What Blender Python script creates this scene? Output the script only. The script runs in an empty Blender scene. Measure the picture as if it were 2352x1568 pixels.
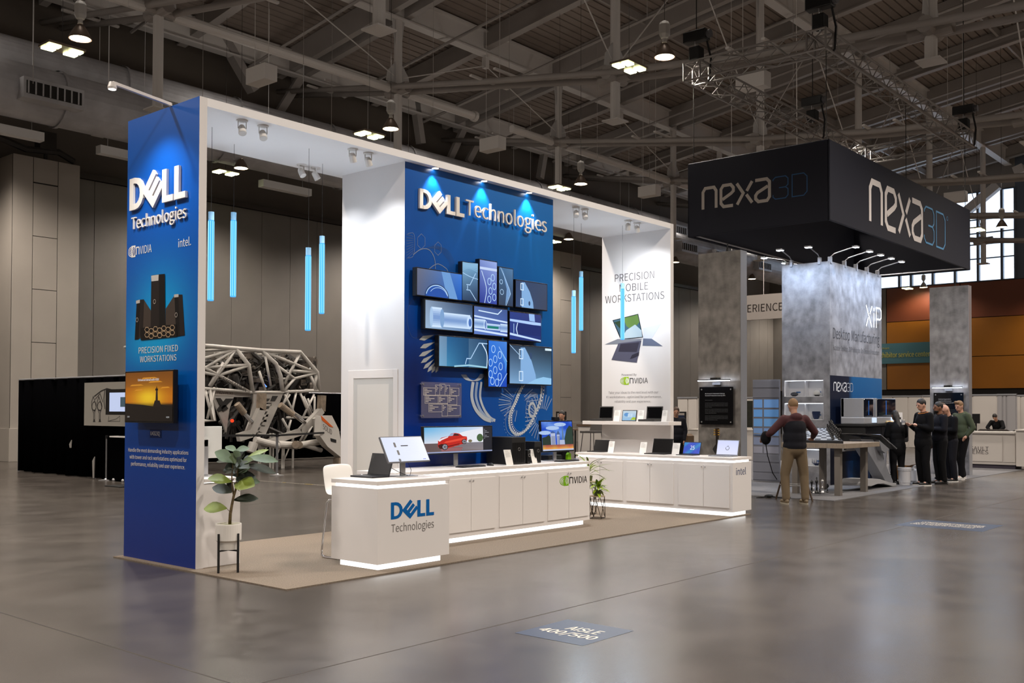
import bpy, math, random
from mathutils import Vector, Matrix, Euler
random.seed(7)
SC = bpy.context.scene
COL = SC.collection
V = Vector
PI = math.pi

# ------------------------------------------------------------------ camera, world, exposure
H = 1.58
FPX, YAW, PITCH, ROLL, CY = 2311.25678, 0.705881592, 0.0197257177, 0.00291656555, 896.613194
FW = V((math.cos(YAW)*math.cos(PITCH), math.sin(YAW)*math.cos(PITCH), math.sin(PITCH)))
RT = V((math.sin(YAW), -math.cos(YAW), 0)); UP = RT.cross(FW)
RT, UP = RT*math.cos(ROLL)+UP*math.sin(ROLL), -RT*math.sin(ROLL)+UP*math.cos(ROLL)
cam = bpy.data.cameras.new('camera'); camo = bpy.data.objects.new('camera', cam); COL.objects.link(camo)
camo.matrix_world = Matrix(((RT.x, UP.x, -FW.x, 0), (RT.y, UP.y, -FW.y, 0), (RT.z, UP.z, -FW.z, H), (0, 0, 0, 1)))
cam.sensor_width = 36; cam.lens = FPX/2352*36; cam.shift_y = (CY-784)/2352; cam.clip_end = 300
SC.camera = camo
SC.view_settings.view_transform = 'Standard'; SC.view_settings.look = 'None'
SC.view_settings.exposure = 0.0; SC.view_settings.gamma = 1; SC.view_settings.use_curve_mapping = False
wd = bpy.data.worlds.new('world'); SC.world = wd; wd.use_nodes = True
bg = wd.node_tree.nodes['Background']; bg.inputs[0].default_value = (0.62, 0.78, 1.0, 1); bg.inputs[1].default_value = 3.6
SC.cycles.use_denoising = True
SC.cycles.max_bounces = 8; SC.cycles.diffuse_bounces = 4; SC.cycles.glossy_bounces = 4
SC.cycles.caustics_reflective = False; SC.cycles.caustics_refractive = False
SC.cycles.sample_clamp_indirect = 4.0

# light levels, all in one place
HIBAY_W = 2000; BOOTH_SPOT_W = 165; DOWNLIGHT_W = 36; COLUMN_LAMP_W = 95; CEILING_FILL_W = 42; STRIP = 2.6; PENDANT = 1.0

# measuring helpers: a spot in the photograph read on a known plane of the hall
def ray(x, y): return FW + RT*((x-1176)/FPX) - UP*((y-CY)/FPX)
def on(ax, val, x, y):
    d = ray(x, y); o = V((0, 0, H)); return o + d*((val-o[ax])/d[ax])
def PX(x, y, X): return on(0, X, x, y)
def PY(x, y, Y): return on(1, Y, x, y)
def PZ(x, y, Z=0.0): return on(2, Z, x, y)

# ------------------------------------------------------------------ materials
def lin(c):
    if len(c) == 4: c = c[:3]
    return tuple(((v/255)/12.92 if v/255 <= .04045 else ((v/255+.055)/1.055)**2.4) for v in c)
MATS = {}
def mat(name, col=(200, 200, 200), rough=.5, metal=0, noise=None, bump=None, emit=None, es=1.0, spec=.5, coat=0, dirt=None, alpha=None, trans=0):
    if name in MATS: return MATS[name]
    m = bpy.data.materials.new(name); m.use_nodes = True; nt = m.node_tree; b = nt.nodes['Principled BSDF']
    L = lin(col); b.inputs['Base Color'].default_value = (*L, 1); b.inputs['Roughness'].default_value = rough
    b.inputs['Metallic'].default_value = metal; b.inputs['Specular IOR Level'].default_value = spec
    if coat: b.inputs['Coat Weight'].default_value = coat
    if trans: b.inputs['Transmission Weight'].default_value = trans; b.inputs['IOR'].default_value = 1.45
    if alpha is not None: b.inputs['Alpha'].default_value = alpha
    if emit: b.inputs['Emission Color'].default_value = (*lin(emit), 1); b.inputs['Emission Strength'].default_value = es
    if noise or bump:
        tc = nt.nodes.new('ShaderNodeTexCoord')
    if noise:      # (scale, amount, detail, stretch)
        sc, am = noise[0], noise[1]; st = noise[3] if len(noise) > 3 else (1, 1, 1)
        mp = nt.nodes.new('ShaderNodeMapping'); mp.inputs['Scale'].default_value = st
        n = nt.nodes.new('ShaderNodeTexNoise'); n.inputs['Scale'].default_value = sc; n.inputs['Detail'].default_value = noise[2] if len(noise) > 2 else 4
        cr = nt.nodes.new('ShaderNodeValToRGB'); cr.color_ramp.elements[0].position = .35; cr.color_ramp.elements[1].position = .65
        cr.color_ramp.elements[0].color = (*[v*(1-am) for v in L], 1); cr.color_ramp.elements[1].color = (*[min(1, v*(1+am)) for v in L], 1)
        nt.links.new(tc.outputs['Object'], mp.inputs[0]); nt.links.new(mp.outputs[0], n.inputs['Vector'])
        nt.links.new(n.outputs['Fac'], cr.inputs[0]); nt.links.new(cr.outputs[0], b.inputs['Base Color'])
    if bump:
        n2 = nt.nodes.new('ShaderNodeTexNoise'); n2.inputs['Scale'].default_value = bump[0]; n2.inputs['Detail'].default_value = 3
        bp = nt.nodes.new('ShaderNodeBump'); bp.inputs['Strength'].default_value = bump[1]; bp.inputs['Distance'].default_value = bump[2] if len(bump) > 2 else .01
        nt.links.new(tc.outputs['Object'], n2.inputs['Vector']); nt.links.new(n2.outputs['Fac'], bp.inputs['Height']); nt.links.new(bp.outputs[0], b.inputs['Normal'])
    MATS[name] = m; return m
def colmat(name, emis=0.0, rough=.5, spec=.3):
    if name in MATS: return MATS[name]
    m = bpy.data.materials.new(name); m.use_nodes = True; nt = m.node_tree; b = nt.nodes['Principled BSDF']
    a = nt.nodes.new('ShaderNodeVertexColor'); a.layer_name = 'Col'; spec = .7 if rough < .35 else spec
    b.inputs['Roughness'].default_value = rough; b.inputs['Specular IOR Level'].default_value = spec
    if emis:
        b.inputs['Base Color'].default_value = (.01, .01, .01, 1)
        nt.links.new(a.outputs[0], b.inputs['Emission Color']); b.inputs['Emission Strength'].default_value = emis
    else: nt.links.new(a.outputs[0], b.inputs['Base Color'])
    MATS[name] = m; return m
def glow(name, col, s):
    if name in MATS: return MATS[name]
    m = bpy.data.materials.new(name); m.use_nodes = True; nt = m.node_tree
    nt.nodes.remove(nt.nodes['Principled BSDF']); e = nt.nodes.new('ShaderNodeEmission')
    e.inputs[0].default_value = (*lin(col), 1); e.inputs[1].default_value = s
    nt.links.new(e.outputs[0], nt.nodes['Material Output'].inputs[0]); MATS[name] = m; return m

# ------------------------------------------------------------------ mesh building
OFF = {}
def basis(d):
    d = d.normalized(); a = V((0, 0, 1)) if abs(d.z) < .95 else V((1, 0, 0))
    s = d.cross(a).normalized(); return s, d.cross(s).normalized()
class MB:
    def __init__(s): s.v = []; s.f = []; s.c = []; s.hasc = False
    def add(s, vs, fs, col=None):
        n = len(s.v); s.v += [V(q) for q in vs]
        for f in fs:
            s.f.append(tuple(i+n for i in f)); s.c.append(col)
        if col is not None: s.hasc = True
        return s
    def box(s, x0, x1, y0, y1, z0, z1, col=None):
        return s.add([(x0, y0, z0), (x1, y0, z0), (x1, y1, z0), (x0, y1, z0), (x0, y0, z1), (x1, y0, z1), (x1, y1, z1), (x0, y1, z1)],
                     [(0, 3, 2, 1), (4, 5, 6, 7), (0, 1, 5, 4), (1, 2, 6, 5), (2, 3, 7, 6), (3, 0, 4, 7)], col)
    def bar(s, p, q, w, h, col=None, up=None):      # a box section running from p to q
        p, q = V(p), V(q); d = (q-p).normalized(); u = V(up) if up else V((0, 0, 1))
        if abs(d.dot(u)) > .98: u = V((0, 1, 0))
        a = d.cross(u).normalized(); b = a.cross(d).normalized(); vs = []
        for e in (p, q):
            vs += [e-a*w/2-b*h/2, e+a*w/2-b*h/2, e+a*w/2+b*h/2, e-a*w/2+b*h/2]
        return s.add(vs, [(0, 1, 2, 3), (7, 6, 5, 4), (0, 4, 5, 1), (1, 5, 6, 2), (2, 6, 7, 3), (3, 7, 4, 0)], col)
    def tube(s, p, q, r, r2=None, n=8, caps=True, col=None):
        p, q = V(p), V(q); r2 = r if r2 is None else r2; a, b = basis(q-p); vs = []
        for e, rr in ((p, r), (q, r2)):
            vs += [e+(a*math.cos(2*PI*i/n)+b*math.sin(2*PI*i/n))*rr for i in range(n)]
        fs = [(i, (i+1) % n, n+(i+1) % n, n+i) for i in range(n)]
        if caps: fs += [tuple(range(n-1, -1, -1)), tuple(range(n, 2*n))]
        return s.add(vs, fs, col)
    def path(s, pts, r, n=6, col=None, closed=False):
        pts = [V(p) for p in pts]; N = len(pts); rings = []
        rr = r if isinstance(r, (list, tuple)) else [r]*N
        a = None
        for i, p in enumerate(pts):
            if closed: d = pts[(i+1) % N]-pts[i-1]
            else: d = pts[min(i+1, N-1)]-pts[max(i-1, 0)]
            d.normalize()
            if a is None: a, b = basis(d)
            else:
                a = (a-d*a.dot(d)).normalized(); b = d.cross(a).normalized()
            rings += [p+(a*math.cos(2*PI*k/n)+b*math.sin(2*PI*k/n))*rr[i] for k in range(n)]
        fs = []
        for i in range(N if closed else N-1):
            j = (i+1) % N
            fs += [(i*n+k, i*n+(k+1) % n, j*n+(k+1) % n, j*n+k) for k in range(n)]
        if not closed: fs += [tuple(range(n-1, -1, -1)), tuple((N-1)*n+k for k in range(n))]
        return s.add(rings, fs, col)
    def lathe(s, prof, c=(0, 0, 0), n=24, ax=(0, 0, 1), col=None, caps=True):
        c = V(c); ax = V(ax).normalized(); a, b = basis(ax); vs = []
        for r, z in prof:
            vs += [c+ax*z+(a*math.cos(2*PI*i/n)+b*math.sin(2*PI*i/n))*r for i in range(n)]
        fs = []
        for j in range(len(prof)-1):
            fs += [(j*n+i, j*n+(i+1) % n, (j+1)*n+(i+1) % n, (j+1)*n+i) for i in range(n)]
        if caps: fs += [tuple(range(n-1, -1, -1)), tuple((len(prof)-1)*n+i for i in range(n))]
        return s.add(vs, fs, col)
    def ball(s, c, r, n=12, m=8, col=None, rot=None):
        c = V(c); r = V(r) if isinstance(r, (tuple, list, Vector)) else V((r, r, r)); vs = []; R = rot or Matrix.Identity(3)
        for j in range(1, m):
            t = PI*j/m
            vs += [c+R@V((r.x*math.sin(t)*math.cos(2*PI*i/n), r.y*math.sin(t)*math.sin(2*PI*i/n), r.z*math.cos(t))) for i in range(n)]
        vs += [c+R@V((0, 0, r.z)), c-R@V((0, 0, r.z))]; T = (m-1)*n
        fs = [(j*n+i, (j+1)*n+i, (j+1)*n+(i+1) % n, j*n+(i+1) % n) for j in range(m-2) for i in range(n)]
        fs += [(T, i, (i+1) % n) for i in range(n)] + [(T+1, (m-2)*n+(i+1) % n, (m-2)*n+i) for i in range(n)]
        return s.add(vs, fs, col)
    def cap(s, p, q, r1, r2, n=10):
        s.tube(p, q, r1, r2, n); s.ball(p, r1, n, 6); s.ball(q, r2, n, 6); return s
    def prism(s, pts, d, col=None):      # 3-D outline thickened along d
        n = len(pts); pts = [V(p) for p in pts]; d = V(d)
        fs = [tuple(range(n)), tuple(range(2*n-1, n-1, -1))] + [(i, n+i, n+(i+1) % n, (i+1) % n) for i in range(n)]
        return s.add(pts+[p+d for p in pts], fs, col)
    def quad(s, pts, col=None): return s.add(pts, [tuple(range(len(pts)))], col)
    def xf(s, M, start=0):
        for i in range(start, len(s.v)): s.v[i] = M @ s.v[i]
        return s
    def build(s, name, m, parent=None, smooth=False, bevel=0, kind=None, fix=True):
        me = bpy.data.meshes.new(name); o = bpy.data.objects.new(name, me); COL.objects.link(o)
        if parent is not None:
            off = OFF[parent.name]; o.parent = parent
        else:
            xs = [p.x for p in s.v]; ys = [p.y for p in s.v]; off = V(((min(xs)+max(xs))/2, (min(ys)+max(ys))/2, min(p.z for p in s.v))); o.location = off
        OFF[o.name] = off
        me.from_pydata([tuple(p-off) for p in s.v], [], s.f)
        if s.hasc:
            at = me.color_attributes.new('Col', 'FLOAT_COLOR', 'CORNER'); buf = []
            for f, c in zip(s.f, s.c):
                if c is None: c = (128, 128, 128)
                if isinstance(c[0], (tuple, list)):
                    for k in c: buf += [*lin(k), 1]
                else: buf += [*lin(c), 1]*len(f)
            at.data.foreach_set('color', buf)
        if fix and not s.hasc:
            import bmesh
            bm = bmesh.new(); bm.from_mesh(me); bmesh.ops.recalc_face_normals(bm, faces=bm.faces); bm.to_mesh(me); bm.free()
        if smooth: me.shade_smooth()
        me.materials.append(m)
        if bevel:
            md = o.modifiers.new('bevel', 'BEVEL'); md.width = bevel; md.segments = 2; md.limit_method = 'ANGLE'
        if kind: o['kind'] = kind
        return o
def bx(name, m, parent, x0, x1, y0, y1, z0, z1, bevel=0, kind=None): return MB().box(x0, x1, y0, y1, z0, z1).build(name, m, parent, bevel=bevel, kind=kind)
def thing(name, label, cat, loc=(0, 0, 0), group=None):
    o = bpy.data.objects.new(name, None); COL.objects.link(o); o.location = V(loc); o.empty_display_size = .1
    o['label'] = label; o['category'] = cat
    if group: o['group'] = group
    OFF[o.name] = V(loc); return o
def tag(o, label, cat, group=None):
    o['label'] = label; o['category'] = cat
    if group: o['group'] = group
    return o
def dup(src, loc, rz=0, label=None, group=None, rot=None):
    def cp(o, par):
        c = o.copy(); COL.objects.link(c)
        if par is not None: c.parent = par
        for ch in list(kids.get(o.name, [])): cp(ch, c)
        return c
    kids = {}
    for ob in COL.objects:
        if ob.parent: kids.setdefault(ob.parent.name, []).append(ob)
    r = cp(src, None); r.location = V(loc); r.rotation_euler = rot or (0, 0, rz)
    if label: r['label'] = label
    if group: r['group'] = group
    return r
def place(o, loc, rz=0, rot=None): o.location = V(loc); o.rotation_euler = rot or (0, 0, rz); return o
GL = {}
import os
try:      # the clean sans face that ships with Blender
    FONT = bpy.data.fonts.load(os.path.join(bpy.utils.system_resource('DATAFILES'), 'fonts', 'Noto Sans CJK Regular.woff2'))
except Exception: FONT = None
def glyph(s, bold=0.0, ext=0.0, res=4):
    k = (s, bold, ext)
    if k in GL: return GL[k]
    c = bpy.data.curves.new('t', 'FONT'); c.body = s; c.offset = 0 if FONT else bold; c.extrude = ext; c.resolution_u = res; c.size = 1
    if FONT: c.font = FONT
    o = bpy.data.objects.new('t', c); COL.objects.link(o); dg = bpy.context.evaluated_depsgraph_get(); dg.update()
    me = bpy.data.meshes.new_from_object(o.evaluated_get(dg))
    vs = [tuple(v.co) for v in me.vertices]; fs = [tuple(p.vertices) for p in me.polygons]
    bpy.data.objects.remove(o); bpy.data.meshes.remove(me); bpy.data.curves.remove(c)
    par = list(range(len(vs)))      # overlapping strokes of a letter get hair-thin steps so that they never coincide
    def root(i):
        while par[i] != i: par[i] = par[par[i]]; i = par[i]
        return i
    for f in fs:
        for i in f[1:]: par[root(i)] = root(f[0])
    ids = {}
    for i in range(len(vs)): ids.setdefault(root(i), len(ids))
    vs = [(v[0], v[1], v[2]+(ids[root(i)] % 5)*(.0025 if ext else 1)) for i, v in enumerate(vs)]
    GL[k] = (vs, fs); return GL[k]
EPS = .0012
class Paint:
    """flat print, lettering or picture made of coloured pieces on a plane"""
    def __init__(s, o, u, v, n, eps=EPS): s.o, s.u, s.v, s.n = V(o), V(u), V(v), V(n); s.m = MB(); s.eps = eps; s.k = 0
    def P(s, a, b, l=1): return s.o+s.u*a+s.v*b+s.n*(l*s.eps)
    def poly(s, pts, col, l=1):
        s.k += 1; l += .02*(s.k % 40); s.m.add([s.P(a, b, l) for a, b in pts], [tuple(range(len(pts)))], col); return s
    def rect(s, a0, b0, a1, b1, col, l=1): return s.poly([(a0, b0), (a1, b0), (a1, b1), (a0, b1)], col, l)
    def grid(s, a0, b0, a1, b1, nx, ny, fn, l=0):
        for j in range(ny):
            for i in range(nx):
                q = [(i/nx, j/ny), ((i+1)/nx, j/ny), ((i+1)/nx, (j+1)/ny), (i/nx, (j+1)/ny)]
                s.m.add([s.P(a0+(a1-a0)*x, b0+(b1-b0)*y, l) for x, y in q], [(0, 1, 2, 3)], [tuple(fn(x, y)) for x, y in q])
        return s
    def stroke(s, pts, w, col, l=1, closed=False):
        N = len(pts); L = []; R = []
        for i, p in enumerate(pts):
            a = pts[i-1] if (i > 0 or closed) else None; b = pts[(i+1) % N] if (i < N-1 or closed) else None
            def nr(p, q):
                d = math.hypot(q[0]-p[0], q[1]-p[1]) or 1e-9; return (-(q[1]-p[1])/d, (q[0]-p[0])/d)
            n1 = nr(a, p) if a else None; n2 = nr(p, b) if b else None
            if n1 and n2:
                mx, my = n1[0]+n2[0], n1[1]+n2[1]; k = mx*mx+my*my
                k = 2/k if k > .5 else 2.5; nx, ny = mx*k, my*k
            else: nx, ny = n1 or n2
            ww = (w[i] if isinstance(w, (list, tuple)) else w)/2
            L.append((p[0]+nx*ww, p[1]+ny*ww)); R.append((p[0]-nx*ww, p[1]-ny*ww))
        for i in range(N if closed else N-1):
            j = (i+1) % N; s.poly([R[i], R[j], L[j], L[i]], col, l)
        return s
    def arc(s, c, r, a0, a1, w, col, l=1, n=20, ry=None):
        ry = ry or r
        return s.stroke([(c[0]+r*math.cos(math.radians(a0+(a1-a0)*i/n)), c[1]+ry*math.sin(math.radians(a0+(a1-a0)*i/n))) for i in range(n+1)], w, col, l)
    def disc(s, c, r, col, l=1, n=20, ry=None):
        ry = ry or r; return s.poly([(c[0]+r*math.cos(2*PI*i/n), c[1]+ry*math.sin(2*PI*i/n)) for i in range(n)], col, l)
    def text(s, t, a0, b0, a1, b1, col, l=2, bold=0.0):
        vs, fs = glyph(t, bold)
        if not vs: return s
        x0 = min(v[0] for v in vs); x1 = max(v[0] for v in vs); y0 = min(v[1] for v in vs); y1 = max(v[1] for v in vs)
        for dx in ((0,) if bold < .009 or not FONT else (-.5, .5)):
            s.m.add([s.P(a0+(v[0]-x0)/(x1-x0)*(a1-a0)+dx*bold*1.6*(b1-b0), b0+(v[1]-y0)/(y1-y0)*(b1-b0), l+dx*.6+.05*v[2]) for v in vs], fs, col)
        return s
    def build(s, name, parent=None, emis=0, rough=.5, kind=None):
        m = colmat('screen_picture_%g' % emis, emis, .25) if emis else colmat('print_%g' % rough, 0, rough)
        return s.m.build(name, m, parent, kind=kind)
def solidtext(mb, t, o, u, v, n, a0, b0, a1, b1, depth, bold=0.0):
    vs, fs = glyph(t, bold, .05, 7); o, u, v, n = V(o), V(u), V(v), V(n)
    x0 = min(p[0] for p in vs); x1 = max(p[0] for p in vs); y0 = min(p[1] for p in vs); y1 = max(p[1] for p in vs)
    mb.add([o+u*(a0+(p[0]-x0)/(x1-x0)*(a1-a0))+v*(b0+(p[1]-y0)/(y1-y0)*(b1-b0))+n*(depth*(p[2]/.1+.5)) for p in vs], fs); return mb
def rr(a0, b0, a1, b1, r, n=4):       # rounded rectangle outline
    out = []
    for cx, cy, s0 in ((a1-r, b0+r, -90), (a1-r, b1-r, 0), (a0+r, b1-r, 90), (a0+r, b0+r, 180)):
        out += [(cx+r*math.cos(math.radians(s0+90*i/n)), cy+r*math.sin(math.radians(s0+90*i/n))) for i in range(n+1)]
    return out
# planes that face the camera side: X planes face -X (a = -Y), Y planes face -Y (a = X)
def XF(X, eps=EPS): return Paint((X, 0, 0), (0, -1, 0), (0, 0, 1), (-1, 0, 0), eps)
def YF(Y, eps=EPS): return Paint((0, Y, 0), (1, 0, 0), (0, 0, 1), (0, -1, 0), eps)

# the slanted-E word, as outlines in letter heights
def dell_polys():
    A = V((.66, .47)); S = V((.50, -.55)); T = V((.50, .62)); out = []
    def q(s0, s1, t0, t1): return [tuple(A+S*s+T*t) for s, t in ((s0, t0), (s1, t0), (s1, t1), (s0, t1))]
    out.append([(0, 0), (.19, 0), (.19, 1), (0, 1)])
    for k in range(8):      # bowl of the D
        a0, a1 = -90+180*k/8, -90+180*(k+1)/8
        f = lambda a, r, q2: (.28+r*math.cos(math.radians(a)), .5+q2*math.sin(math.radians(a)))
        out.append([f(a0, .24, .32), f(a0, .43, .5), f(a1, .43, .5), f(a1, .24, .32)])
    out += [[(.19, 0), (.28, 0), (.28, .18), (.19, .18)], [(.19, .82), (.28, .82), (.28, 1), (.19, 1)]]
    out += [q(0, 1, 0, .3), q(0, .28, .3, 1), q(.38, .64, .3, .95), q(.74, 1, .3, 1)]
    for x in (1.60, 2.16): out += [[(x, 0), (x+.2, 0), (x+.2, 1), (x, 1)], [(x+.2, 0), (x+.50, 0), (x+.50, .19), (x+.2, .19)]]
    return out, 2.66
def dell(fr, a0, b0, a1, b1, depth, mb=None, col=None, l=2):
    ps, W = dell_polys()
    for i, p in enumerate(ps):
        pts = [(a0+x/W*(a1-a0), b0+y*(b1-b0)) for x, y in p]
        if mb is not None: mb.prism([fr.P(a, b, 0)+fr.n*.004 for a, b in pts], fr.n*(depth+.00025*i))
        else: fr.poly(pts, col, l)
def nexa(fr, a0, b0, a1, b1, c1, c2, l=2, w=.15, w2=.05):
    U = [[(0, 0), (0, .82), (.12, 1), (.6, 1), (.72, .82), (.72, 0)],
         [(1.62, 0), (1.12, 0), (.98, .16), (.98, .84), (1.1, 1), (1.5, 1), (1.64, .84), (1.64, .68), (1.52, .58), (1.06, .34)],
         [(1.82, 1), (2.16, .5), (1.84, 0)], [(2.62, 1), (2.34, .58)], [(2.32, .42), (2.62, 0)],
         [(2.78, 1), (3.36, 1), (3.5, .86), (3.5, .16), (3.38, 0), (2.94, 0), (2.8, .14), (2.8, .3), (2.9, .42), (3.42, .66)]]
    T = [[(3.68, .84), (3.68, .9), (3.8, 1), (4.3, 1), (4.42, .88), (4.42, .6), (4.3, .5), (3.98, .5)], [(4.3, .5), (4.42, .4), (4.42, .12), (4.3, 0), (3.8, 0), (3.68, .1), (3.68, .2)]]
    W = 5.4; k = (b1-b0)
    f = lambda p: (a0+p[0]/W*(a1-a0), b0+p[1]*k)
    for s in U: fr.stroke([f(p) for p in s], w*k, c1, l)
    for s in T: fr.stroke([f(p) for p in s], w2*k, c2, l)
    fr.stroke([f(p) for p in [(4.62, 0), (5.18, 0), (5.34, .16), (5.34, .84), (5.18, 1), (4.62, 1)]], w2*k, c2, l, closed=True)
def nvid(fr, a0, b0, a1, b1, cg, ct, l=2, eye=(255, 255, 255)):
    h = b1-b0; s = (a1-a0); e = s*.30
    fr.rect(a0+e*.42, b0-h*.25, a0+e, b1+h*.25, cg, l)
    cx, cy = a0+e*.46, b0+h*.5
    for k, (r, ry) in enumerate(((.50, .62), (.34, .42), (.17, .2))):
        fr.arc((cx+e*.02*k, cy), e*r, 60, 180, h*.11, cg, l, 10, h*ry); fr.arc((cx, cy), e*r, 180, 300, h*.11, cg, l, 10, h*ry)
        fr.arc((cx+e*.02*k, cy), e*r, -60, 62, h*.11, eye, l+1, 10, h*ry)
    x = a0+e*1.15; w = (a1-x)
    fr.stroke([(x, b0), (x, b1-h*.06), (x+w*.15, b1-h*.06), (x+w*.18, b1-h*.2), (x+w*.18, b0)], h*.17, ct, l)
    fr.text('VIDIA', x+w*.24, b0, a1, b1, ct, l, .012)

# ================================================================== THE HALL
XW, YW = 66.0, 32.0          # far right wall and back wall
def struct(o, label=None):
    o['kind'] = 'structure'
    if label: o['label'] = label
    return o
def concrete():
    m = mat('polished_concrete', (112, 103, 97), .2); nt = m.node_tree; b = nt.nodes['Principled BSDF']
    tc = nt.nodes.new('ShaderNodeTexCoord')
    def nz(scale, detail, rough=.5, st=(1, 1, 1)):
        mp = nt.nodes.new('ShaderNodeMapping'); mp.inputs['Scale'].default_value = st
        n = nt.nodes.new('ShaderNodeTexNoise'); n.inputs['Scale'].default_value = scale; n.inputs['Detail'].default_value = detail; n.inputs['Roughness'].default_value = rough
        nt.links.new(tc.outputs['Object'], mp.inputs[0]); nt.links.new(mp.outputs[0], n.inputs['Vector']); return n
    n1 = nz(.45, 6, .6); n2 = nz(2.2, 5, .5); n3 = nz(5, 2)
    mx = nt.nodes.new('ShaderNodeMix'); mx.data_type = 'FLOAT'; mx.inputs[0].default_value = .45
    nt.links.new(n1.outputs['Fac'], mx.inputs[2]); nt.links.new(n2.outputs['Fac'], mx.inputs[3])
    cr = nt.nodes.new('ShaderNodeValToRGB'); e = cr.color_ramp.elements
    e[0].position = .3; e[0].color = (*lin((55, 50, 46)), 1); e[1].position = .7; e[1].color = (*lin((92, 86, 80)), 1)
    k = e.new(.5); k.color = (*lin((74, 68, 63)), 1)
    nt.links.new(mx.outputs[0], cr.inputs[0]); nt.links.new(cr.outputs[0], b.inputs['Base Color'])
    mr = nt.nodes.new('ShaderNodeMapRange'); mr.inputs['To Min'].default_value = .21; mr.inputs['To Max'].default_value = .29
    nt.links.new(n2.outputs['Fac'], mr.inputs[0]); nt.links.new(mr.outputs[0], b.inputs['Roughness'])
    bp = nt.nodes.new('ShaderNodeBump'); bp.inputs['Strength'].default_value = .03; bp.inputs['Distance'].default_value = .01
    nt.links.new(n3.outputs['Fac'], bp.inputs['Height']); nt.links.new(bp.outputs[0], b.inputs['Normal'])
    b.inputs['Specular IOR Level'].default_value = .62
    return m
struct(MB().box(-16, 70, -22, YW+1, -.2, 0).build('floor', concrete()), 'polished grey brown concrete hall floor')
# shallow saw-cut joints in the slab
jm = mat('joint_dark', (58, 52, 48), .8)
fl_ = bpy.data.objects['floor']
jb = MB()
for x in (3.4, 12.55+5.2, 26.9, 36): jb.box(x-.006, x+.006, -20, YW, .0002, .0009)
for y in (-4, 4.9, 14.2, 23.3): jb.box(-15, 65, y-.006, y+.006, .0002, .0009)
jb.build('floor_joint', jm, fl_)

wallm = mat('partition_grey', (112, 107, 101), .6, noise=(1.2, .04))
upper = mat('upper_wall', (88, 80, 72), .8, noise=(.6, .08))
dark = mat('dark_recess', (30, 27, 25), .8)
clad = mat('column_cladding', (156, 149, 141), .55, noise=(.8, .04))
steel = mat('painted_steel', (158, 152, 147), .55, noise=(.7, .06))
steel_l = mat('painted_steel_light', (212, 208, 204), .5)
deckm = mat('roof_deck', (142, 130, 121), .7, noise=(.4, .1))
# back wall: tall operable partition panels
wb = MB().box(-16, XW, YW+.1, YW+.5, 0, 9.3).build('wall_back', dark); struct(wb, 'tall beige folding partition wall at the back of the hall')
pw = 1.32; pm = None; x = 7.0
while x < XW-.5:
    if pm is None:
        pm = MB().box(x+.008, x+pw-.008, YW-.02, YW+.1, .04, 9.1).build('panel', wallm, wb); px0 = x
    else:
        c = pm.copy(); COL.objects.link(c); c.parent = wb; c.location.x = pm.location.x+(x-px0)
    x += pw
c = MB().box(-16, 7, YW-.02, YW+.1, .04, 9.1).build('panel', wallm, wb)
struct(MB().box(-16, XW, YW-.12, YW+.5, 9.12, 9.3).build('trim_1', mat('rail_dark', (52, 44, 38), .5)), 'dark track rail along the top of the partition wall')
struct(MB().box(-16, XW+.5, YW+.3, YW+.7, 9.3, 16).build('wall_back_upper', upper), 'brown upper wall above the partition track')
struct(MB().box(-16.5, -16, -22, YW+1, 0, 22).build('wall_left', upper)); struct(MB().box(-16, 70, -22.5, -22, 0, 26).build('wall_front', upper))
# clad columns standing proud of the back wall
def pilaster(x0, x1, y0, ztop, lab):
    r = thing('clad_column', lab, 'column', (x0, YW, 0)); r['kind'] = 'structure'; del r['category']
    MB().box(x0+.03, x1, y0+.03, YW, 0, ztop-.02).build('core', dark, r)
    MB().box(x0-.0, x0+.03, y0+.01, YW, 1.0, ztop).build('side_panel', clad, r)
    MB().box(x0-.05, x1+.05, y0-.06, YW, 0, 1.0).build('plinth', clad, r, bevel=.01)
    w = x1-x0; xa, xb = x0+w*.30, x0+w*.66
    MB().box(x0, xa-.02, y0, y0+.04, 1.0, ztop).build('panel', clad, r); MB().box(xb+.02, x1, y0, y0+.04, 1.0, ztop).build('panel', clad, r)
    z = ztop; src = None; hh = 1.62; top = .75
    MB().box(xa, xb, y0, y0+.04, ztop-top, ztop).build('panel', clad, r)
    z = ztop-top-.02
    while z > 1.05:
        zb = max(1.02, z-hh); MB().box(xa, xb, y0, y0+.04, zb, z-.02).build('panel', clad, r); z = zb
    return r
pilaster(13.15, 15.2, 30.9, 9.25, 'pale panelled column at the far left of the back wall')
pilaster(38.9, 41.3, 30.6, 9.5, 'pale panelled column seen between the blue graphic wall and the white end wall')
# plant kit sitting on the left column
k = MB(); k.box(14.0, 14.5, 31, 31.4, 9.6, 10.15); k.tube((14.25, 31.2, 9.27), (14.25, 31.2, 9.6), .06); k.path([(12.8, 31.1, 9.7), (13.6, 31.1, 9.5), (14.6, 31.1, 9.6), (15.1, 31.1, 9.4)], .1)
tag(k.build('junction_box', mat('dusty_black', (50, 46, 43), .7)), 'grey box and black conduit on top of the far left column', 'box')

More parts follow.
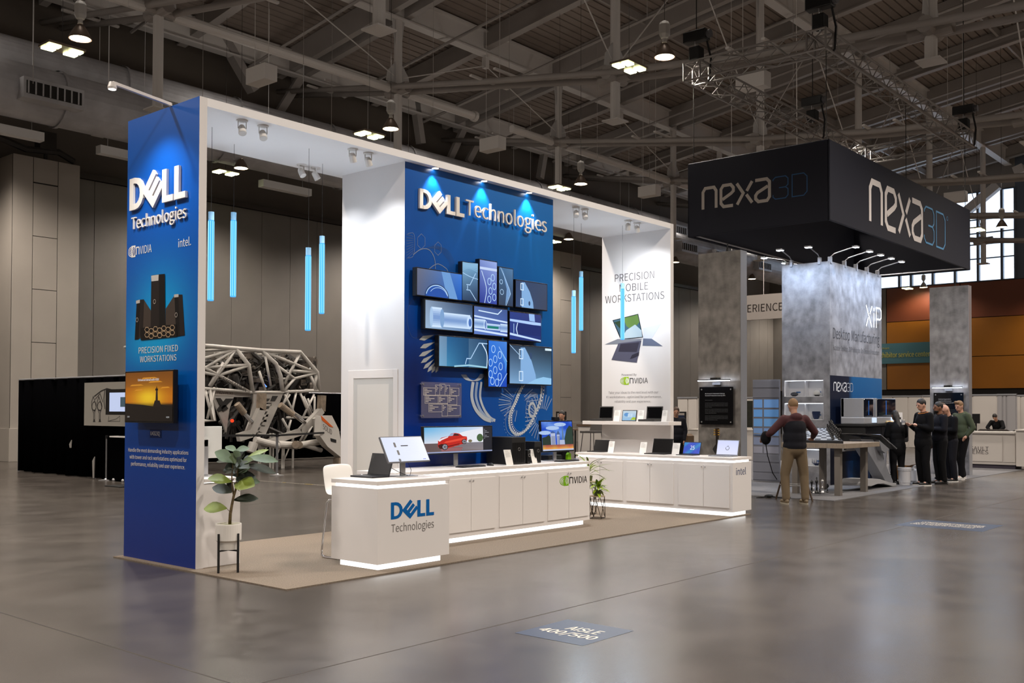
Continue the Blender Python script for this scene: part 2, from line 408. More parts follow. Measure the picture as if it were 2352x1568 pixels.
# right-hand end wall: dark recess, orange panels, tall windows
wr = MB().box(XW, XW+.4, -22, YW+1, 0, 3.0).build('wall_right', dark); struct(wr, 'end wall of the hall with orange brown panels')
om = mat('orange_panel', (150, 92, 14), .45, noise=(.3, .10)); om2 = mat('brown_panel', (112, 56, 30), .45, noise=(.3, .12))
zs = [3.0, 5.0, 7.4, 9.6]
yy = 24.0
while yy > -6:
    for j in range(3):
        MB().box(XW-.12, XW+.1, yy-4.56, yy-.03, zs[j]+.02, zs[j+1]-.02).build('panel', om if j < 2 else om2, wr)
    yy -= 4.6
MB().box(XW, XW+.3, -22, YW+1, 3.0, 9.62).build('backing', dark, wr)
MB().box(XW-.1, XW+.1, 24.03, YW, 3.0, 9.6).build('panel', wallm, wr)
# window opening runs from Y=10 to Y=24
W0 = PX(2332, 560, XW).y; W1 = 27.0; ZB, ZT = 9.65, 15.2
glass = mat('window_glass', (225, 235, 245), .05, alpha=.25); frm = mat('window_frame', (74, 82, 92), .5)
struct(MB().box(XW, XW+.3, -22, W0, 9.6, 24).build('wall_right_end', mat('blue_grey_wall', (86, 94, 104), .7)), 'blue grey wall to the right of the tall windows')
struct(MB().box(XW, XW+.3, W1, YW+1, 9.6, 20).build('wall_right_side', upper)); struct(MB().box(XW, XW+.3, W0, W1, ZT, 24).build('wall_right_upper', mat('upper_grey', (128, 122, 116), .8)), 'grey wall above the tall windows')
yl = [W0]+[PX(q, 560, XW).y for q in (2301, 2246, 2193, 2142, 2092)]+[23.2, 25.1, W1]; yl = sorted(set(yl))
zr = [ZB, 11.05, PX(2300, 556, XW).z, PX(2300, 530, XW).z, PX(2300, 498, XW).z, ZT]; zr = sorted(zr)
for n, (a, b) in enumerate(zip(yl[:-1], yl[1:])):
    w = MB(); w.box(XW-.05, XW+.25, a-.07, a+.07, ZB, ZT).build('window_%d' % (n+1), frm); wo = bpy.data.objects['window_%d' % (n+1)]; struct(wo, None)
    for z in zr: MB().box(XW, XW+.15, a, b, z-.035, z+.035).build('transom', frm, wo)
    for z0, z1 in zip(zr[:-1], zr[1:]): MB().box(XW+.06, XW+.08, a+.09, b-.09, z0+.05, z1-.05).build('pane', glass, wo)
# diagonal wall braces in front of the windows
for i, (p, q) in enumerate((((2292, 425), (2190, 510)), ((2330, 395), (2352, 385)))):
    a = PX(*p, XW-1.5); b = PX(*q, XW-1.5)
    struct(MB().bar(a, b, .5, .5).build('trim_%d' % (2+i), steel_l), 'diagonal steel brace before the tall windows')

# roof: ribbed deck on inclined rafters
def zr_(Y): return 15.4+.145*(25.8-Y) if Y > -4 else 15.4+.145*29.8-.145*(-4-Y)
d = MB(); ys = []; y = YW+2
prof = []
while y > -22.5:
    prof += [(y, .86), (y-.27, .86), (y-.275, .93), (y-.325, .93), (y-.33, .86)]; y -= .33
vs = []; fs = []
for yv, h in prof: vs += [(-17, yv, zr_(yv)+h), (70, yv, zr_(yv)+h)]
for i in range(len(prof)-1): fs.append((2*i, 2*i+1, 2*i+3, 2*i+2))
d.add(vs, fs); struct(d.build('ceiling', deckm, fix=False), 'ribbed metal roof deck')
struct(MB().quad([(-18, YW+3, 17.2), (72, YW+3, 17.2), (72, -4, 21.9), (-18, -4, 21.9)]).build('roof_top', dark, fix=False)); struct(MB().quad([(-18, -24, 19.5), (72, -24, 19.5), (72, -4, 21.9), (-18, -4, 21.9)]).build('roof_top', dark, fix=False))
XS = [14.9+9.16*k for k in range(-3, 6)]
n_ = 0
for k, X in enumerate(XS):
    b = MB()
    for s in (-1, 1):
        for ya, yb in ((YW+.2, -4), (-4, -21)): b.bar((X+s*.36, ya, zr_(ya)+.4), (X+s*.36, yb, zr_(yb)+.4), .26, .85, up=(0, 0, 1))
    ro = struct(b.build('rafter', steel), 'deep twin steel rafter carrying the roof deck')
    b = MB(); Xm = X+4.58
    for ya, yb in ((YW+.2, -4), (-4, -21)):
        b.bar((Xm, ya, zr_(ya)+.45), (Xm, yb, zr_(yb)+.45), .1, .75); b.bar((Xm, ya, zr_(ya)+.1), (Xm, yb, zr_(yb)+.1), .34, .06)
    struct(b.build('rafter', steel), 'slender steel rafter between the twin rafters')
for Yb in (31.4, 25.8, 16.6, 7.7, -1.5):
    z = zr_(Yb); b = MB(); b.box(-16, XW, Yb-.06, Yb+.06, z-.1, z+.75); b.box(-16, XW, Yb-.2, Yb+.2, z-.16, z-.1); b.box(-16, XW, Yb-.2, Yb+.2, z+.7, z+.76)
    struct(b.build('cross_beam', steel_l), 'steel cross beam under the roof deck')
for Yb in (21.2, 12.1, 3.1):
    z = zr_(Yb)+.45; struct(MB().box(-16, XW, Yb-.05, Yb+.05, z, z+.3).build('purlin', steel))
# lens-shaped bottom chords, hanging posts, gussets and tie rods
CH = [(33, 14.1), (25.8, 12.8), (21, 12.02), (16.6, 11.3), (12, 10.8), (7.7, 10.5), (3, 10.3), (-1.5, 10.3), (-12, 11.2), (-21.5, 13)]
tr = None
for k, X in enumerate(XS):
    b = MB()
    for s in (-1, 1):
        pts = [(X+s*(.42 if i % 2 else .30), y, z) for i, (y, z) in enumerate(CH)]
        b.path(pts, .1, 8)
    struct(b.build('bottom_chord', steel, smooth=True), 'pair of steel tubes forming the lower chord of a roof truss')
    for y in (21.0, 29.2, 12, 3):
        z = [CH[i][1]+(CH[i+1][1]-CH[i][1])*(y-CH[i][0])/(CH[i+1][0]-CH[i][0]) for i in range(len(CH)-1) if CH[i][0] >= y >= CH[i+1][0]][0]
        cb = MB()
        for dy in (-.5, .5): cb.box(X-.9, X+.9, y+dy-.05, y+dy+.05, z+.1, z+.16)
        struct(cb.build('chord_cleat', steel_l))
    for Yp, zn in ((25.8, 12.8), (16.6, 11.3), (7.7, 10.5), (-1.5, 10.3)):
        if X < 10 and Yp < 20: continue
        b = MB(); zt = zr_(Yp)-.1; zb = 10.0 if Yp != 7.7 else 9.75
        b.tube((X, Yp, zb), (X, Yp, zt), .145, n=14)
        po = struct(b.build('hanging_post', steel_l, smooth=False), 'round steel post hanging from a roof truss node')
        MB().box(X-.28, X+.28, Yp-.28, Yp+.28, zb-.04, zb).build('end_plate', steel_l, po)
        g = MB()
        for s in (-1, 1):
            g.prism([(X+s*.14, Yp-.01, zn+.2), (X+s*.55, Yp-.01, zn+.2), (X+s*.5, Yp-.01, zn+.55), (X+s*.14, Yp-.01, zn+.95)], (0, .03, 0))
            g.prism([(X+s*.16, Yp-.01, zt-.9), (X+s*.3, Yp-.01, zt), (X+s*.14, Yp-.01, zt)], (0, .03, 0))
        g.build('gusset', mat('gusset_white', (188, 186, 184), .5), po)
        c = MB(); c.tube((X-.45, Yp, zn), (X+.45, Yp, zn), .2, n=12); c.tube((X, Yp-.5, zn), (X, Yp+.5, zn-.05), .2, n=12); c.build('node_collar', steel, po)
        if X < 60:
            t = MB(); zm = zr_(Yp)-.55
            t.tube((X+.2, Yp, zn+.45), (X+4.58, Yp, zm), .022, n=5); t.tube((X+4.58, Yp, zm), (X+8.96, Yp, zn+.45), .022, n=5); t.box(X+4.48, X+4.68, Yp-.1, Yp+.1, zm-.1, zm+.3)
            struct(t.build('tie_rod', steel_l))
b = MB()
pt = [(-10, 28.0), (30.2, 33.2), (33.2, 50)]
for a, c in pt:
    b = MB().tube((a, 25.8, 12.75), (c, 25.8, 12.75), .15, n=12); b.lathe([(.2, -.08), (.2, .08)], (c, 25.8, 12.75), 12, (1, 0, 0))
    struct(b.build('roof_pipe', steel_l, smooth=False), 'long white pipe running between the posts under the roof')
for X in [8, 17.2, 21.8, 26.4, 30.9, 35.5, 40.1, 44.7, 49.3, 54]:
    struct(MB().path([(X, y, zr_(y)-.35) for y in (31.5, 20, 8, -3)], .055, 6).build('sprinkler_pipe', steel))
# sloping wall braces read off the photograph on the plane of the back wall
for (p, q, w) in (((932, 90), (967, 330), .32), ((1275, 200), (1240, 410), .30), ((462, 0), (582, 210), .42), ((1530, 300), (1490, 420), .3), ((1068, 290), (1030, 372), .18), ((1112, 300), (1075, 372), .18), ((690, 180), (640, 260), .18)):
    struct(MB().bar(PY(*p, YW-.5), PY(*q, YW-.5), w, .3).build('wall_brace', steel))
for i, X in enumerate((12.2, 16.8, 21.3, 25.9, 30.5, 35.1, 39.7)):
    for (yy2, z0) in ((22.5, 11.2), (27.5, 10.4), (14.5, 12.0)):
        struct(MB().tube((X+.3*((i*7) % 5), yy2, z0), (X+.3*((i*7) % 5), yy2, zr_(yy2)+.8), .009, n=4).build('hanger_rod', steel))
# ducts
dm = mat('duct_grey', (186, 186, 190), .5, metal=.1, noise=(1.5, .12), bump=(3, .4, .05))
def duct(name, lab, Y, Z, r, x0, x1, step, boxes):
    b = MB().tube((x0, Y, Z), (x1, Y, Z), r, n=28); t = b.build(name, dm, smooth=False); struct(t, lab)
    X = x0+1
    while X < x1: MB().lathe([(r+.045, -.05), (r+.045, .05)], (X, Y, Z), 28, (1, 0, 0), caps=False).build('flange', dm, t); X += step
    for X in boxes:
        g = MB().box(X, X+1.7, Y-r-.28, Y-r*.5, Z-.45, Z+.12).build('grille_box', dm, t)
        s = MB().box(X+.08, X+1.62, Y-r-.30, Y-r-.27, Z-.33, Z+.02).build('grille', dark, t)
        f = MB()
        for q in range(8): f.box(X+.1+q*.2, X+.14+q*.2, Y-r-.32, Y-r-.29, Z-.33, Z+.02)
        f.build('grille_blades', dm, t)
duct('air_duct', 'large grey air duct along the back wall, the upper one', 30.6, 12.0, .62, -14, 62, 4.2, (20.4, 30, 39.3, 48.6, 58))
duct('air_duct', 'large grey air duct along the back wall, the lower one', 28.9, 10.55, .78, -14, 62, 5.3, (12.1, 16.4, 27.5, 34, 41, 46.6, 50.3, 55.5))
for n, (a, c) in enumerate(((11.6, 13.3), (15.0, 16.8), (20.9, 23.0), (25.5, 27.3), (34.2, 36.0), (43.5, 45.3), (52.9, 54.6))):
    sf = MB().box(a, c, 29.2, 29.5, 9.35, 9.6)
    sf.tube((a+.3, 29.35, 9.6), (a+.3, 29.35, 15.7), .008, n=4).tube((c-.3, 29.35, 9.6), (c-.3, 29.35, 15.7), .008, n=4); tag(sf.build('strip_fixture', mat('fixture_grey', (226, 226, 226), .5)), 'long unlit white strip fixture under the duct, %s from the left' % ('first', 'second', 'third', 'fourth', 'fifth', 'sixth', 'seventh')[n], 'light fixture', 'unlit strip fixtures under the duct')

# hi-bay lamps, each with a four-panel lamp beside it
lampm = mat('lamp_shade', (120, 104, 92), .35, metal=.4); hb_glow = glow('hibay_glow', (255, 236, 200), 9); qd_glow = glow('quad_glow', (250, 255, 190), 7)
boxm = mat('ballast_white', (190, 188, 184), .5)
def fit_cable(r, part, z0, L0):
    for ch in COL.objects:
        if ch.parent == r and ch.name.startswith(part): ch.scale.z = (zr_(r.location.y)+.9-r.location.z)/L0
def hibay_proto():
    r = thing('high_bay_lamp', '', 'ceiling lamp'); MB().lathe([(.235, 0), (.225, .05), (.17, .16), (.10, .27), (.06, .32)], n=24, caps=False).build('reflector', lampm, r, smooth=True)
    MB().lathe([(.0, .005), (.215, .005)], n=24, caps=False).build('bulb_glow', hb_glow, r)
    MB().lathe([(.06, .32), (.05, .42), (.09, .44), (.13, .52), (.13, .74), (.1, .8), (.02, .84)], n=8).build('ballast_housing', boxm, r, bevel=.005)
    MB().tube((0, 0, .4), (0, 0, 6.0), .007, n=4).build('cable', dark, r); return r
def quad_proto():
    r = thing('four_panel_lamp', '', 'ceiling lamp')
    MB().box(-.42, .42, -.26, .26, .04, .09).build('frame', lampm, r)
    for i, (x, y) in enumerate(((-.25, -.13), (-.25, .13), (.25, -.13), (.25, .13))): MB().box(x-.13, x+.13, y-.09, y+.09, .0, .04).build('light_panel', qd_glow, r)
    MB().tube((0, 0, .09), (0, 0, 6.4), .006, n=4).build('cable', dark, r); return r
hb, qd = hibay_proto(), quad_proto()
vis = {(0, 1): 'above and left of the blue panel', (1, 0): 'high in mid roof near the lattice truss', (1, 1): 'just above the canopy edge left of centre', (1, 2): 'seen through the canopy opening on the left',
       (2, 1): 'above the canopy edge right of centre', (3, 2): 'seen through the opening right of the blue graphic wall', (4, 2): 'low beside the white end wall', (5, 2): 'far off between the two grey slabs', (4, 0): 'before the bright tall windows', (6, 1): 'far off under the black hanging box'}
HX = [10.4, 19.5, 28.6, 37.5, 47.0, 55.9, 64.6, 1.3, -7.8]; HY = [12.1, 21.2, 28.5, 3.0, -6.1, -15]
first = True; f2 = True
for i, X in enumerate(HX):
    for j, Y in enumerate(HY):
        if (j == 1 and i in (3, 4, 5)) : continue
        if (i, j) in ((0, 0), (2, 0)): pass
        inview = (i, j) in vis
        if inview:
            z = 9.6 if i < 6 else 9.35
            lab = 'bell-shaped warm lamp '+vis[(i, j)]
            if first: place(hb, (X, Y, z)); hb['label'] = lab; hb['group'] = 'high bay lamps'; first = False
            else: dup(hb, (X, Y, z), 0, lab, 'high bay lamps')
            lab = 'lamp of four small lit panels '+vis[(i, j)]
            if f2: place(qd, (X+.1, Y+1.03, z)); qd['label'] = lab; qd['group'] = 'four-panel lamps'; f2 = False
            else: dup(qd, (X+.1, Y+1.03, z), 0, lab, 'four-panel lamps')
        L = bpy.data.lights.new('hibay_light', 'SPOT'); L.energy = HIBAY_W*(1.0 if i < 4 else .75); L.color = (1, .895, .79); L.spot_size = math.radians(150); L.spot_blend = .6; L.shadow_soft_size = .22
        o = bpy.data.objects.new('hibay_light', L); COL.objects.link(o); o.location = (X, Y, 9.55)
        L = bpy.data.lights.new('ceiling_fill', 'POINT'); L.energy = CEILING_FILL_W; L.color = (1, .9, .8); L.shadow_soft_size = .25  # added fill point in the air above each lamp, only brightens the roof
        o = bpy.data.objects.new('ceiling_fill', L); COL.objects.link(o); o.location = (X, Y, 11.6)
for ob in list(COL.objects):
    if ob.name.startswith('high_bay_lamp'): fit_cable(ob, 'cable', 0, 6.0)
    if ob.name.startswith('four_panel_lamp'): fit_cable(ob, 'cable', 0, 6.4)
# white boxes hung in the roof
bxp = None
for (X, Y, lab) in ((15.8, 22.2, 'left of the tall blue panel top'), (24.9, 22.1, 'above the middle of the white canopy'), (34.3, 22.0, 'left of the black hanging box'), (24.6, 12.5, 'behind the black lighting truss'), (43.3, 12.9, 'before the tall windows'), (15.6, 30.2, 'beside the lower duct at upper left')):
    z = 10.2
    if bxp is None:
        bxp = thing('hanging_box', 'white rectangular box hanging from the roof '+lab, 'box', (0, 0, 0), 'white boxes in the roof')
        MB().box(-.2, .2, -.42, .42, 0, .42).build('case', mat('hang_box_white', (226, 222, 218), .5), bxp, bevel=.01); MB().tube((0, -.3, .42), (0, -.3, 5.6), .01, n=4).build('hanger', steel_l, bxp); MB().tube((0, .3, .42), (0, .3, 5.6), .01, n=4).build('hanger', steel_l, bxp)
        place(bxp, (X, Y, z))
    else: dup(bxp, (X, Y, z), 0, 'white rectangular box hanging from the roof '+lab, 'white boxes in the roof')
for ob in list(COL.objects):
    if ob.name.startswith('hanging_box'): fit_cable(ob, 'hanger', 0, 5.6)

# ================================================================== FLOOR COVERINGS AND DECALS
carpet = mat('beige_carpet', (126, 114, 101), .95, noise=(90, .22, 2), bump=(160, .5, .006), spec=.1)
tag(MB().box(5.44, 14.1, 7.22, 10.22, 0, .012).build('carpet', carpet), 'beige speckled carpet under the big white booth', 'carpet')
grey_c = mat('pale_grey_carpet', (112, 112, 115), .9, noise=(60, .1, 2), spec=.1)
tag(MB().box(17.2, 30.0, 7.2, 15.0, 0, .01).build('carpet', grey_c), 'pale grey carpet under the booth of grey concrete slabs', 'carpet')
def decal(lab, pts, lines):
    o, u, v, w, h = pts; r = thing('floor_decal', lab, 'floor sticker', o)
    p = Paint(o, u, v, (0, 0, 1), .0012); p.rect(-w/2, -h/2, w/2, h/2, (58, 68, 88), 1); p.build('sticker', r, rough=.35)
    q = Paint(o, u, v, (0, 0, 1), .0012)
    for t, b0, b1, a0, a1 in lines: q.text(t, a0, b0, a1, b1, (222, 214, 200), 2, .03)
    q.build('lettering', r, rough=.35)
decal('blue grey floor sticker reading AISLE 400/500', (V((5.78, 4.34, .0)), V((1, 0, 0)).lerp(V((1, 0, 0)), 0), V((0, 1, 0)), 0.02, .02), [])
for o in [o for o in list(COL.objects) if o.name.startswith(('floor_decal', 'sticker', 'lettering'))]: bpy.data.objects.remove(o)
# the sticker reads towards the lower left: u runs along -Y, v along +X
decal('blue grey floor sticker reading AISLE 400/500', (V((5.79, 4.34, 0)), V((0, -1, 0)), V((1, 0, 0)), .60, .62), [('AISLE', .02, .14, -.11, .17), ('400/500', -.16, -.02, -.24, .24)])
cpt = PZ(2180, 1206); decal('blue grey floor sticker with three lines of small text by the aisle', (V((cpt.x, cpt.y, 0)), V((0, -1, 0)), V((1, 0, 0)), 1.15, 1.0), [('COMPLIMENTARY POWER', .12, .22, -.42, .42), ('FOR CHARGING UNITS AND', -.03, .07, -.46, .44), ('ONLY VALID IN THIS HALL', -.18, -.08, -.48, .38)])

# ================================================================== THE WHITE BOOTH
white = mat('booth_white', (226, 222, 220), .45); white2 = mat('booth_white_satin', (232, 226, 222), .3)
blkp = mat('black_plastic', (16, 16, 18), .35); blkm = mat('black_matte', (12, 12, 13), .6); silver = mat('silver', (190, 190, 192), .3, metal=.8)
chrome = mat('chrome', (220, 220, 222), .12, metal=1); stripm = glow('white_led', (255, 252, 248), STRIP*2.2); greym = mat('grey_plastic', (90, 90, 94), .45)
XA, YA, YB_, ZC = 5.53, 8.787, 10.17, 4.685
arch = thing('booth_frame', 'tall white portal frame with a glossy blue graphic on its left end', 'exhibition booth', (XA, YA, 0))
lp = MB().box(XA, XA+.085, YA, YB_, .012, ZC).build('end_panel', white, arch)
rp = MB().box(14.344, 14.44, YA, YB_, .012, ZC).build('end_panel', white, arch)
MB().box(XA+.085, 14.344, YA, YB_, ZC-.085, ZC).build('canopy', mat('canopy_white', (240, 238, 238), .5), arch)
def bluefn(x, y):      # printed gradient of the side graphic; x left to right, y bottom to top
    base = (0, 40, 126); mid = (0, 80, 170); top = (0, 88, 184)
    c = [base[i]+(mid[i]-base[i])*min(1, y/.42) for i in range(3)]
    if y > .42: c = [mid[i]+(top[i]-mid[i])*(y-.42)/.58 for i in range(3)]
    g = math.exp(-(((x-.5)/.42)**2+((y-.55)/.105)**2)); g2 = math.exp(-(((x-.25)/.5)**2+((y-.47)/.06)**2))*.5
    h = (0, 176, 236); g = min(1, g+g2)*.85
    return tuple(c[i]+(h[i]-c[i])*g for i in range(3))
sp = XF(XA); sp.grid(-YB_+.002, .012, -YA-.004, ZC, 10, 60, bluefn, 1); sp.build('blue_graphic', lp, rough=.28)
letm = mat('raised_letter_white', (236, 230, 222), .4)
m1 = MB(); dell(sp, -10.076, 3.70, -8.985, 4.04, .024, m1); m1.build('raised_logo', letm, lp)
m1 = MB(); solidtext(m1, 'Technologies', (XA-.004, 0, 0), (0, -1, 0), (0, 0, 1), (-1, 0, 0), -10.05, 3.455, -8.985, 3.635, .016, -.012); m1.build('raised_lettering', letm, lp)
p = XF(XA); W_ = (236, 232, 226)
nvid(p, -10.125, 3.222, -9.66, 3.305, W_, W_, 3, (10, 50, 130)); p.text('intel.', -9.148, 3.215, -8.918, 3.305, W_, 3, .012)
p.build('partner_logos', lp, rough=.4); p = XF(XA)
# picture of three workstation towers and a rack unit
K1, K2, K3 = (38, 32, 30), (70, 60, 54), (24, 20, 19)
def wpx(x, y): q = PX(290+x*180/576, 370+y*490/1568, XA); return (-q.y, q.z)
def wp(pts, c, l): p.poly([wpx(*q) for q in pts], c, l)
wp([(130, 1015), (185, 1100), (185, 1240), (110, 1300), (65, 1312), (80, 1022)], K2, 3); wp([(80, 1022), (105, 1018), (95, 1308), (65, 1312)], K3, 4); wp([(105, 1018), (133, 1015), (125, 1225), (100, 1300)], K1, 4); wp([(76, 1025), (104, 1018), (104, 1042), (76, 1048)], (190, 186, 180), 5)
wp([(292, 1085), (360, 980), (415, 980), (433, 1280), (372, 1290), (290, 1240)], K2, 3); wp([(357, 985), (386, 980), (398, 1285), (370, 1288)], K3, 4); wp([(386, 980), (413, 982), (433, 1280), (398, 1284)], K1, 4); wp([(355, 980), (388, 976), (388, 998), (355, 1002)], (190, 186, 180), 5)
wp([(188, 840), (245, 832), (245, 1215), (183, 1225)], K1, 5); wp([(245, 832), (288, 828), (292, 1215), (245, 1220)], K3, 5); wp([(188, 842), (243, 834), (241, 878), (190, 884)], (198, 194, 188), 6)
wp([(110, 1226), (372, 1198), (378, 1290), (110, 1316)], K3, 6)
for i in range(7):
    for j in range(2):
        cx, cy = 158+i*31, 1238+j*38-(i*2.6)+(12 if i % 2 else 0); a = [wpx(cx+17*math.cos(math.radians(60*k)), cy+19*math.sin(math.radians(60*k))) for k in range(6)]
        p.stroke(a, .008, (176, 150, 120), 7, True)
for (x, y) in ((213, 1032), (85, 1166), (372, 1130)):
    a, b = wpx(x, y); p.arc((a, b), .022, 0, 360, .005, (190, 180, 170), 7, 14)
p.build('tower_picture', lp, rough=.4); p = XF(XA)
p.text('PRECISION FIXED', -9.897, 2.167, -9.138, 2.234, W_, 3, .02); p.text('WORKSTATIONS', -9.87, 2.074, -9.165, 2.138, W_, 3, .02)
p.build('lettering', lp, rough=.4); p = XF(XA); p.rect(-9.66, 1.285, -9.43, 1.372, (10, 40, 100), 2); p.text('U4323Q', -9.645, 1.302, -9.465, 1.352, W_, 3, .015); p.build('model_label', lp, rough=.4); p = XF(XA)
for t, z0, z1, a0, a1 in (('Handle the most demanding industry applications', 1.118, 1.172, -10.09, -8.93), ('with tower and rack workstations optimized for', 1.045, 1.10, -10.06, -8.96), ('performance, reliability and user experience.', .972, 1.028, -10.03, -8.99)):
    p.text(t, a0, z0, a1, z1, W_, 3, .014)
p.build('printed_graphic', lp, rough=.4)
# wall graphic of the white end panel
p = XF(14.344); G_ = (92, 88, 88)
for t, z0, z1, a0, a1 in (('PRECISION', 3.80, 3.93, -9.90, -9.10), ('MOBILE', 3.62, 3.75, -9.80, -9.22), ('WORKSTATIONS', 3.44, 3.57, -10.10, -8.905)): p.text(t, a0, z0, a1, z1, G_, 2, -.005)
p.build('lettering', rp, rough=.5); p = XF(14.344)
def q5(x, y): q = PX(1240+x*520/1568, 440+y*520/1568, 14.344); return (-q.y, q.z)
def qp(pts, c, l): p.poly([q5(*k) for k in pts], c, l)
qp([(503, 890), (682, 845), (716, 1010), (560, 1025)], (28, 34, 40), 2); qp([(510, 893), (678, 852), (710, 1005), (565, 1019)], (60, 92, 110), 3)
qp([(580, 876), (678, 852), (690, 905), (640, 960), (600, 930)], (92, 122, 60), 4); qp([(600, 960), (660, 920), (705, 960), (710, 1005), (565, 1019)], (168, 186, 196), 4); qp([(515, 905), (570, 890), (560, 950)], (40, 60, 40), 4)
qp([(450, 1058), (540, 1020), (716, 1018), (640, 1052)], (120, 124, 134), 3); qp([(716, 945), (843, 914), (775, 1018), (716, 1016)], (204, 208, 216), 3); qp([(716, 1016), (775, 1018), (852, 1070), (712, 1066)], (96, 104, 126), 3)
qp([(545, 1050), (705, 1030), (672, 1184), (497, 1164)], (78, 78, 96), 4); qp([(560, 1055), (690, 1042), (672, 1110), (545, 1108)], (48, 46, 60), 5); qp([(625, 1160), (640, 1130), (690, 1110), (686, 1135), (655, 1150)], (40, 38, 52), 6)
p.build('laptop_picture', rp, rough=.5); p = XF(14.344)
p.text('Powered By', -9.756, 2.165, -9.454, 2.215, (120, 116, 116), 2); nvid(p, -9.774, 2.045, -9.228, 2.135, (150, 190, 30), (70, 68, 68), 2)
for t, z0, z1, a0, a1 in (('Take your ideas to the next level with our', 1.86, 1.915, -10.03, -9.02), ('#1 workstations - optimized for performance,', 1.785, 1.84, -10.08, -8.96), ('reliability and user experience.', 1.71, 1.76, -9.90, -9.17)): p.text(t, a0, z0, a1, z1, (140, 136, 136), 2, 0)
p.build('printed_graphic', rp, rough=.5)

# closet block in the middle: white side with a door, blue mural front
BX0, BX1, BY0, BY1 = 8.408, 11.318, 8.885, 10.05
clo = thing('storage_closet', 'central block with a white door side and a blue mural front', 'closet', (BX0, BY0, 0))
MB().box(BX0, BX1, BY0, BY1, .012, ZC-.086).build('body', white, clo)
MB().box(BX0-.012, BX0, 8.985, 9.065, .012, 2.08).build('door_frame', white2, clo, bevel=.004); MB().box(BX0-.012, BX0, 9.80, 9.90, .012, 2.08).build('door_frame', white2, clo, bevel=.004); MB().box(BX0-.012, BX0, 9.065, 9.80, 1.975, 2.08).build('door_frame', white2, clo, bevel=.004)
dr = MB().box(BX0-.004, BX0-.001, 9.15, 9.73, .012, 1.9).build('door', mat('door_white', (214, 210, 204), .4), clo)
MB().box(BX0-.0035, BX0-.0005, 9.065, 9.80, .012, 1.975).build('door_reveal', mat('reveal', (196, 194, 190), .5), clo)
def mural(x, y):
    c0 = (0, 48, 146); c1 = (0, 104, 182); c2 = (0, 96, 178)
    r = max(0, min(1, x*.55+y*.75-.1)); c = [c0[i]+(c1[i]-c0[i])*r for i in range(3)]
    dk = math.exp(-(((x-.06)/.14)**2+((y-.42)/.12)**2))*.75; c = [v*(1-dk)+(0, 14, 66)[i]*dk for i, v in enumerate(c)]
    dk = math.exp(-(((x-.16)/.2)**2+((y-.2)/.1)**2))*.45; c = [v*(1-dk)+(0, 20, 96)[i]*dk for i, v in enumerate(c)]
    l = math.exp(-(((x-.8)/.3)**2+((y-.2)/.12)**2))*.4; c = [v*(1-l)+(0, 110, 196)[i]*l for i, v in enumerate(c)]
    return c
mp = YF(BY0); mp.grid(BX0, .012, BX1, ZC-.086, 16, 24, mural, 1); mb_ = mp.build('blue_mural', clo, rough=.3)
p = YF(BY0); LT = (150, 172, 206); WM = (186, 196, 208); DM = (70, 112, 180)
def m7(x, y): q = PY(930+x*360/2352, 860+y*230/1503, BY0); return (q.x, q.z)
def m3(x, y): q = PY(740+x*600/1568, 340+y*600/1568, BY0); return (q.x, q.z)
for k in range(34):        # spoked sunburst lower right
    a = 2*PI*k/34; cx, cy = 2050, 640; x0, y0 = cx+110*math.cos(a), cy+130*math.sin(a); x1, y1 = cx+250*math.cos(a), cy+350*math.sin(a)
    if x1 < 2215 and y1 < 1060: p.stroke([m7(x0, y0), m7(x1, y1)], .013, LT, 3)
for k in range(30):        # fan behind the big wheel
    a = math.radians(100+k*9); cx, cy = 1700, 420
    x0, y0 = cx+120*math.cos(a), cy+120*math.sin(a); x1, y1 = cx+300*math.cos(a), cy+290*math.sin(a)
    if x1 > 1350 and y1 > 170: p.stroke([m7(x0, y0), m7(x1, y1)], .012, DM if k % 2 else LT, 3)
def curve(pts, n=8):       # smooth curve through points
    out = []
    for i in range(len(pts)-1):
        a, b, c, d = pts[max(i-1, 0)], pts[i], pts[i+1], pts[min(i+2, len(pts)-1)]
        for t in range(n):
            t /= n; out.append(tuple(.5*(2*b[k]+(c[k]-a[k])*t+(2*a[k]-5*b[k]+4*c[k]-d[k])*t*t+(3*b[k]-a[k]-3*c[k]+d[k])*t**3) for k in (0, 1)))
    return out+[pts[-1]]
for off, w, cc in ((0, .055, WM), (62, .045, LT), (125, .04, WM)):
    p.stroke([m7(*q) for q in curve([(1020+off, 110), (1000+off, 330), (1060+off, 520), (1180+off*.8, 650), (1290+off*.5, 690)])], w, cc, 4)
big = curve([(1760, 170), (1690, 300), (1640, 430), (1580, 560), (1560, 700), (1590, 830), (1680, 900), (1790, 850), (1880, 720), (1960, 560), (2030, 360), (2050, 170)])
for i in range(0, len(big)-1):
    p.stroke([m7(*big[i]), m7(*big[i+1])], .045 if i % 2 else .03, WM, 5)
p.stroke([m7(q[0]+45, q[1]-40) for q in big], .006, LT, 4); p.stroke([m7(q[0]-55, q[1]+20) for q in big[:60]], .006, LT, 4)
for q in big[::2]: p.disc(m7(q[0]+30, q[1]-18), .012, (240, 240, 240), 6, 6)
for q in big[4:70:3]: p.disc(m7(q[0]-80, q[1]+40), .006, WM, 6, 5)
p.arc(m7(1905, 530), .07, 0, 360, .035, WM, 5, 20, .095); p.arc(m7(1900, 530), .13, 30, 330, .006, LT, 5, 20, .19)
for k in range(5):
    for j in range(4): p.disc(m7(1885+j*18, 480+k*26), .0045, WM, 6, 5)
for k in range(7): p.stroke([m7(x, y+k*10) for x, y in curve([(1850-k*10, 330), (1900, 265), (1990, 290)])], .004, LT, 4)
for k in range(8): p.stroke([m7(x+k*10, y) for x, y in curve([(840, 0), (900, 70), (1000, 95), (1080, 60), (1130, -10)])], .005, WM, 4)
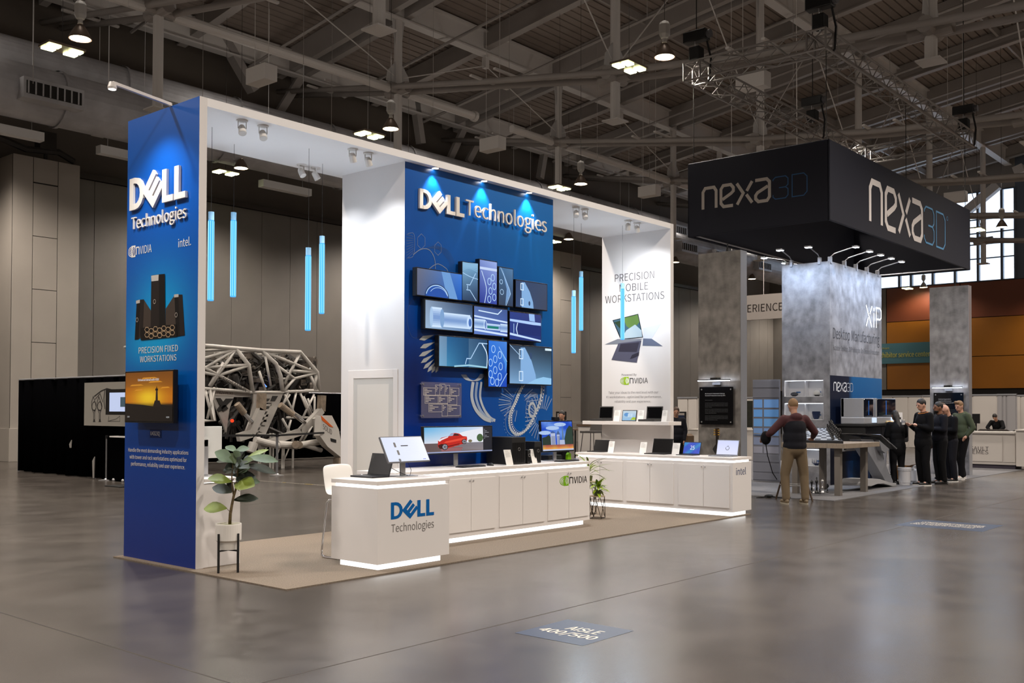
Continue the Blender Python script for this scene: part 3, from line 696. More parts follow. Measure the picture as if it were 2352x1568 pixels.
for k, (x, y, l_, an) in enumerate(((580, 1150, 95, -18), (585, 1200, 100, -22), (578, 1250, 105, -26), (590, 1290, 95, -34), (605, 1325, 90, -42), (630, 1345, 85, -52), (655, 1350, 75, -62), (680, 1348, 60, -70))):
    a = math.radians(an); dx, dy = math.cos(a), math.sin(a); nx, ny = -dy, dx; w = 15-k*.9
    p.poly([m3(x, y), m3(x+l_*.3*dx+nx*w, y+l_*.3*dy+ny*w), m3(x+l_*dx, y+l_*dy), m3(x+l_*.3*dx-nx*w, y+l_*.3*dy-ny*w)], (170, 176, 180), 4)
for cx, cy, r_ in ((594, 560, 34), (694, 603, 30)): p.stroke([m3(cx+r_*.75*math.cos(math.radians(60*k+30)), cy+r_*1.35*math.sin(math.radians(60*k+30))) for k in range(6)], .006, (110, 130, 170), 3, True)
p.stroke([m3(*q) for q in curve([(510, 515), (550, 518), (548, 640), (512, 660)])], .006, (110, 130, 170), 3)
for k in range(9): p.stroke([m3(505, 520+k*18), m3(546, 530+k*12)], .004, (96, 118, 160), 3)
p.stroke([m3(*q) for q in curve([(545, 640), (590, 608), (640, 610), (672, 660), (678, 725)])], .009, (130, 144, 170), 3); p.stroke([m3(*q) for q in curve([(640, 725), (690, 695), (740, 720), (755, 745)])], .009, (130, 144, 170), 3)
for k in range(7): p.stroke([m3(*q) for q in curve([(620+k*9, 600-k*3), (700+k*8, 610), (760+k*5, 680), (765+k*5, 740)])], .003, (60, 96, 156), 3)
p.stroke([m3(*q) for q in curve([(545, 900), (515, 960), (508, 1040), (530, 1120), (560, 1140), (600, 1120)])], .006, (60, 86, 140), 3)
p.build('mural_pattern', clo, rough=.4)
m1 = MB(); dell(YF(BY0), 8.63, 4.06, 9.425, 4.305, .03, m1); m1.build('raised_logo', letm, clo)
m1 = MB(); solidtext(m1, 'Technologies', (0, BY0-.03, 0), (1, 0, 0), (0, 0, 1), (0, -1, 0), 9.44, 4.03, 11.112, 4.315, .022, -.016); m1.build('raised_lettering', letm, clo)
# clear diagram plate
ap = thing('diagram_plate', 'clear plate engraved with a diagram of the screens on the blue mural', 'sign', (9.02, BY0, 1.7))
MB().box(8.662, 9.378, BY0-.045, BY0-.037, 1.483, 1.928).build('plate', mat('clear_acrylic', (118, 118, 150), .12, alpha=.45), ap)
bz = MB()
for x in (8.69, 9.35):
    for z in (1.51, 1.90): bz.tube((x, BY0-.052, z), (x, BY0, z), .012, n=10)
bz.build('standoff', silver, ap)
p = YF(BY0-.045); ln = (214, 206, 196)
for (a, b, c, d) in ((8.695, 1.765, 8.90, 1.855), (8.90, 1.77, 8.98, 1.893), (8.98, 1.77, 9.07, 1.907), (9.07, 1.77, 9.155, 1.895), (9.155, 1.765, 9.325, 1.86), (8.72, 1.665, 8.95, 1.76), (8.95, 1.665, 9.12, 1.76), (9.12, 1.65, 9.29, 1.76), (8.785, 1.56, 9.02, 1.655), (9.02, 1.505, 9.12, 1.655), (9.12, 1.51, 9.35, 1.64)):
    p.stroke([(a, b), (c, b), (c, d), (a, d)], .005, ln, 1, True)
    for k, f in enumerate((.3, .75, .45, .25)):
        p.rect(a+.012, d-.022-k*.019, a+.012+(c-a-.025)*f, d-.014-k*.019, ln, 1)
p.build('engraving', ap, rough=.5)

# eleven screens on the mural
def tv(i, lab, x0, x1, z0, z1, fn, cat='screen'):
    r = thing('wall_screen', lab, cat, ((x0+x1)/2, BY0, z0), 'screens on the blue mural'); d = .10; b = .012
    q = (BY0-d)/BY0; x0, x1, z0, z1 = x0*q, x1*q, H+(z0-H)*q, H+(z1-H)*q
    MB().box(x0, x1, BY0-d, BY0-.03, z0, z1).build('casing', blkp, r, bevel=.003); MB().box(x0+.1, x1-.1, BY0-.03, BY0, z0+.1, z1-.1).build('bracket', blkm, r)
    p = YF(BY0-d); w = x1-x0-2*b; h = z1-z0-2*b; p.o = V((x0+b, BY0-d, z0+b)); fn(p, w, h); s = p.build('screen', r, emis=1.1)
    return r
def lg(c0, c1, c2=None, c3=None):
    c2 = c2 or c1; c3 = c3 or c0
    return lambda x, y: [ (c0[i]*(1-x)+c1[i]*x)*(1-y)+(c3[i]*(1-x)+c2[i]*x)*y for i in range(3)]
CY1, CY2 = (170, 205, 240), (206, 228, 250)
def s1(p, w, h):
    p.grid(0, 0, w, h, 8, 5, lg((84, 92, 120), (20, 84, 178), (60, 120, 210), (100, 104, 124)), 1)
    p.poly([(w*.53, h), (w*.72, h), (w*.9, 0), (w*.66, 0)], (104, 150, 206), 2); p.poly([(w*.43+w*.27*math.cos(PI*k/16), h*.5*math.sin(PI*k/16)) for k in range(17)], (44, 66, 108), 3); p.poly([(w*.18, 0)]+[(w*.43+w*.25*math.cos(PI-PI*k/14), h*.42*math.sin(PI*k/14)) for k in range(15)], (34, 78, 160), 4)
    p.arc((w*.43, 0), w*.24, 10, 170, .012, CY1, 5, 20, h*.44); p.arc((w*.46, h*.0), w*.2, 20, 150, .007, CY1, 5, 20, h*.36)
def s2(p, w, h):
    p.grid(0, 0, w, h, 5, 8, lg((44, 68, 100), (32, 52, 84), (110, 160, 200), (130, 180, 214)), 1)
    for k in range(5): p.stroke(curve([(0, h*(.78+k*.05)), (w*.4, h*(.86+k*.03)), (w, h*(.8+k*.05))], 5), .008+.004*k, (130, 176, 210), 2)
    p.stroke([(w*.25, h*.42), (w*.48, h*.42), (w*.85, h*.75)], .01, CY1, 3); p.stroke([(w*.25, h*.28), (w*.48, h*.28), (w*.9, h*.02)], .01, CY1, 3); p.stroke([(w*.32, h*.30), (w*.32, h*.40)], .012, CY1, 3); p.stroke(curve([(0, h*.72), (w*.5, h*.64), (w, h*.6)]), .008, CY1, 3)
def s3(p, w, h):
    p.grid(0, 0, w, h, 4, 8, lg((40, 56, 140), (50, 70, 160), (150, 170, 224), (120, 140, 200)), 1)
    p.rect(0, h*.78, w, h*.84, (190, 206, 238), 2); p.stroke(curve([(w*.1, h*.75), (w*.38, h*.35), (w*.28, 0)]), .01, CY2, 2)
    for x, y in ((.75, .62), (.55, .52), (.62, .3), (.55, .1), (.84, .42), (.84, .16)): p.arc((w*x, h*y), w*.1, 0, 360, .01, CY1, 3, 14, w*.13)
def s4(p, w, h):
    p.grid(0, 0, w, h, 4, 8, lg((52, 66, 88), (40, 56, 84), (80, 120, 160), (60, 100, 140)), 1)
    p.poly([(w*.45, 0), (w*.82, h*.34), (w*.65, h*.55), (w*.2, h), (w*.55, h*.45)], (112, 150, 196), 2); p.stroke([(w*.1, h), (w*.72, h*.47), (w*.82, h*.33), (w*.5, 0)], .008, CY1, 3); p.arc((w*.2, h*.35), w*.12, 0, 360, .007, CY1, 3, 14); p.arc((w*.15, h*.62), w*.1, 0, 360, .007, CY1, 3, 12)
def rotor(p, w, h, x0, x1, up):
    f = 1 if up else 1
    p.poly([(w*x0, 0), (w*x0, h*.95), (w*(x0+.1), h*.96), (w*(x0+.26), h*.62), (w*(x0+.36), h*.25), (w*(x0+.38), 0)], (126, 168, 214), 2)
    for k in (0.08, .66): p.stroke([(w*(x0-.03), h*k), (w*(x0+.05), h*k), (w*(x0+.05), h*(k+.24)), (w*(x0-.03), h*(k+.24))], .012, CY2, 3, True)
    p.disc((w*(x0+.24), h*.18 if up else h*.75), w*.03, (48, 70, 104), 4, 12, h*.09)
def s5(p, w, h): p.grid(0, 0, w, h, 6, 5, lg((50, 74, 116), (58, 66, 88), (56, 72, 100), (44, 62, 96)), 1); rotor(p, w, h, .18, 0, True)
def shaft(p, w, h, a, b, r0, r1, l=2):
    N = 10
    for k in range(N):
        t = (k+.5)/N; c = .35+.65*abs(2*t-1)**1.2; cc = (60+150*c, 100+130*c, 170+80*c); y = r0+(r1-r0)*k/N; p.poly([(w*a, h*y), (w*b, h*y), (w*b, h*(y+(r1-r0)/N)), (w*a, h*(y+(r1-r0)/N))], cc, l)
def s6(p, w, h):
    p.grid(0, 0, w, h, 8, 5, lg((150, 176, 204), (96, 130, 176), (40, 60, 90), (130, 150, 176)), 1)
    shaft(p, w, h, .12, .34, .06, .78); p.disc((w*.12, h*.42), w*.035, (160, 190, 224), 3, 20, h*.36); shaft(p, w, h, .36, .95, .1, .62, 3); p.disc((w*.34, h*.4), w*.045, (120, 156, 200), 4, 20, h*.34); p.disc((w*.93, h*.34), w*.06, (190, 214, 244), 5, 20, h*.25); p.disc((w*.94, h*.34), w*.035, (70, 110, 180), 6, 20, h*.15)
def s7(p, w, h):
    p.grid(0, 0, w, h, 6, 5, lg((90, 120, 190), (70, 100, 180), (60, 84, 140), (80, 104, 160)), 1)
    p.poly([(0, h*.62), (w, h*.5), (w, h*.56), (0, h*.68)], (200, 220, 250), 2); p.poly([(0, h*.12), (w, h*.02), (w, h*.09), (0, h*.19)], (200, 220, 250), 2)
    shaft(p, w, h, 0, .32, .22, .55, 3); shaft(p, w, h, .78, 1, .16, .46, 3); shaft(p, w, h, .36, .77, .2, .42, 4); p.rect(w*.38, h*.25, w*.72, h*.34, (20, 118, 110), 5); p.arc((w*.32, h*.36), w*.04, 0, 360, .008, CY2, 5, 14, h*.16)
    p.stroke([(w*.12, h*.86), (w*.7, h*.80), (w*.82, h*.96)], .014, CY2, 4)
def s8(p, w, h):
    p.grid(0, 0, w, h, 6, 5, lg((30, 54, 130), (24, 44, 110), (50, 60, 120), (40, 60, 130)), 1)
    p.poly([(0, h*.66), (w, h*.58), (w, h*.70), (0, h*.74)], (170, 200, 246), 2); p.poly([(0, h*.24), (w, h*.06), (w, 0), (0, h*.16)], (190, 214, 250), 2); p.poly([(w*.6, h), (w*.78, h), (w*.8, h*.72), (w*.62, h*.74)], (150, 186, 236), 3); p.rect(w*.24, h*.2, w, h*.6, (22, 40, 104), 3); p.stroke([(w*.24, h*.2), (w*.2, h*.4), (w*.24, h*.62)], .014, CY2, 4); p.stroke([(w*.12, h*.24), (w*.12, h*.58)], .01, CY1, 4)
def s9(p, w, h):
    p.grid(0, 0, w, h, 8, 5, lg((110, 160, 196), (44, 84, 116), (24, 60, 96), (110, 140, 170)), 1)
    p.grid(w*.15, 0, w*.6, h, 4, 4, lg((60, 130, 170), (24, 76, 120), (20, 70, 110), (30, 90, 140)), 2)
    p.stroke([(w*.53, h*.1), (w*.56, h*.3), (w*.64, h*.3), (w*.82, h*.86), (w, h*.86)], .012, CY1, 3); p.stroke(curve([(w*.88, h*.86), (w*.99, h*.5), (w*.99, 0)]), .016, CY2, 3); p.stroke([(w*.3, h*.01), (w*.6, h*.07), (w, h*.02)], .02, (150, 200, 220), 3)
def s10(p, w, h):
    p.grid(0, 0, w, h, 4, 8, lg((20, 90, 200), (10, 60, 170), (70, 130, 210), (40, 110, 210)), 1)
    for x, y in ((.25, .82), (.6, .7), (.35, .6), (.1, .52), (.65, .45), (.35, .36), (.1, .27), (.6, .22), (.2, .12), (.45, .09)): p.arc((w*x, h*y), w*.1, 0, 360, .009, CY1, 3, 14, w*.13)
    p.poly([(w*.6, h*.85), (w*.98, h*.6), (w, h*.5), (w*.9, h*.3), (w*.9, h*.5)], (70, 140, 220), 2); p.stroke([(w*.55, h*.88), (w, h*.56)], .008, CY1, 3); p.stroke([(w*.6, 0), (w, h*.3)], .01, CY1, 3)
def s11(p, w, h):
    p.grid(0, 0, w, h, 8, 5, lg((120, 160, 200), (90, 140, 180), (30, 46, 60), (40, 60, 84)), 1); rotor(p, w, h, .25, 0, False)
    p.poly([(w*.4, 0), (w*.62, h*.14), (w*.8, h*.2), (w, h*.17), (w, 0)], (140, 190, 228), 2); p.stroke([(0, h), (w*.25, h*.72)], .008, CY1, 3); p.rect(w*.84, h*.92, w, h*.98, (210, 230, 240), 3)
TVS = [('black screen showing a blue dome, far left of the top row', 8.608, 9.434, 2.985, 3.338, s1), ('upright screen showing a thin rocket-like outline, left of the tallest', 9.42, 9.735, 2.99, 3.503, s2), ('tallest upright screen showing a perforated panel, top centre', 9.75, 10.115, 2.985, 3.573, s3), ('narrow upright screen showing a curved blade, right of the tallest', 10.133, 10.448, 2.985, 3.515, s4), ('landscape screen showing a toothed wheel, top right', 10.485, 11.195, 2.99, 3.377, s5),
       ('large screen showing a fat glowing shaft, left of the middle row', 8.754, 9.635, 2.585, 2.958, s6), ('screen showing a green bar inside a shaft, centre of the middle row', 9.645, 10.332, 2.565, 2.952, s7), ('screen showing a dark blue cylinder, right of the middle row', 10.36, 11.057, 2.536, 2.935, s8), ('wide teal screen showing a curved cone, left of the bottom row', 9.0, 9.926, 2.125, 2.525, s9), ('upright screen of blue rings, middle of the bottom row', 9.93, 10.325, 1.885, 2.518, s10), ('big screen showing a pale toothed wheel, right of the bottom row', 10.362, 11.297, 1.936, 2.482, s11)]
for i, a in enumerate(TVS): tv(i, *a)

# screen on the blue end panel
r = thing('wall_screen', 'black screen showing a lighthouse at orange sunset on the blue end panel', 'screen', (XA, 9.7, 1.43))
TA, TB = PX(287.5, 853, XA-.13), PX(398, 972, XA-.13); MB().box(XA-.13, XA-.08, TB.y, TA.y, TB.z, TA.z).build('casing', blkp, r, bevel=.004); MB().box(XA-.08, XA, 9.4, 9.9, 1.5, 1.9).build('bracket', blkm, r)
p = XF(XA-.13); p.o = V((XA-.13, TA.y-.015, TB.z+.018)); w, h = TA.y-TB.y-.03, TA.z-TB.z-.034
def sun(x, y):
    g = math.exp(-(((x-.5)/.3)**2+((y-.48)/.2)**2)); b = (200, 110, 10) if y > .35 else (30, 16, 8); c = [b[i]*(1-.55*max(0, y-.5)) for i in range(3)]
    if y > .7: c = [c[i]*.8+(70, 56, 50)[i]*.2 for i in range(3)]
    return [min(255, c[i]*(1-g)+(255, 210, 40)[i]*g) if y > .33 else c[i] for i in range(3)]
p.grid(0, 0, w, h, 14, 18, sun, 1); p.poly([(0, 0), (w, 0), (w, h*.30), (w*.75, h*.34), (w*.6, h*.30), (w*.4, h*.33), (0, h*.36)], (22, 14, 10), 2)
p.poly([(w*.60, h*.28), (w*.78, h*.30), (w*.74, h*.42), (w*.64, h*.42)], (30, 20, 14), 3); p.poly([(w*.655, h*.4), (w*.705, h*.4), (w*.695, h*.66), (w*.665, h*.66)], (40, 26, 18), 3); p.rect(w*.652, h*.62, w*.708, h*.66, (30, 20, 14), 4); p.poly([(w*.668, h*.66), (w*.692, h*.66), (w*.68, h*.72)], (30, 20, 14), 4)
for k, (x, y, l_) in enumerate(((.1, .72, .3), (.5, .78, .3), (.2, .62, .2), (.75, .66, .2), (.35, .86, .35))): p.poly([(w*x, h*y), (w*(x+l_), h*(y+.01)), (w*(x+l_*.8), h*(y+.035)), (w*(x+.04), h*(y+.03))], (226, 150, 40), 2)
p.text('Enhanced detail with HDR', w*.28, h*.82, w*.72, h*.87, (240, 240, 240), 4, .01); p.text('SDR', w*.05, h*.07, w*.1, h*.1, (220, 220, 220), 4); p.text('HDR', w*.88, h*.07, w*.94, h*.1, (220, 220, 220), 4)
p.build('screen', r, emis=.75)

# ------------------------------------------------------------------ counters
seam = mat('seam_shadow', (150, 145, 140), .6)
def counter(name, lab, x0, x1, y0, y1, ins, doors=(), zt=.885):
    """ins: inset of the lit base on each side -x,+x,-y,+y"""
    r = thing(name, lab, 'counter', ((x0+x1)/2, (y0+y1)/2, .012))
    MB().box(x0+.004, x1-.004, y0+.004, y1-.004, .075, .812).build('body', white, r, bevel=.002)
    MB().box(x0, x1, y0, y1, zt-.042, zt).build('countertop', white2, r, bevel=.004)
    MB().box(x0+.035, x1-.035, y0+.035, y1-.035, .812, zt-.042).build('light_strip', stripm, r)
    MB().box(x0+ins, x1-ins, y0+ins, y1-ins, .012, .075).build('lit_base', glow('white_base', (255, 252, 248), STRIP*.85), r)
    for ax, a0, a1, kn in doors:
        d = MB(); t = .012
        if ax == 'y': d.box(a0+.003, a1-.003, y0-t+.004, y0+.004, .135, .765)
        else: d.box(x0-t+.004, x0+.004, a0+.003, a1-.003, .135, .765)
        do = d.build('door', white, r, bevel=.0015)
        if kn is not None:
            kz = .735; k = MB()
            if ax == 'y': k.tube((kn, y0-.008, kz), (kn, y0-.022, kz), .008, n=10)
            else: k.tube((x0-.008, kn, kz), (x0-.022, kn, kz), .008, n=10)
            k.build('knob', silver, do)
    return r
rc = counter('reception_counter', 'short white lit counter with a blue logo in front, nearest the aisle', 6.61, 7.62, 7.345, 8.05, .07)
p = YF(7.3485); a0 = PY(899, 1190, 7.34); a1 = PY(998, 1184, 7.34)
dell(p, a0.x, PY(899, 1193, 7.34).z, a1.x, PY(899, 1154, 7.34).z, 0, col=(0, 96, 170), l=1)
p.text('Technologies', PY(900, 1215, 7.34).x, PY(900, 1229, 7.34).z, a1.x, PY(900, 1203, 7.34).z, (120, 116, 114), 1, -.01)
p.build('logo', rc, rough=.4)
xs = [PY(q, 1180, 8.22).x for q in (1028.5, 1080.5, 1137, 1145.5, 1199, 1250, 1257, 1305, 1351)]
mc = counter('main_counter', 'long white lit counter with cupboard doors before the blue mural', 7.66, 11.31, 8.215, 8.87, .07,
             [('y', 7.70, xs[0]-.1, None), ('y', xs[0], xs[1], xs[1]-.03), ('y', xs[1], xs[2], xs[1]+.03), ('y', xs[3], xs[4], xs[4]-.03), ('y', xs[4], xs[5], xs[4]+.03), ('y', xs[6], xs[7], xs[7]-.03), ('y', xs[7], xs[8], xs[7]+.03)])
p = YF(8.206); A = PY(1287, 1104, 8.206); B = PY(1350, 1102, 8.206); nvid(p, A.x, PY(1320, 1109.5, 8.206).z, B.x-.02, PY(1320, 1094.5, 8.206).z, (118, 178, 0), (36, 32, 30), 1, (226, 222, 220)); p.build('logo', mc, rough=.4)
ys = [PX(q, 1110, 13.51).y for q in (1335, 1378, 1430.5, 1438.6, 1493, 1547.8, 1558, 1616, 1676)]
ic = counter('side_counter', 'white lit counter with cupboard doors along the right end of the booth', 13.51, 14.11, 7.205, 10.12, .07,
             [('x', ys[1], ys[0], ys[1]+.03), ('x', ys[2], ys[1], ys[1]-.03), ('x', ys[4], ys[3], ys[4]+.03), ('x', ys[5], ys[4], ys[4]-.03), ('x', ys[7], ys[6], ys[7]+.03), ('x', ys[8], ys[7], ys[7]-.03)])
p = YF(7.2085); p.text('intel', PY(1692, 1085, 7.2).x, PY(1692, 1091, 7.2).z, PY(1714.5, 1085, 7.2).x, PY(1692, 1074, 7.2).z, (84, 92, 124), 1, .01); p.build('logo', ic, rough=.4)
# low white cabinet behind the blue end panel
sc_ = thing('low_cabinet', 'plain white cabinet standing behind the blue end panel', 'cabinet', (5.83, 9.2, .012))
MB().box(5.62, 6.045, 8.80, 9.6, .012, .85).build('body', white, sc_, bevel=.003); MB().box(5.618, 6.06, 8.785, 9.62, .855, .892).build('top', white2, sc_, bevel=.004); MB().box(5.63, 6.03, 8.81, 9.58, .85, .855).build('light_strip', stripm, sc_)
sh = MB().box(13.95, 14.343, 8.58, 10.30, 1.345, 1.405).build('wall_shelf', white2, bevel=.004); tag(sh, 'thick white shelf on the white end wall holding three devices', 'shelf')

# spotlights, downlights, arm lamp, pendants
def spot_proto():
    r = thing('spotlight', '', 'spotlight'); w_ = mat('spot_white', (225, 222, 218), .4)
    MB().lathe([(.06, -.014), (.06, 0)], n=20).build('ceiling_plate', w_, r); MB().box(-.008, .008, -.045, -.04, -.09, -.014).box(-.008, .008, .04, .045, -.09, -.014).build('yoke', w_, r)
    M = Matrix.Translation((0, 0, -.1)) @ Euler((0, .55, 0)).to_matrix().to_4x4()
    MB().lathe([(.028, .05), (.036, .03), (.042, -.05), (.038, -.055)], n=18).xf(M).build('lamp_head', w_, r, smooth=False); MB().lathe([(0, -.052), (.034, -.052)], n=16, caps=False).xf(M).build('lens', glow('spot_lens', (255, 250, 240), 14), r)
    return r
sp_ = spot_proto(); sp0 = True
for i, (X, Y, tgt, lab) in enumerate(((6.12, 8.93, (5.75, 8.0, .9), 'left of the first pair, by the blue panel'), (6.38, 8.93, (6.0, 7.9, .9), 'right of the first pair, by the blue panel'), (7.62, 8.93, (8.4, 9.35, 2.6), 'left of the second pair, beside the closet'), (7.86, 8.93, (8.4, 9.1, 2.8), 'right of the second pair, beside the closet'),
        (7.70, 9.98, (8.0, 8.1, .9), 'left of the pair at the rear canopy edge'), (7.92, 9.98, (8.4, 9.7, 2.6), 'right of the pair at the rear canopy edge'), (11.93, 8.93, (11.0, 8.2, .9), 'left of the third pair, right of the mural'), (12.15, 8.93, (11.6, 8.0, .9), 'right of the third pair, right of the mural'), (13.3, 8.93, (14.34, 9.7, 3.2), 'left of the last pair, near the end wall'), (13.56, 8.93, (14.34, 9.1, 3.3), 'right of the last pair, near the end wall'))):
    lab = 'small white spotlight under the canopy, '+lab; rz = math.atan2(tgt[1]-Y, tgt[0]-X)+PI
    if sp0: place(sp_, (X, Y, 4.6), rz); sp_['label'] = lab; sp_['group'] = 'spotlights under the canopy'; sp0 = False
    else: dup(sp_, (X, Y, 4.6), rz, lab, 'spotlights under the canopy')
    L = bpy.data.lights.new('booth_spot', 'SPOT'); L.energy = BOOTH_SPOT_W*(.4 if i > 7 else .2 if i in (2, 3, 4, 5) else 1.3); L.color = (.91, .95, 1); L.spot_size = math.radians(105); L.spot_blend = 1.0; L.shadow_soft_size = .035
    o = bpy.data.objects.new('booth_spot', L); COL.objects.link(o); d = (V(tgt)-V((X, Y, 4.45))).normalized(); o.location = V((X, Y, 4.46))+d*.09; o.rotation_euler = d.to_track_quat('-Z', 'Y').to_euler()
for i, (X, lab) in enumerate(((8.88, 'left'), (9.79, 'middle'), (10.72, 'right'))):
    r = thing('downlight', 'round recessed downlight over the mural, the %s one of three' % lab, 'downlight', (X, 8.83, 4.6), 'downlights over the mural'); MB().lathe([(.05, -.008), (.05, 0)], (X, 8.837, 4.6), 20).build('trim_ring', white2, r); MB().lathe([(0, -.0085), (.04, -.0085)], (X, 8.837, 4.6), 16, caps=False).build('lens', glow('spot_lens2', (255, 250, 240), 12), r)
    L = bpy.data.lights.new('downlight', 'SPOT'); L.energy = DOWNLIGHT_W; L.color = (1, 1, 1); L.spot_size = math.radians(80); L.spot_blend = .5; L.shadow_soft_size = .03; o = bpy.data.objects.new('downlight', L); COL.objects.link(o); o.location = (X, 8.80, 4.57); o.rotation_euler = V((0, .10, -1)).to_track_quat('-Z', 'Y').to_euler()
arm = thing('arm_lamp', 'long white arm lamp reaching out from the top of the blue end panel', 'lamp', (XA+.04, 9.34, ZC)); tip = V((3.98, 9.36, 4.86))
tip = PY(258, 190, 9.34)
MB().bar((XA+.05, 9.34, ZC+.02), tip, .035, .03).build('arm', white2, arm); MB().lathe([(.03, .05), (.045, 0), (.04, -.02)], tip-V((0, 0, .045)), 14).build('lamp_head', white2, arm); MB().lathe([(0, 0), (.036, 0)], tip-V((0, 0, .066)), 14, caps=False).build('lens', glow('spot_lens', (255, 250, 240), 14), arm); MB().box(XA+.02, XA+.08, 9.31, 9.37, ZC, ZC+.05).build('clamp', blkm, arm)
L = bpy.data.lights.new('arm_light', 'SPOT'); L.energy = 85; L.spot_size = math.radians(95); L.spot_blend = .8; L.shadow_soft_size = .04; o = bpy.data.objects.new('arm_light', L); COL.objects.link(o); o.location = tip-V((0, 0, .09)); o.rotation_euler = (V((XA, 9.45, 3.0))-tip).to_track_quat('-Z', 'Y').to_euler()
tubm = glow('blue_tube', (70, 165, 255), PENDANT*1.5); tubc = glow('tube_core', (150, 215, 255), PENDANT*1.6); tubt = mat('frosted_tube', (150, 190, 215), .3, emit=(70, 140, 190), es=.35)
for (px, pt, pb, X, Y, lab) in ((485, 487, 692, 6.065, 9.399, 'far left, nearest the blue panel'), (535, 488, 683, 6.619, 9.808, 'second from the blue panel'), (708, 569, 760, 7.286, 9.305, 'the lower one beside the closet'), (740, 542, 721, 7.847, 9.756, 'the higher one beside the closet'), (1319, 666, 810, 12.305, 9.254, 'the lower one right of the mural'), (1335, 622, 758, 13.043, 9.659, 'the higher one right of the mural'), (1431, 649, 779, 13.626, 9.253, 'in front of the laptop picture on the end wall')):
    dd = math.hypot(X, Y); k = X*FW.x+Y*FW.y; zt = H+(CY-pt)/FPX*k+k*math.tan(PITCH)-0; zb = H+(CY-pb)/FPX*k+k*math.tan(PITCH)
    r = thing('pendant_tube', 'glowing blue tube pendant, '+lab, 'pendant lamp', (X, Y, zb), 'blue tube pendants')
    MB().tube((X, Y, zb), (X, Y, zt-.09), .031, n=18).build('lit_tube', tubm, r); MB().tube((X, Y, zt-.09), (X, Y, zt), .031, n=18).build('frosted_end', tubt, r)
    b = MB()
    d = V((X, Y, 0)).normalized()
    for s in range(8):
        a = 2*PI*s/8; q = V((X+.0305*math.cos(a), Y+.0305*math.sin(a), 0)); b.tube(q+V((0, 0, zb+.01)), q+V((0, 0, zt-.1)), .004, n=4)
    b.build('bright_strips', tubc, r); MB().tube((X, Y, zt), (X, Y, 4.6), .0025, n=4).build('cord', blkm, r)
    L = bpy.data.lights.new('pendant_fill', 'POINT'); L.energy = PENDANT*12; L.color = (.72, .85, 1); L.shadow_soft_size = .06; o = bpy.data.objects.new('pendant_fill', L); COL.objects.link(o); o.location = (X, Y-.12, (zt+zb)/2)  # added point beside the tube, brightens the canopy beyond the tube's own glow

# ================================================================== THINGS ON THE BOOTH
def leafmesh(L, Wd, curl=.25, n=6, fold=.12):      # a leaf lying along +X from the origin
    m = MB(); rows = []
    for i in range(n+1):
        t = i/n; w = Wd*(math.sin(PI*min(1, t*.96+.02))**.75)*(.62+.55*t if t < .75 else 1.03-.5*(t-.75)); z = -curl*L*t*t
        rows.append([(L*t, -w/2, z+fold*w), (L*t, 0, z), (L*t, w/2, z+fold*w)])
    vs = [q for r in rows for q in r]; fs = []
    for i in range(n):
        for j in range(2): fs.append((i*3+j, i*3+j+1, (i+1)*3+j+1, (i+1)*3+j))
    return m.add(vs, fs)
def orient(d, up):      # rotation taking +X to d, +Z near up
    d = d.normalized(); y = V(up).cross(d)
    if y.length < 1e-3: y = V((0, 1, 0)).cross(d)
    y.normalize(); z = d.cross(y); return Matrix((d, y, z)).transposed()
# --- fiddle leaf plant in a white pot on a black stand
KD = 9.75
def pk(x, y, k=KD): return V((0, 0, H))+ray(440+x*.2358, 960+y*.2358)*k
PC = V((5.99, 8.40, 0)); c0 = PZ(524, 1312, .012); PC = V((c0.x, c0.y, .012)); KD = PC.x*FW.x+PC.y*FW.y
pl = thing('potted_fiddle_fig', 'leafy fiddle leaf plant in a white pot on black legs beside the blue panel', 'potted plant', PC)
ztop = pk(362, 1022, KD).z; zbot = pk(362, 1270, KD).z
potm = mat('pot_white', (228, 224, 218), .4)
MB().lathe([(.02, zbot), (.088, zbot), (.10, zbot+.07), (.122, zbot+.09), (.124, ztop-.01), (.122, ztop), (.112, ztop), (.11, ztop-.02), (0, ztop-.02)], (PC.x, PC.y, 0), 32, caps=False).build('pot', potm, pl, smooth=False)
MB().lathe([(0, ztop-.012), (.10, ztop-.018), (.11, ztop-.03)], (PC.x, PC.y, 0), 20, caps=False).build('moss', mat('moss', (112, 118, 28), .9, noise=(60, .4), bump=(90, .8, .01)), pl)
for k in range(4):
    a = math.radians(45+90*k)+math.atan2(PC.y, PC.x); x, y = PC.x+.128*math.cos(a), PC.y+.128*math.sin(a); MB().box(x-.008, x+.008, y-.008, y+.008, .012, ztop-.09).build('leg', blkm, pl)
s = MB()
for k in (0, 1):
    a = math.radians(45+90*k)+math.atan2(PC.y, PC.x); d = V((math.cos(a), math.sin(a), 0))*.125; z = zbot-.008; s.bar(PC*1+V((0, 0, z-.012))-d, PC*1+V((0, 0, z-.012))+d, .014, .014)
s.build('cross_bar', blkm, pl)
bark = mat('fig_bark', (104, 88, 62), .9, noise=(40, .3)); t = MB()
t.path([pk(*q, KD) for q in ((372, 1030), (378, 930), (392, 850), (410, 760), (432, 690), (440, 600), (452, 500), (500, 440), (545, 385))], [.016, .015, .013, .012, .011, .009, .007, .005, .004], 8); t.path([pk(*q, KD) for q in ((412, 750), (398, 680), (392, 560), (400, 470), (395, 380))], [.010, .008, .006, .005, .003], 7)
t.path([pk(*q, KD) for q in ((372, 910), (345, 882))], .003, 5); t.build('trunk', bark, pl, smooth=True)
lfm = [mat('fig_leaf', (54, 70, 26), .6, noise=(9, .25)), mat('fig_leaf_dark', (28, 38, 20), .6, noise=(9, .25)), mat('fig_leaf_bright', (104, 118, 38), .55, noise=(9, .2)), mat('fig_leaf_pale', (70, 88, 60), .6, noise=(9, .2))]
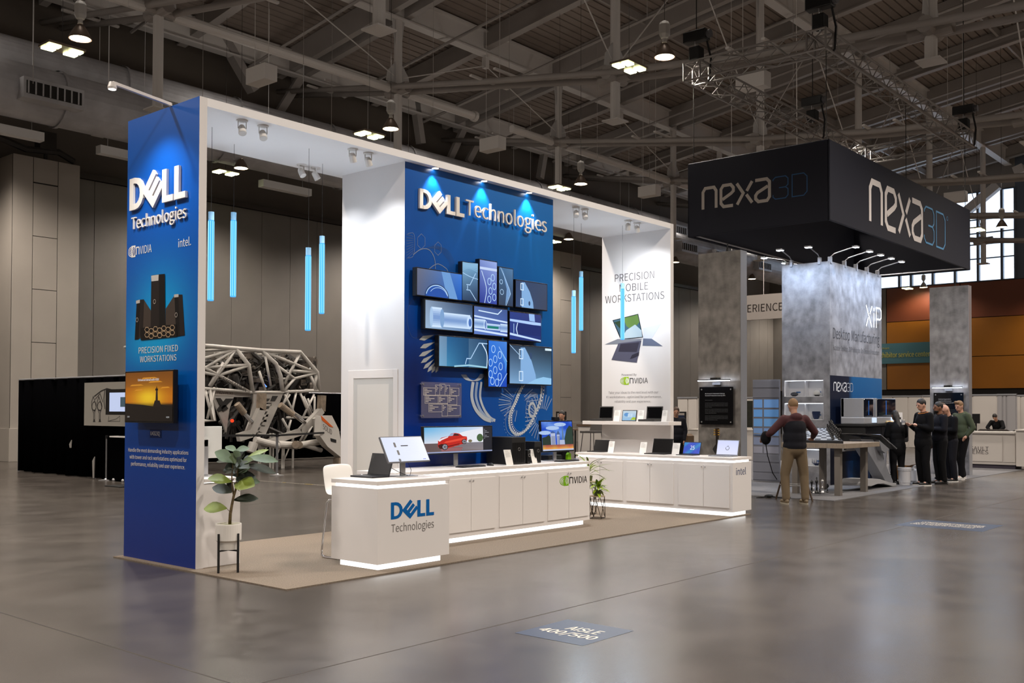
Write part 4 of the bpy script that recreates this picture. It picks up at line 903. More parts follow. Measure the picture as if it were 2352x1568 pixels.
for (bx_, by_, tx, ty, w, mi, dk) in ((345, 880, 118, 868, 84, 2, -.03), (405, 800, 645, 765, 66, 1, .04), (392, 725, 205, 660, 78, 1, -.02), (420, 650, 600, 640, 112, 2, -.12), (440, 600, 668, 606, 74, 0, .1), (390, 620, 168, 572, 76, 2, -.1), (400, 560, 622, 552, 66, 1, .05), (400, 430, 238, 318, 88, 3, -.06), (440, 330, 330, 258, 46, 3, .1), (430, 320, 560, 282, 50, 3, .05), (545, 380, 745, 290, 34, 2, .1), (540, 385, 838, 398, 64, 3, 0), (505, 455, 825, 512, 62, 1, .1), (430, 440, 345, 345, 70, 0, .02), (440, 430, 500, 305, 52, 1, .05),
        (450, 500, 320, 515, 58, 1, .05), (450, 530, 565, 465, 66, 0, 0), (400, 420, 235, 402, 48, 1, .12), (470, 440, 590, 395, 52, 0, -.05), (392, 600, 375, 720, 66, 1, .08), (440, 560, 500, 600, 80, 1, .0), (430, 470, 520, 420, 74, 1, .09), (430, 380, 460, 320, 56, 3, .0), (410, 500, 350, 440, 80, 1, .0), (300, 640, 330, 590, 50, 2, .06), (440, 480, 560, 430, 84, 1, .1), (420, 540, 330, 470, 70, 1, .12), (455, 560, 520, 640, 70, 0, .12), (410, 600, 350, 660, 70, 1, .12), (430, 500, 470, 420, 84, 1, -.08), (445, 620, 560, 560, 80, 1, .14), (420, 460, 380, 380, 66, 0, -.1), (500, 430, 610, 360, 50, 1, .1), (410, 640, 470, 700, 60, 0, .1), (430, 440, 550, 470, 70, 1, -.1)):
    b = pk(bx_, by_, KD+dk*.4); e = pk(tx, ty, KD+dk*1.3); L = (e-b).length; d = e-b
    m = leafmesh(L, w*.2358/FPX*KD*1.95, .12); R = orient(d, V((-.45, -.5, .75))); m.xf(Matrix.Translation(b) @ R.to_4x4()); m.build('leaf', lfm[mi], pl, smooth=True)
# --- two small plants on wire stands at the end of the main counter
def wirestand(name, lab, x, y, h, r, extra):
    t = thing(name, lab, 'potted plant', (x, y, .012)); f = MB(); top = [V((x+r*math.cos(a), y+r*math.sin(a), h)) for a in (.3, .3+PI/2, .3+PI, .3+1.5*PI)]; bot = [V((x+r*1.15*math.cos(a), y+r*1.15*math.sin(a), .02)) for a in (.3+PI/4, .3+.75*PI, .3+1.25*PI, .3+1.75*PI)]
    for i in range(4):
        f.tube(top[i], bot[i], .005, n=6); f.tube(top[i], bot[i-1], .005, n=6); f.tube(top[i], top[(i+1) % 4], .006, n=6); f.tube(bot[i], bot[(i+1) % 4], .006, n=6)
    f.build('wire_stand', mat('bronze_wire', (58, 46, 34), .4, metal=.6), t)
    MB().lathe([(0, h+.001), (r*1.02, h+.001), (r*1.02, h+.012), (0, h+.012)], (x, y, 0), 20, caps=False).build('stand_top', mat('pale_wood', (196, 176, 150), .6), t)
    MB().lathe([(0, h+.012), (r*.45, h+.012), (r*.55, h+.09), (r*.5, h+.09), (r*.4, h+.07), (0, h+.07)], (x, y, 0), 20, caps=False).build('pot', mat('pot_olive', (70, 78, 30), .6), t)
    return t
p1 = PZ(1372, 1190, .012)
gp = wirestand('bushy_plant', 'bright green bushy plant on a wire stand at the end of the main counter', p1.x, p1.y+.0, .33, .11, 0)
lf1 = mat('bush_leaf', (128, 150, 24), .45, noise=(12, .25)); lf2 = mat('bush_leaf_dark', (62, 92, 20), .45)
pr_ = leafmesh(.17, .045, .45, 5).build('leaf', lf1, gp, smooth=True); pr2 = leafmesh(.15, .04, .5, 5).build('leaf', lf2, gp, smooth=True)
pr_.location = V((p1.x, p1.y, .40))-V((p1.x, p1.y, .012))-V((0, 0, 0)); pr2.location = pr_.location+V((0, 0, .03))
def setlocal(o, mb_, parent_loc): pass
for o in (pr_, pr2):      # leaf meshes were stored relative to the plant base: bring them back to their own origin
    off = OFF[gp.name]; o.data.transform(Matrix.Translation(off))
random.seed(3)
for k in range(46):
    src = pr_ if k % 3 else pr2; c = src.copy(); COL.objects.link(c); c.parent = gp
    a = random.uniform(0, 2*PI); el = random.uniform(.1, 1.3); d = V((math.cos(a)*math.cos(el), math.sin(a)*math.cos(el), math.sin(el))); h = random.uniform(.36, .50)
    c.location = V((d.x*.02, d.y*.02, h)); c.rotation_euler = orient(d, (0, 0, 1)).to_euler(); s_ = random.uniform(.7, 1.15); c.scale = (s_, s_, s_)
p2 = V((p1.x+.22, p1.y+.36, .012)); p2 = PZ(1352, 1180, .012)
dp = wirestand('arching_plant', 'plant of long arching green leaves, half hidden behind the main counter end', p2.x, p2.y, .50, .11, 0)
la = leafmesh(.34, .035, .75, 8, .2).build('leaf', mat('arch_leaf', (96, 112, 30), .4, noise=(12, .3)), dp, smooth=True); la.data.transform(Matrix.Translation(OFF[dp.name]))
la.location = (0, 0, .62); la.rotation_euler = (0, -.9, .2)
for k in range(16):
    c = la.copy(); COL.objects.link(c); c.parent = dp; c.location = (0, 0, .56+.01*k); a = k*2.4; el = random.uniform(.5, 1.25); d = V((math.cos(a)*math.cos(el), math.sin(a)*math.cos(el), math.sin(el))); c.rotation_euler = orient(d, (0, 0, 1)).to_euler(); s_ = random.uniform(.8, 1.1); c.scale = (s_, s_, s_)

# --- white bar stool
st = thing('bar_stool', 'white plastic bar stool on a chrome sled frame behind the reception counter', 'bar stool', (7.06, 8.29, .012))
sm = MB(); rows = []
for i, (y, z, w) in enumerate(((-.19, .655, .19), (-.17, .668, .20), (-.05, .655, .21), (.08, .66, .21), (.155, .70, .205), (.19, .80, .20), (.205, .90, .205), (.225, 1.0, .20))):
    rows.append([(7.06+w*s_, 8.28+y, z+(.02*abs(s_)**3 if i < 4 else -.02*abs(s_)**3)) for s_ in (-1, -.7, -.35, 0, .35, .7, 1)])
vs = [q for r in rows for q in r]; fs = [(i*7+j, i*7+j+1, (i+1)*7+j+1, (i+1)*7+j) for i in range(7) for j in range(6)]
so = sm.add(vs, fs).build('seat_shell', mat('gloss_white', (236, 232, 226), .15), st, smooth=True); md = so.modifiers.new('t', 'SOLIDIFY'); md.thickness = .014; md = so.modifiers.new('s', 'SUBSURF'); md.levels = 1; md.render_levels = 2
for s_ in (-1, 1):
    X = 7.06+.20*s_; MB().path([(7.06, 8.36, .63), (X-.02*s_, 8.40, .63), (X, 8.42, .60), (X, 8.5, .10), (X, 8.5, .035), (X, 8.45, .022), (X, 8.12, .022), (X, 8.08, .035), (X, 8.13, .60), (X-.02*s_, 8.16, .63), (7.06, 8.2, .63)], .011, 8).build('leg', chrome, st, smooth=True)
MB().tube((6.86, 8.09, .25), (7.26, 8.09, .25), .010).build('foot_rest', chrome, st)

# --- computers
def monitor(name, lab, c, w, h, tilt, fn, bez=.012, thick=.03, casing=None, rz=0, base=True, zt=.885, emis=1.0, stand_h=None, by=.06, group=None):
    """c: screen centre; faces local -Y; rz turns it; tilt leans the top back"""
    r = thing(name, lab, 'monitor', (0, 0, 0), group); casing = casing or blkp; cz = c[2]-zt
    T = Matrix.Translation((0, 0, cz)) @ Euler((-tilt, 0, 0)).to_matrix().to_4x4()
    MB().box(-w/2, w/2, 0, thick, -h/2, h/2).xf(T).build('casing', casing, r, bevel=.003)
    if fn:
        p = Paint((-w/2+bez, 0, -h/2+bez), (1, 0, 0), (0, 0, 1), (0, -1, 0)); fn(p, w-2*bez, h-2*bez); p.m.xf(T); p.build('screen', r, emis=emis)
    m = silver
    MB().box(-.035, .035, thick+.012, thick+.03, .006, cz+.03).build('stand_neck', m, r, bevel=.003); MB().box(-.13, .13, -.06, .16, 0, .008).build('stand_base', m, r, bevel=.003)
    MB().box(-.05, .05, thick-.005, thick+.03, cz-.04, cz+.04).build('mount', casing if not fn else greym, r)
    return place(r, (c[0], c[1], zt+.0005), rz)
def scr_white(p, w, h):
    p.rect(0, 0, w, h, (214, 222, 244), 1)
    for x, y, l_ in ((.25, .58, .09), (.27, .26, .1)): p.poly([(w*(x+a), h*(y+b)) for a, b in rr(0, 0, .05, .2, .02)], (92, 86, 86), 2)
    p.disc((w*.27, h*.05), w*.03, (80, 84, 90), 2, 12); p.rect(w*.85, h*.05, w*.92, h*.075, (90, 110, 220), 2)
    for k in range(9): p.rect(w*.5, h*(.85-.07*k), w*(.8+.02*(k % 3)), h*(.853-.07*k), (196, 204, 226), 2)
def scr_car(p, w, h):
    p.grid(0, h*.38, w*.86, h, 8, 4, lg((214, 220, 232), (232, 234, 244), (214, 222, 240), (92, 172, 224)), 1); p.grid(0, h*.05, w*.86, h*.38, 6, 4, lg((96, 78, 76), (128, 116, 116), (112, 108, 116), (96, 80, 80)), 1)
    p.rect(w*.86, h*.05, w, h, (36, 36, 44), 1); p.rect(0, 0, w, h*.05, (150, 160, 196), 2)
    p.poly([(w*.42, h*.70), (w*.6, h*.84), (w*.86, h*.95), (w*.86, h*.4), (w*.42, h*.4)], (230, 232, 240), 2)
    for k in range(5): p.poly([(w*(.4-.03*k), h*(.36-.055*k)), (w*.86, h*(.33-.055*k)), (w*.86, h*(.318-.055*k)), (w*(.4-.03*k), h*(.352-.055*k))], (170, 168, 180), 2)
    p.poly([(w*.24, h*.06), (w*.52, h*.07), (w*.55, h*.2), (w*.22, h*.2)], (150, 96, 98), 2)
    def c(pts, col, l): p.poly([(w*x, h*y) for x, y in pts], col, l)
    c([(.185, .26), (.21, .18), (.26, .16), (.32, .17), (.52, .31), (.60, .37), (.615, .52), (.61, .62), (.55, .64), (.50, .74), (.44, .77), (.38, .755), (.34, .65), (.24, .60), (.19, .48)], (190, 34, 26), 3)
    c([(.185, .30), (.21, .17), (.27, .15), (.30, .3), (.24, .36)], (60, 14, 14), 4); c([(.19, .50), (.25, .58), (.34, .645), (.33, .60), (.24, .50), (.21, .44)], (232, 226, 232), 4); c([(.34, .65), (.38, .745), (.42, .75), (.40, .66)], (150, 170, 200), 4); c([(.41, .66), (.425, .745), (.475, .73), (.50, .665)], (60, 30, 34), 4)
    c([(.27, .38), (.36, .40), (.52, .47), (.60, .56), (.60, .6), (.44, .52), (.30, .45)], (226, 70, 50), 4); c([(.30, .2), (.50, .32), (.50, .36), (.33, .27)], (120, 16, 14), 4)
    for x, y, rw in ((.283, .235, .045), (.567, .42, .036)):
        p.disc((w*x, h*y), w*rw, (20, 16, 18), 5, 20, h*rw*2.75); p.disc((w*x, h*y), w*rw*.78, (150, 150, 160), 6, 18, h*rw*2.15)
        for k in range(5):
            a = 2*PI*k/5; p.stroke([(w*x, h*y), (w*(x+rw*.7*math.cos(a)), h*(y+rw*1.95*math.sin(a)))], .006, (40, 36, 40), 7)
    p.disc((w*.81, h*.56), w*.05, (70, 96, 60), 3, 12, h*.16); p.disc((w*.66, h*.44), w*.03, (120, 110, 80), 3, 10, h*.06)
    for k in range(7): p.rect(w*(.875+.0), h*(.88-.06*k), w*(.89+.03*(k % 3)), h*(.9-.06*k), (150, 150, 160), 2)
def scr_church(p, w, h):
    p.grid(0, h*.05, w, h, 8, 8, lambda x, y: [(20+120*max(0, math.sin(6*x+7*y)*.5+.2)), (70+110*max(0, math.sin(6*x+7*y)*.5+.2)), (190+50*max(0, math.sin(6*x+7*y)*.5+.2))], 1)
    def c(pts, col, l): p.poly([(w*x, h*y) for x, y in pts], col, l)
    for x, y, rx in ((.1, .62, .2), (.35, .78, .22), (.6, .9, .2)): p.disc((w*x, h*y), w*rx, (170, 196, 236), 2, 12, h*.07)
    c([(.0, .05), (.0, .45), (.12, .48), (.22, .55), (.27, .46), (.30, .05)], (34, 52, 44), 3); c([(.74, .05), (.72, .4), (.80, .72), (.90, .86), (1, .80), (1, .05)], (38, 60, 50), 3)
    for x0, x1, y1 in ((.27, .42, .60), (.47, .56, .55), (.56, .72, .36)): c([(x0, .05), (x0, y1), (x1, y1), (x1, .05)], (176, 186, 214), 4)
    c([(.25, .60), (.345, .68), (.44, .60)], (60, 90, 150), 5); c([(.45, .55), (.515, .70), (.58, .55)], (70, 96, 140), 5); c([(.63, .36), (.665, .92), (.70, .36)], (90, 120, 150), 5)
    for x in (.3, .34, .38, .49, .53): c([(x, .2), (x, .5), (x+.018, .5), (x+.018, .2)], (80, 90, 120), 5)
    p.grid(0, h*.05, w, h*.2, 8, 2, lambda x, y: (236-90*y, 190-90*y-40*abs(math.sin(9*x)), 70), 6) ; c([(0, 0), (1, 0), (1, .05), (0, .05)], (190, 200, 226), 6)
q = PY(931, 1031, 7.70); mt = monitor('desk_monitor', 'tilted silver monitor showing a white web page on the reception counter', (q.x, 7.70, q.z), .60, .30, .50, scr_white, .01, .02, greym)
la_, lb_ = PY(967, 1010, 8.66), PY(1126, 1010, 8.66); zt_, zb_ = PY(1045, 978, 8.66).z, PY(1045, 1041, 8.66).z
monitor('wide_monitor', 'very wide monitor showing a red muscle car before the blue mural', ((la_.x+lb_.x)/2, 8.62, (zt_+zb_)/2), lb_.x-la_.x, zt_-zb_, .03, scr_car, .014, .04)
la_, lb_ = PY(1240, 1000, 8.58), PY(1314, 1000, 8.58); zt_, zb_ = PY(1277, 965, 8.58).z, PY(1277, 1037, 8.58).z
m3_ = monitor('desk_monitor', 'monitor with a webcam showing a lit cathedral under blue sky on the main counter', ((la_.x+lb_.x)/2, 8.56, (zt_+zb_)/2), lb_.x-la_.x, zt_-zb_, .08, scr_church, .018, .03)
wc = MB().box(-.05, .05, -.02, .035, 0, .045); wo = wc.build('webcam', blkp, None); wo.location = ((la_.x+lb_.x)/2, 8.60, zt_+.0); tag(wo, 'black webcam clipped on top of the cathedral monitor', 'webcam')
monitor('desk_monitor', 'white monitor seen from behind on the low cabinet by the blue panel', (5.85, 9.2, 1.24), .43, .33, 0, None, .01, .035, mat('monitor_back', (206, 206, 202), .45), PI, zt=.892)
def laptop(name, lab, w, d, rz, loc, ang, fn, body, emis=1.0, group=None, thick=.016, bez=.01, open_h=None):
    r = thing(name, lab, 'laptop', (0, 0, 0), group); h = open_h or d*.97
    MB().box(-w/2, w/2, -d/2, d/2, 0, thick).build('base', body, r, bevel=.003)
    kb = MB()
    for i in range(4):
        for j in range(11): kb.box(-w*.42+j*w*.077, -w*.42+j*w*.077+w*.062, d*.02+i*d*.1, d*.02+i*d*.1+d*.075, thick, thick+.002)
    ko = kb.build('keys', blkp, r, kind='stuff'); MB().box(-w*.14, w*.14, -d*.42, -d*.1, thick, thick+.0008).build('touchpad', greym, r)
    T = Matrix.Translation((0, d/2-.006, thick)) @ Euler((-ang, 0, 0)).to_matrix().to_4x4()
    MB().box(-w/2, w/2, 0, .008, 0, h).xf(T).build('lid', body, r, bevel=.002)
    p = Paint((-w/2+bez, 0, bez), (1, 0, 0), (0, 0, 1), (0, -1, 0)); W, Hh = w-2*bez, h-2*bez
    if fn: fn(p, W, Hh); p.m.xf(T); p.build('screen', r, emis=emis)
    else: p.rect(0, 0, W, Hh, (8, 8, 10), 1); p.m.xf(T); p.build('screen', r, rough=.15)
    return place(r, loc, rz)
darkl = mat('laptop_dark', (44, 43, 46), .4, metal=.3); silverl = mat('laptop_silver', (150, 152, 158), .35, metal=.6)
def sc25(p, w, h):
    p.grid(0, 0, w, h, 8, 5, lambda x, y: (10+50*max(0, math.sin(9*x+5*y)), 70+60*max(0, math.sin(7*x-6*y)), 190), 1); p.text('25', w*.40, h*.36, w*.66, h*.72, (240, 246, 255), 2, .0)
def scw(p, w, h):
    p.grid(0, 0, w, h, 2, 6, lambda x, y: (226-20*y, 228-16*y, 252), 1); p.arc((w*.5, h*.45), w*.08, 150, 400, .008, (90, 90, 96), 2, 12); p.stroke(curve([(w*.46, h*.55), (w*.52, h*.6), (w*.56, h*.57)]), .008, (70, 70, 76), 2)
def sctab(p, w, h):
    p.grid(0, 0, w, h, 6, 4, lambda x, y: (140+60*y, 186+30*y, 226), 1); p.poly([(w*.6, h*.05), (w, h*.05), (w, h*.3), (w*.8, h*.35)], (170, 196, 40), 2)
    for x in (.4, .6): p.poly([(w*(x+a), h*(.35+b)) for a, b in rr(0, 0, .16, .35, .04)], (196, 220, 240), 3); 
    p.disc((w*.3, h*.6), w*.2, (90, 150, 210), 2, 10, h*.2)
def at_x(x0, x1, y, X, z0):      # centre and width along Y of something on the X plane
    a, b = PX(x0, y, X), PX(x1, y, X); return (a.y+b.y)/2, abs(a.y-b.y)
laptop('laptop', 'dark laptop seen open behind the tilted monitor on the reception counter', .34, .24, -PI/2, (7.0, 7.90, .886), .30, None, darkl)
for i, (x0, x1, yb, X, ang, fn, body, lab, th, hh) in enumerate(((1363, 1396, 1037, 13.95, .25, None, darkl, 'black laptop with a dark screen at the rear end of the side counter', .016, None), (1497, 1542, 1042, 13.95, .25, None, darkl, 'larger black laptop with a dark screen in the middle of the side counter', .016, None),
        (1567, 1607, 1044, 13.93, .3, sc25, darkl, 'small laptop with a blue picture and the figures 25 on the side counter', .012, None), (1644, 1694, 1044, 13.95, .25, scw, silverl, 'silver laptop with a bright white screen at the aisle end of the side counter', .016, None))):
    cy, w = at_x(x0, x1, yb, X, .885); laptop('laptop', lab, w, w*.66, -PI/2, (X-w*.30, cy, .8855), ang, fn, body, 1.0, 'laptops on the side counter', th, .01)
for i, (x0, x1, lab) in enumerate(((1372, 1404, 'rugged black laptop at the rear end of the white wall shelf'), (1481, 1518, 'rugged black laptop at the aisle end of the white wall shelf'))):
    cy, w = at_x(x0, x1, 960, 14.17, 1.4); laptop('rugged_laptop', lab, w, .25, -PI/2, (14.09, cy, 1.4055), .12, None, mat('rugged', (52, 50, 48), .7), 1, 'rugged laptops on the shelf', .035, .018, .215)
cy, w = at_x(1429, 1462, 955, 14.15, 1.4); r = thing('tablet', 'black framed tablet showing blue rounded squares in the middle of the wall shelf', 'tablet', (0, 0, 0))
T = Euler((-.2, 0, 0)).to_matrix().to_4x4(); MB().box(-w/2, w/2, 0, .012, 0, .19).xf(T).build('casing', blkp, r, bevel=.003); p = Paint((-w/2+.012, 0, .012), (1, 0, 0), (0, 0, 1), (0, -1, 0)); sctab(p, w-.024, .166); p.m.xf(T); p.build('screen', r, emis=.95); MB().prism([(-.03, .015, 0), (-.03, .08, 0), (-.03, .035, .1)], (.06, 0, 0)).build('easel', blkp, r); place(r, (14.13, cy, 1.4055), -PI/2)
def card(lab, x0, x1, yb, plane, val, h, z, kind='x'):
    r = thing('price_card', lab, 'sign', (0, 0, 0), 'white information cards')
    if kind == 'x': cy, w = at_x(x0, x1, yb, val, z); loc = (val, cy, z)
    else:
        a, b = PY(x0, yb, val), PY(x1, yb, val); w = b.x-a.x; loc = ((a.x+b.x)/2, val, z)
    T = Euler((-.26, 0, 0)).to_matrix().to_4x4(); MB().box(-w/2, w/2, 0, .004, 0, h).xf(T).build('plate', mat('card_white', (238, 236, 232), .3), r); MB().box(-w/2, w/2, 0, .06, 0, .003).build('foot', mat('card_white', (0, 0, 0)), r)
    p = Paint((-w/2, 0, 0), (1, 0, 0), (0, 0, 1), (0, -1, 0)); gc = (150, 148, 146)
    p.rect(w*.12, h*.9, w*.6, h*.92, gc, 1)
    for k in range(6): p.rect(w*.12, h*(.80-.055*k), w*(.86 if k % 2 else .7), h*(.812-.055*k), gc, 1)
    p.m.xf(T); p.build('printed_text', r)
    return place(r, loc, -PI/2 if kind == 'x' else 0)
card('white card leaning on the biggest black tower', 1163.4, 1179.5, 1067, 0, 8.33, .20, .8855, 'y'); card('white card leaning between the slim tower and the smaller tower', 1223, 1234.5, 1064, 0, 8.40, .19, .8855, 'y')
for (x0, x1, yb, X, z, lab) in ((1395.7, 1408.5, 1037.6, 13.85, .8855, 'white card beside the rear laptop on the side counter'), (1468, 1483, 1040, 13.85, .8855, 'white card left of the larger black laptop'), (1542.5, 1559, 1042, 13.86, .8855, 'white card right of the larger black laptop'),
        (1408.5, 1422, 965, 14.12, 1.4055, 'white card right of the rear rugged laptop on the shelf'), (1463.5, 1476.8, 966, 14.12, 1.4055, 'white card right of the tablet on the shelf'), (1518.4, 1530.5, 967, 14.12, 1.4055, 'white card at the aisle end of the shelf')): card(lab, x0, x1, yb, 0, X, .19, z)
def tower(lab, xl, xm, xr, yt, Yf, Yb, name='tower_computer'):
    a, b = PY(xm, 1060, Yf), PY(xr, 1060, Yf); zt = PY(xm, yt, Yf).z; r = thing(name, lab, 'computer', ((a.x+b.x)/2, Yf, .886))
    MB().box(a.x, b.x, Yf, Yb, .886, zt).build('case', blkm, r, bevel=.004); f = MB()
    n = max(3, int((b.x-a.x)/.02))
    for k in range(n): f.box(a.x+.01+k*(b.x-a.x-.02)/n, a.x+.01+(k+.5)*(b.x-a.x-.02)/n, Yf-.004, Yf, .91, zt-.07)
    f.build('front_grille', blkp, r); p = YF(Yf-.005); p.arc(((a.x+b.x)/2, (.886+zt)/2+.02), .02, 0, 360, .004, (150, 150, 150), 1, 16); p.build('badge', r)
tower('biggest black tower computer on the main counter', 1136, 1176, 1207, 1004, 8.36, 8.80); tower('slim black computer between the two towers', 1210, 1212, 1219, 1033, 8.36, 8.50, 'slim_computer'); tower('smaller black tower computer next to the cathedral monitor', 1209, 1228, 1243, 1014, 8.42, 8.74)
def flat(name, lab, cat, x, y, z, w, d, h, rz, m, keys=False):
    r = thing(name, lab, cat, (0, 0, 0)); MB().box(-w/2, w/2, -d/2, d/2, 0, h).build('body', m, r, bevel=.003)
    if keys:
        k = MB()
        for i in range(5):
            for j in range(15): k.box(-w*.47+j*w*.063, -w*.47+j*w*.063+w*.053, -d*.42+i*d*.17, -d*.42+i*d*.17+d*.14, h, h+.004)
        k.build('keys', blkp, r, kind='stuff')
    return place(r, (x, y, z), rz)
flat('keyboard', 'black keyboard below the very wide monitor', 'keyboard', 9.08, 8.40, .8855, .43, .13, .014, .05, darkl, True); flat('keyboard', 'black keyboard below the cathedral monitor', 'keyboard', 10.98, 8.37, .8855, .40, .13, .014, 0, darkl, True)
for (x, y, lab, m_) in ((9.46, 8.42, 'black computer mouse beside the keyboard of the wide monitor', blkp), (11.23, 8.40, 'grey computer mouse at the right end of the main counter', greym)):
    r = thing('computer_mouse', lab, 'mouse', (x, y, .8855)); b = MB().ball((x, y, .8855), (.034, .056, .036), 14, 8); b.v = [V((q.x, q.y, max(q.z, .8855))) for q in b.v]; b.build('shell', m_, r, smooth=True); MB().tube((x, y-.02, .918), (x, y-.034, .912), .005).build('wheel', greym, r)
q = PY(1305, 1047, 8.62); r = thing('green_block', 'small translucent green block under the cathedral monitor', 'ornament', (q.x, 8.62, .886)); MB().prism([(q.x-.035, 8.60, .886), (q.x+.045, 8.60, .886), (q.x+.04, 8.60, .97), (q.x-.0, 8.60, .99), (q.x-.03, 8.60, .96)], (0, .04, 0)).build('body', mat('green_glass', (120, 180, 10), .15, alpha=.85), r); MB().box(q.x-.04, q.x+.05, 8.595, 8.645, .886, .889).build('foot', blkp, r)
r = thing('docking_box', 'flat dark box behind the cathedral monitor', 'computer', (11.15, 8.74, .886)); MB().box(10.98, 11.29, 8.70, 8.86, .886, .955).build('case', darkl, r, bevel=.004); MB().box(11.0, 11.1, 8.697, 8.70, .90, .93).build('drive_slot', blkp, r)
cb = MB(); cb.path(curve3 := [(7.17, 7.80, .99), (7.25, 7.72, .93), (7.30, 7.66, .90), (7.36, 7.70, .889)], .003, 5); cb.path([(7.17, 7.80, 1.03), (7.34, 7.7, 1.05), (7.38, 7.68, .95), (7.34, 7.66, .889)], .003, 5)
tag(cb.build('monitor_cable', blkp), 'thin black cables hanging from the tilted monitor', 'cable')

# ================================================================== THE CONCRETE-SLAB BOOTH
def slabmat(name, c, am=.24):
    m = mat(name, c, .55); nt = m.node_tree; b = nt.nodes['Principled BSDF']; tc = nt.nodes.new('ShaderNodeTexCoord')
    n = nt.nodes.new('ShaderNodeTexNoise'); n.inputs['Scale'].default_value = 1.6; n.inputs['Detail'].default_value = 7; n.inputs['Roughness'].default_value = .62
    n2 = nt.nodes.new('ShaderNodeTexNoise'); n2.inputs['Scale'].default_value = 6.5; n2.inputs['Detail'].default_value = 5
    mx = nt.nodes.new('ShaderNodeMix'); mx.data_type = 'FLOAT'; mx.inputs[0].default_value = .4
    cr = nt.nodes.new('ShaderNodeValToRGB'); L = lin(c); e = cr.color_ramp.elements; e[0].position = .36; e[0].color = (*[v*(1-am*1.9) for v in L], 1); e[1].position = .64; e[1].color = (*[v*(1+am*1.5) for v in L], 1)
    for q in (n, n2): nt.links.new(tc.outputs['Object'], q.inputs['Vector'])
    nt.links.new(n.outputs['Fac'], mx.inputs[2]); nt.links.new(n2.outputs['Fac'], mx.inputs[3]); nt.links.new(mx.outputs[0], cr.inputs[0]); nt.links.new(cr.outputs[0], b.inputs['Base Color']); return m
conc = slabmat('concrete_print', (138, 138, 142)); alu = mat('aluminium_edge', (170, 172, 178), .35, metal=.6)
# main column with display niches
xc = thing('display_column', 'big grey concrete-look column with lit niches and a glowing XiP sign', 'display column', (22.2, 9.3, .01))
CX, CY0, CY1_, CZ = 20.71, 8.75, 9.84, 4.79
MB().box(CX+.26, 23.71, CY0, CY1_, .01, CZ).build('body', conc, xc)
NZ = [(.40, .76), (1.40, 1.755), (1.895, 2.25)]; NY = (8.895, 9.795)
MB().box(CX, CX+.26, CY0, NY[0], .01, CZ).build('face_panel', conc, xc); MB().box(CX, CX+.26, NY[1], CY1_, .01, CZ).build('face_panel', conc, xc)
zz = [.01]+[v for q in NZ for v in q]+[CZ]
for a, b in zip(zz[::2], zz[1::2]): MB().box(CX, CX+.26, NY[0], NY[1], a, b).build('face_panel', conc, xc)
nl = glow('niche_led', (235, 242, 255), 5); nw = mat('niche_white', (230, 230, 232), .5)
for z0, z1 in NZ:
    n = MB().box(CX+.24, CX+.258, NY[0], NY[1], z0, z1).build('niche', nw, xc)
    MB().box(CX+.005, CX+.24, NY[0], NY[0]+.01, z0, z1).box(CX+.005, CX+.24, NY[1]-.01, NY[1], z0, z1).box(CX+.005, CX+.24, NY[0], NY[1], z0, z0+.008).box(CX+.06, CX+.235, 9.33, 9.345, z0, z1).build('lining', nw, n)
    MB().box(CX+.03, CX+.05, NY[0]+.02, NY[1]-.02, z1-.012, z1-.002).build('led_strip', nl, n)
    p = XF(CX+.235)
    for a in (-9.62, -9.15): p.rect(a, z0+.09, a+.1, z0+.115, (60, 110, 170), 1)
    p.build('label_strip', n)
p = YF(CY0); navy = (14, 26, 52)
p.grid(CX, .01, 23.70, 2.35, 12, 6, lambda x, y: ((12, 22, 44) if x < .40 else (14+10*(x-.4), 60+30*y, 120+24*y)) if y > .38 else ((8, 14, 34) if x < .3 else (8, 30+46*abs(math.sin(x*11)), 80+60*abs(math.sin(x*11)))), 1)
p.build('navy_graphic', xc, rough=.4)
p = YF(CY0); dg = (76, 78, 84)
p.text('Desktop Manufacturing', 20.88, 2.93+.14, 23.56, 3.40, dg, 2, -.008); p.text('Scalable Desktop 3D Printing for On-Demand Production', 20.88, 2.86, 23.54, 3.02, (104, 106, 112), 2, 0)
nexa(p, 20.90, 2.02, 21.96, 2.20, (210, 212, 216), (170, 176, 186), 3, .16, .09); p.build('lettering', xc, rough=.5)
p = YF(CY0-.05); xg = (230, 240, 255)
xs0, xs1, xz0, xz1 = 22.62, 23.56, 3.52, 4.00
for a, b in (((0, 1), (.36, 0)), ((.0, 0), (.14, .42)), ((.24, .62), (.38, 1))): p.stroke([(xs0+a[0]*(xs1-xs0), xz0+a[1]*(xz1-xz0)), (xs0+b[0]*(xs1-xs0), xz0+b[1]*(xz1-xz0))], .036, xg, 1)
w_ = xs1-xs0; h_ = xz1-xz0
p.stroke([(xs0+w_*.5, xz0), (xs0+w_*.5, xz0+h_*.68)], .036, xg, 1); p.rect(xs0+w_*.47, xz0+h_*.8, xs0+w_*.53, xz0+h_*.92, xg, 1); p.stroke([(xs0+w_*.66, xz0), (xs0+w_*.66, xz0+h_*.97), (xs0+w_*.9, xz0+h_*.97), (xs0+w_*.98, xz0+h_*.86), (xs0+w_*.98, xz0+h_*.52), (xs0+w_*.9, xz0+h_*.42), (xs0+w_*.66, xz0+h_*.42)], .036, xg, 1)
p.build('glowing_sign', xc, emis=3.2)
ll = bpy.data.lights.new('sign_glow', 'AREA'); ll.energy = 12; ll.color = (.7, .8, 1); ll.size = .9; ll.size_y = .5; ll.shape = 'RECTANGLE'; o = bpy.data.objects.new('sign_glow', ll); COL.objects.link(o); o.location = (23.1, 8.70, 3.76); o.rotation_euler = (-PI/2, 0, 0)
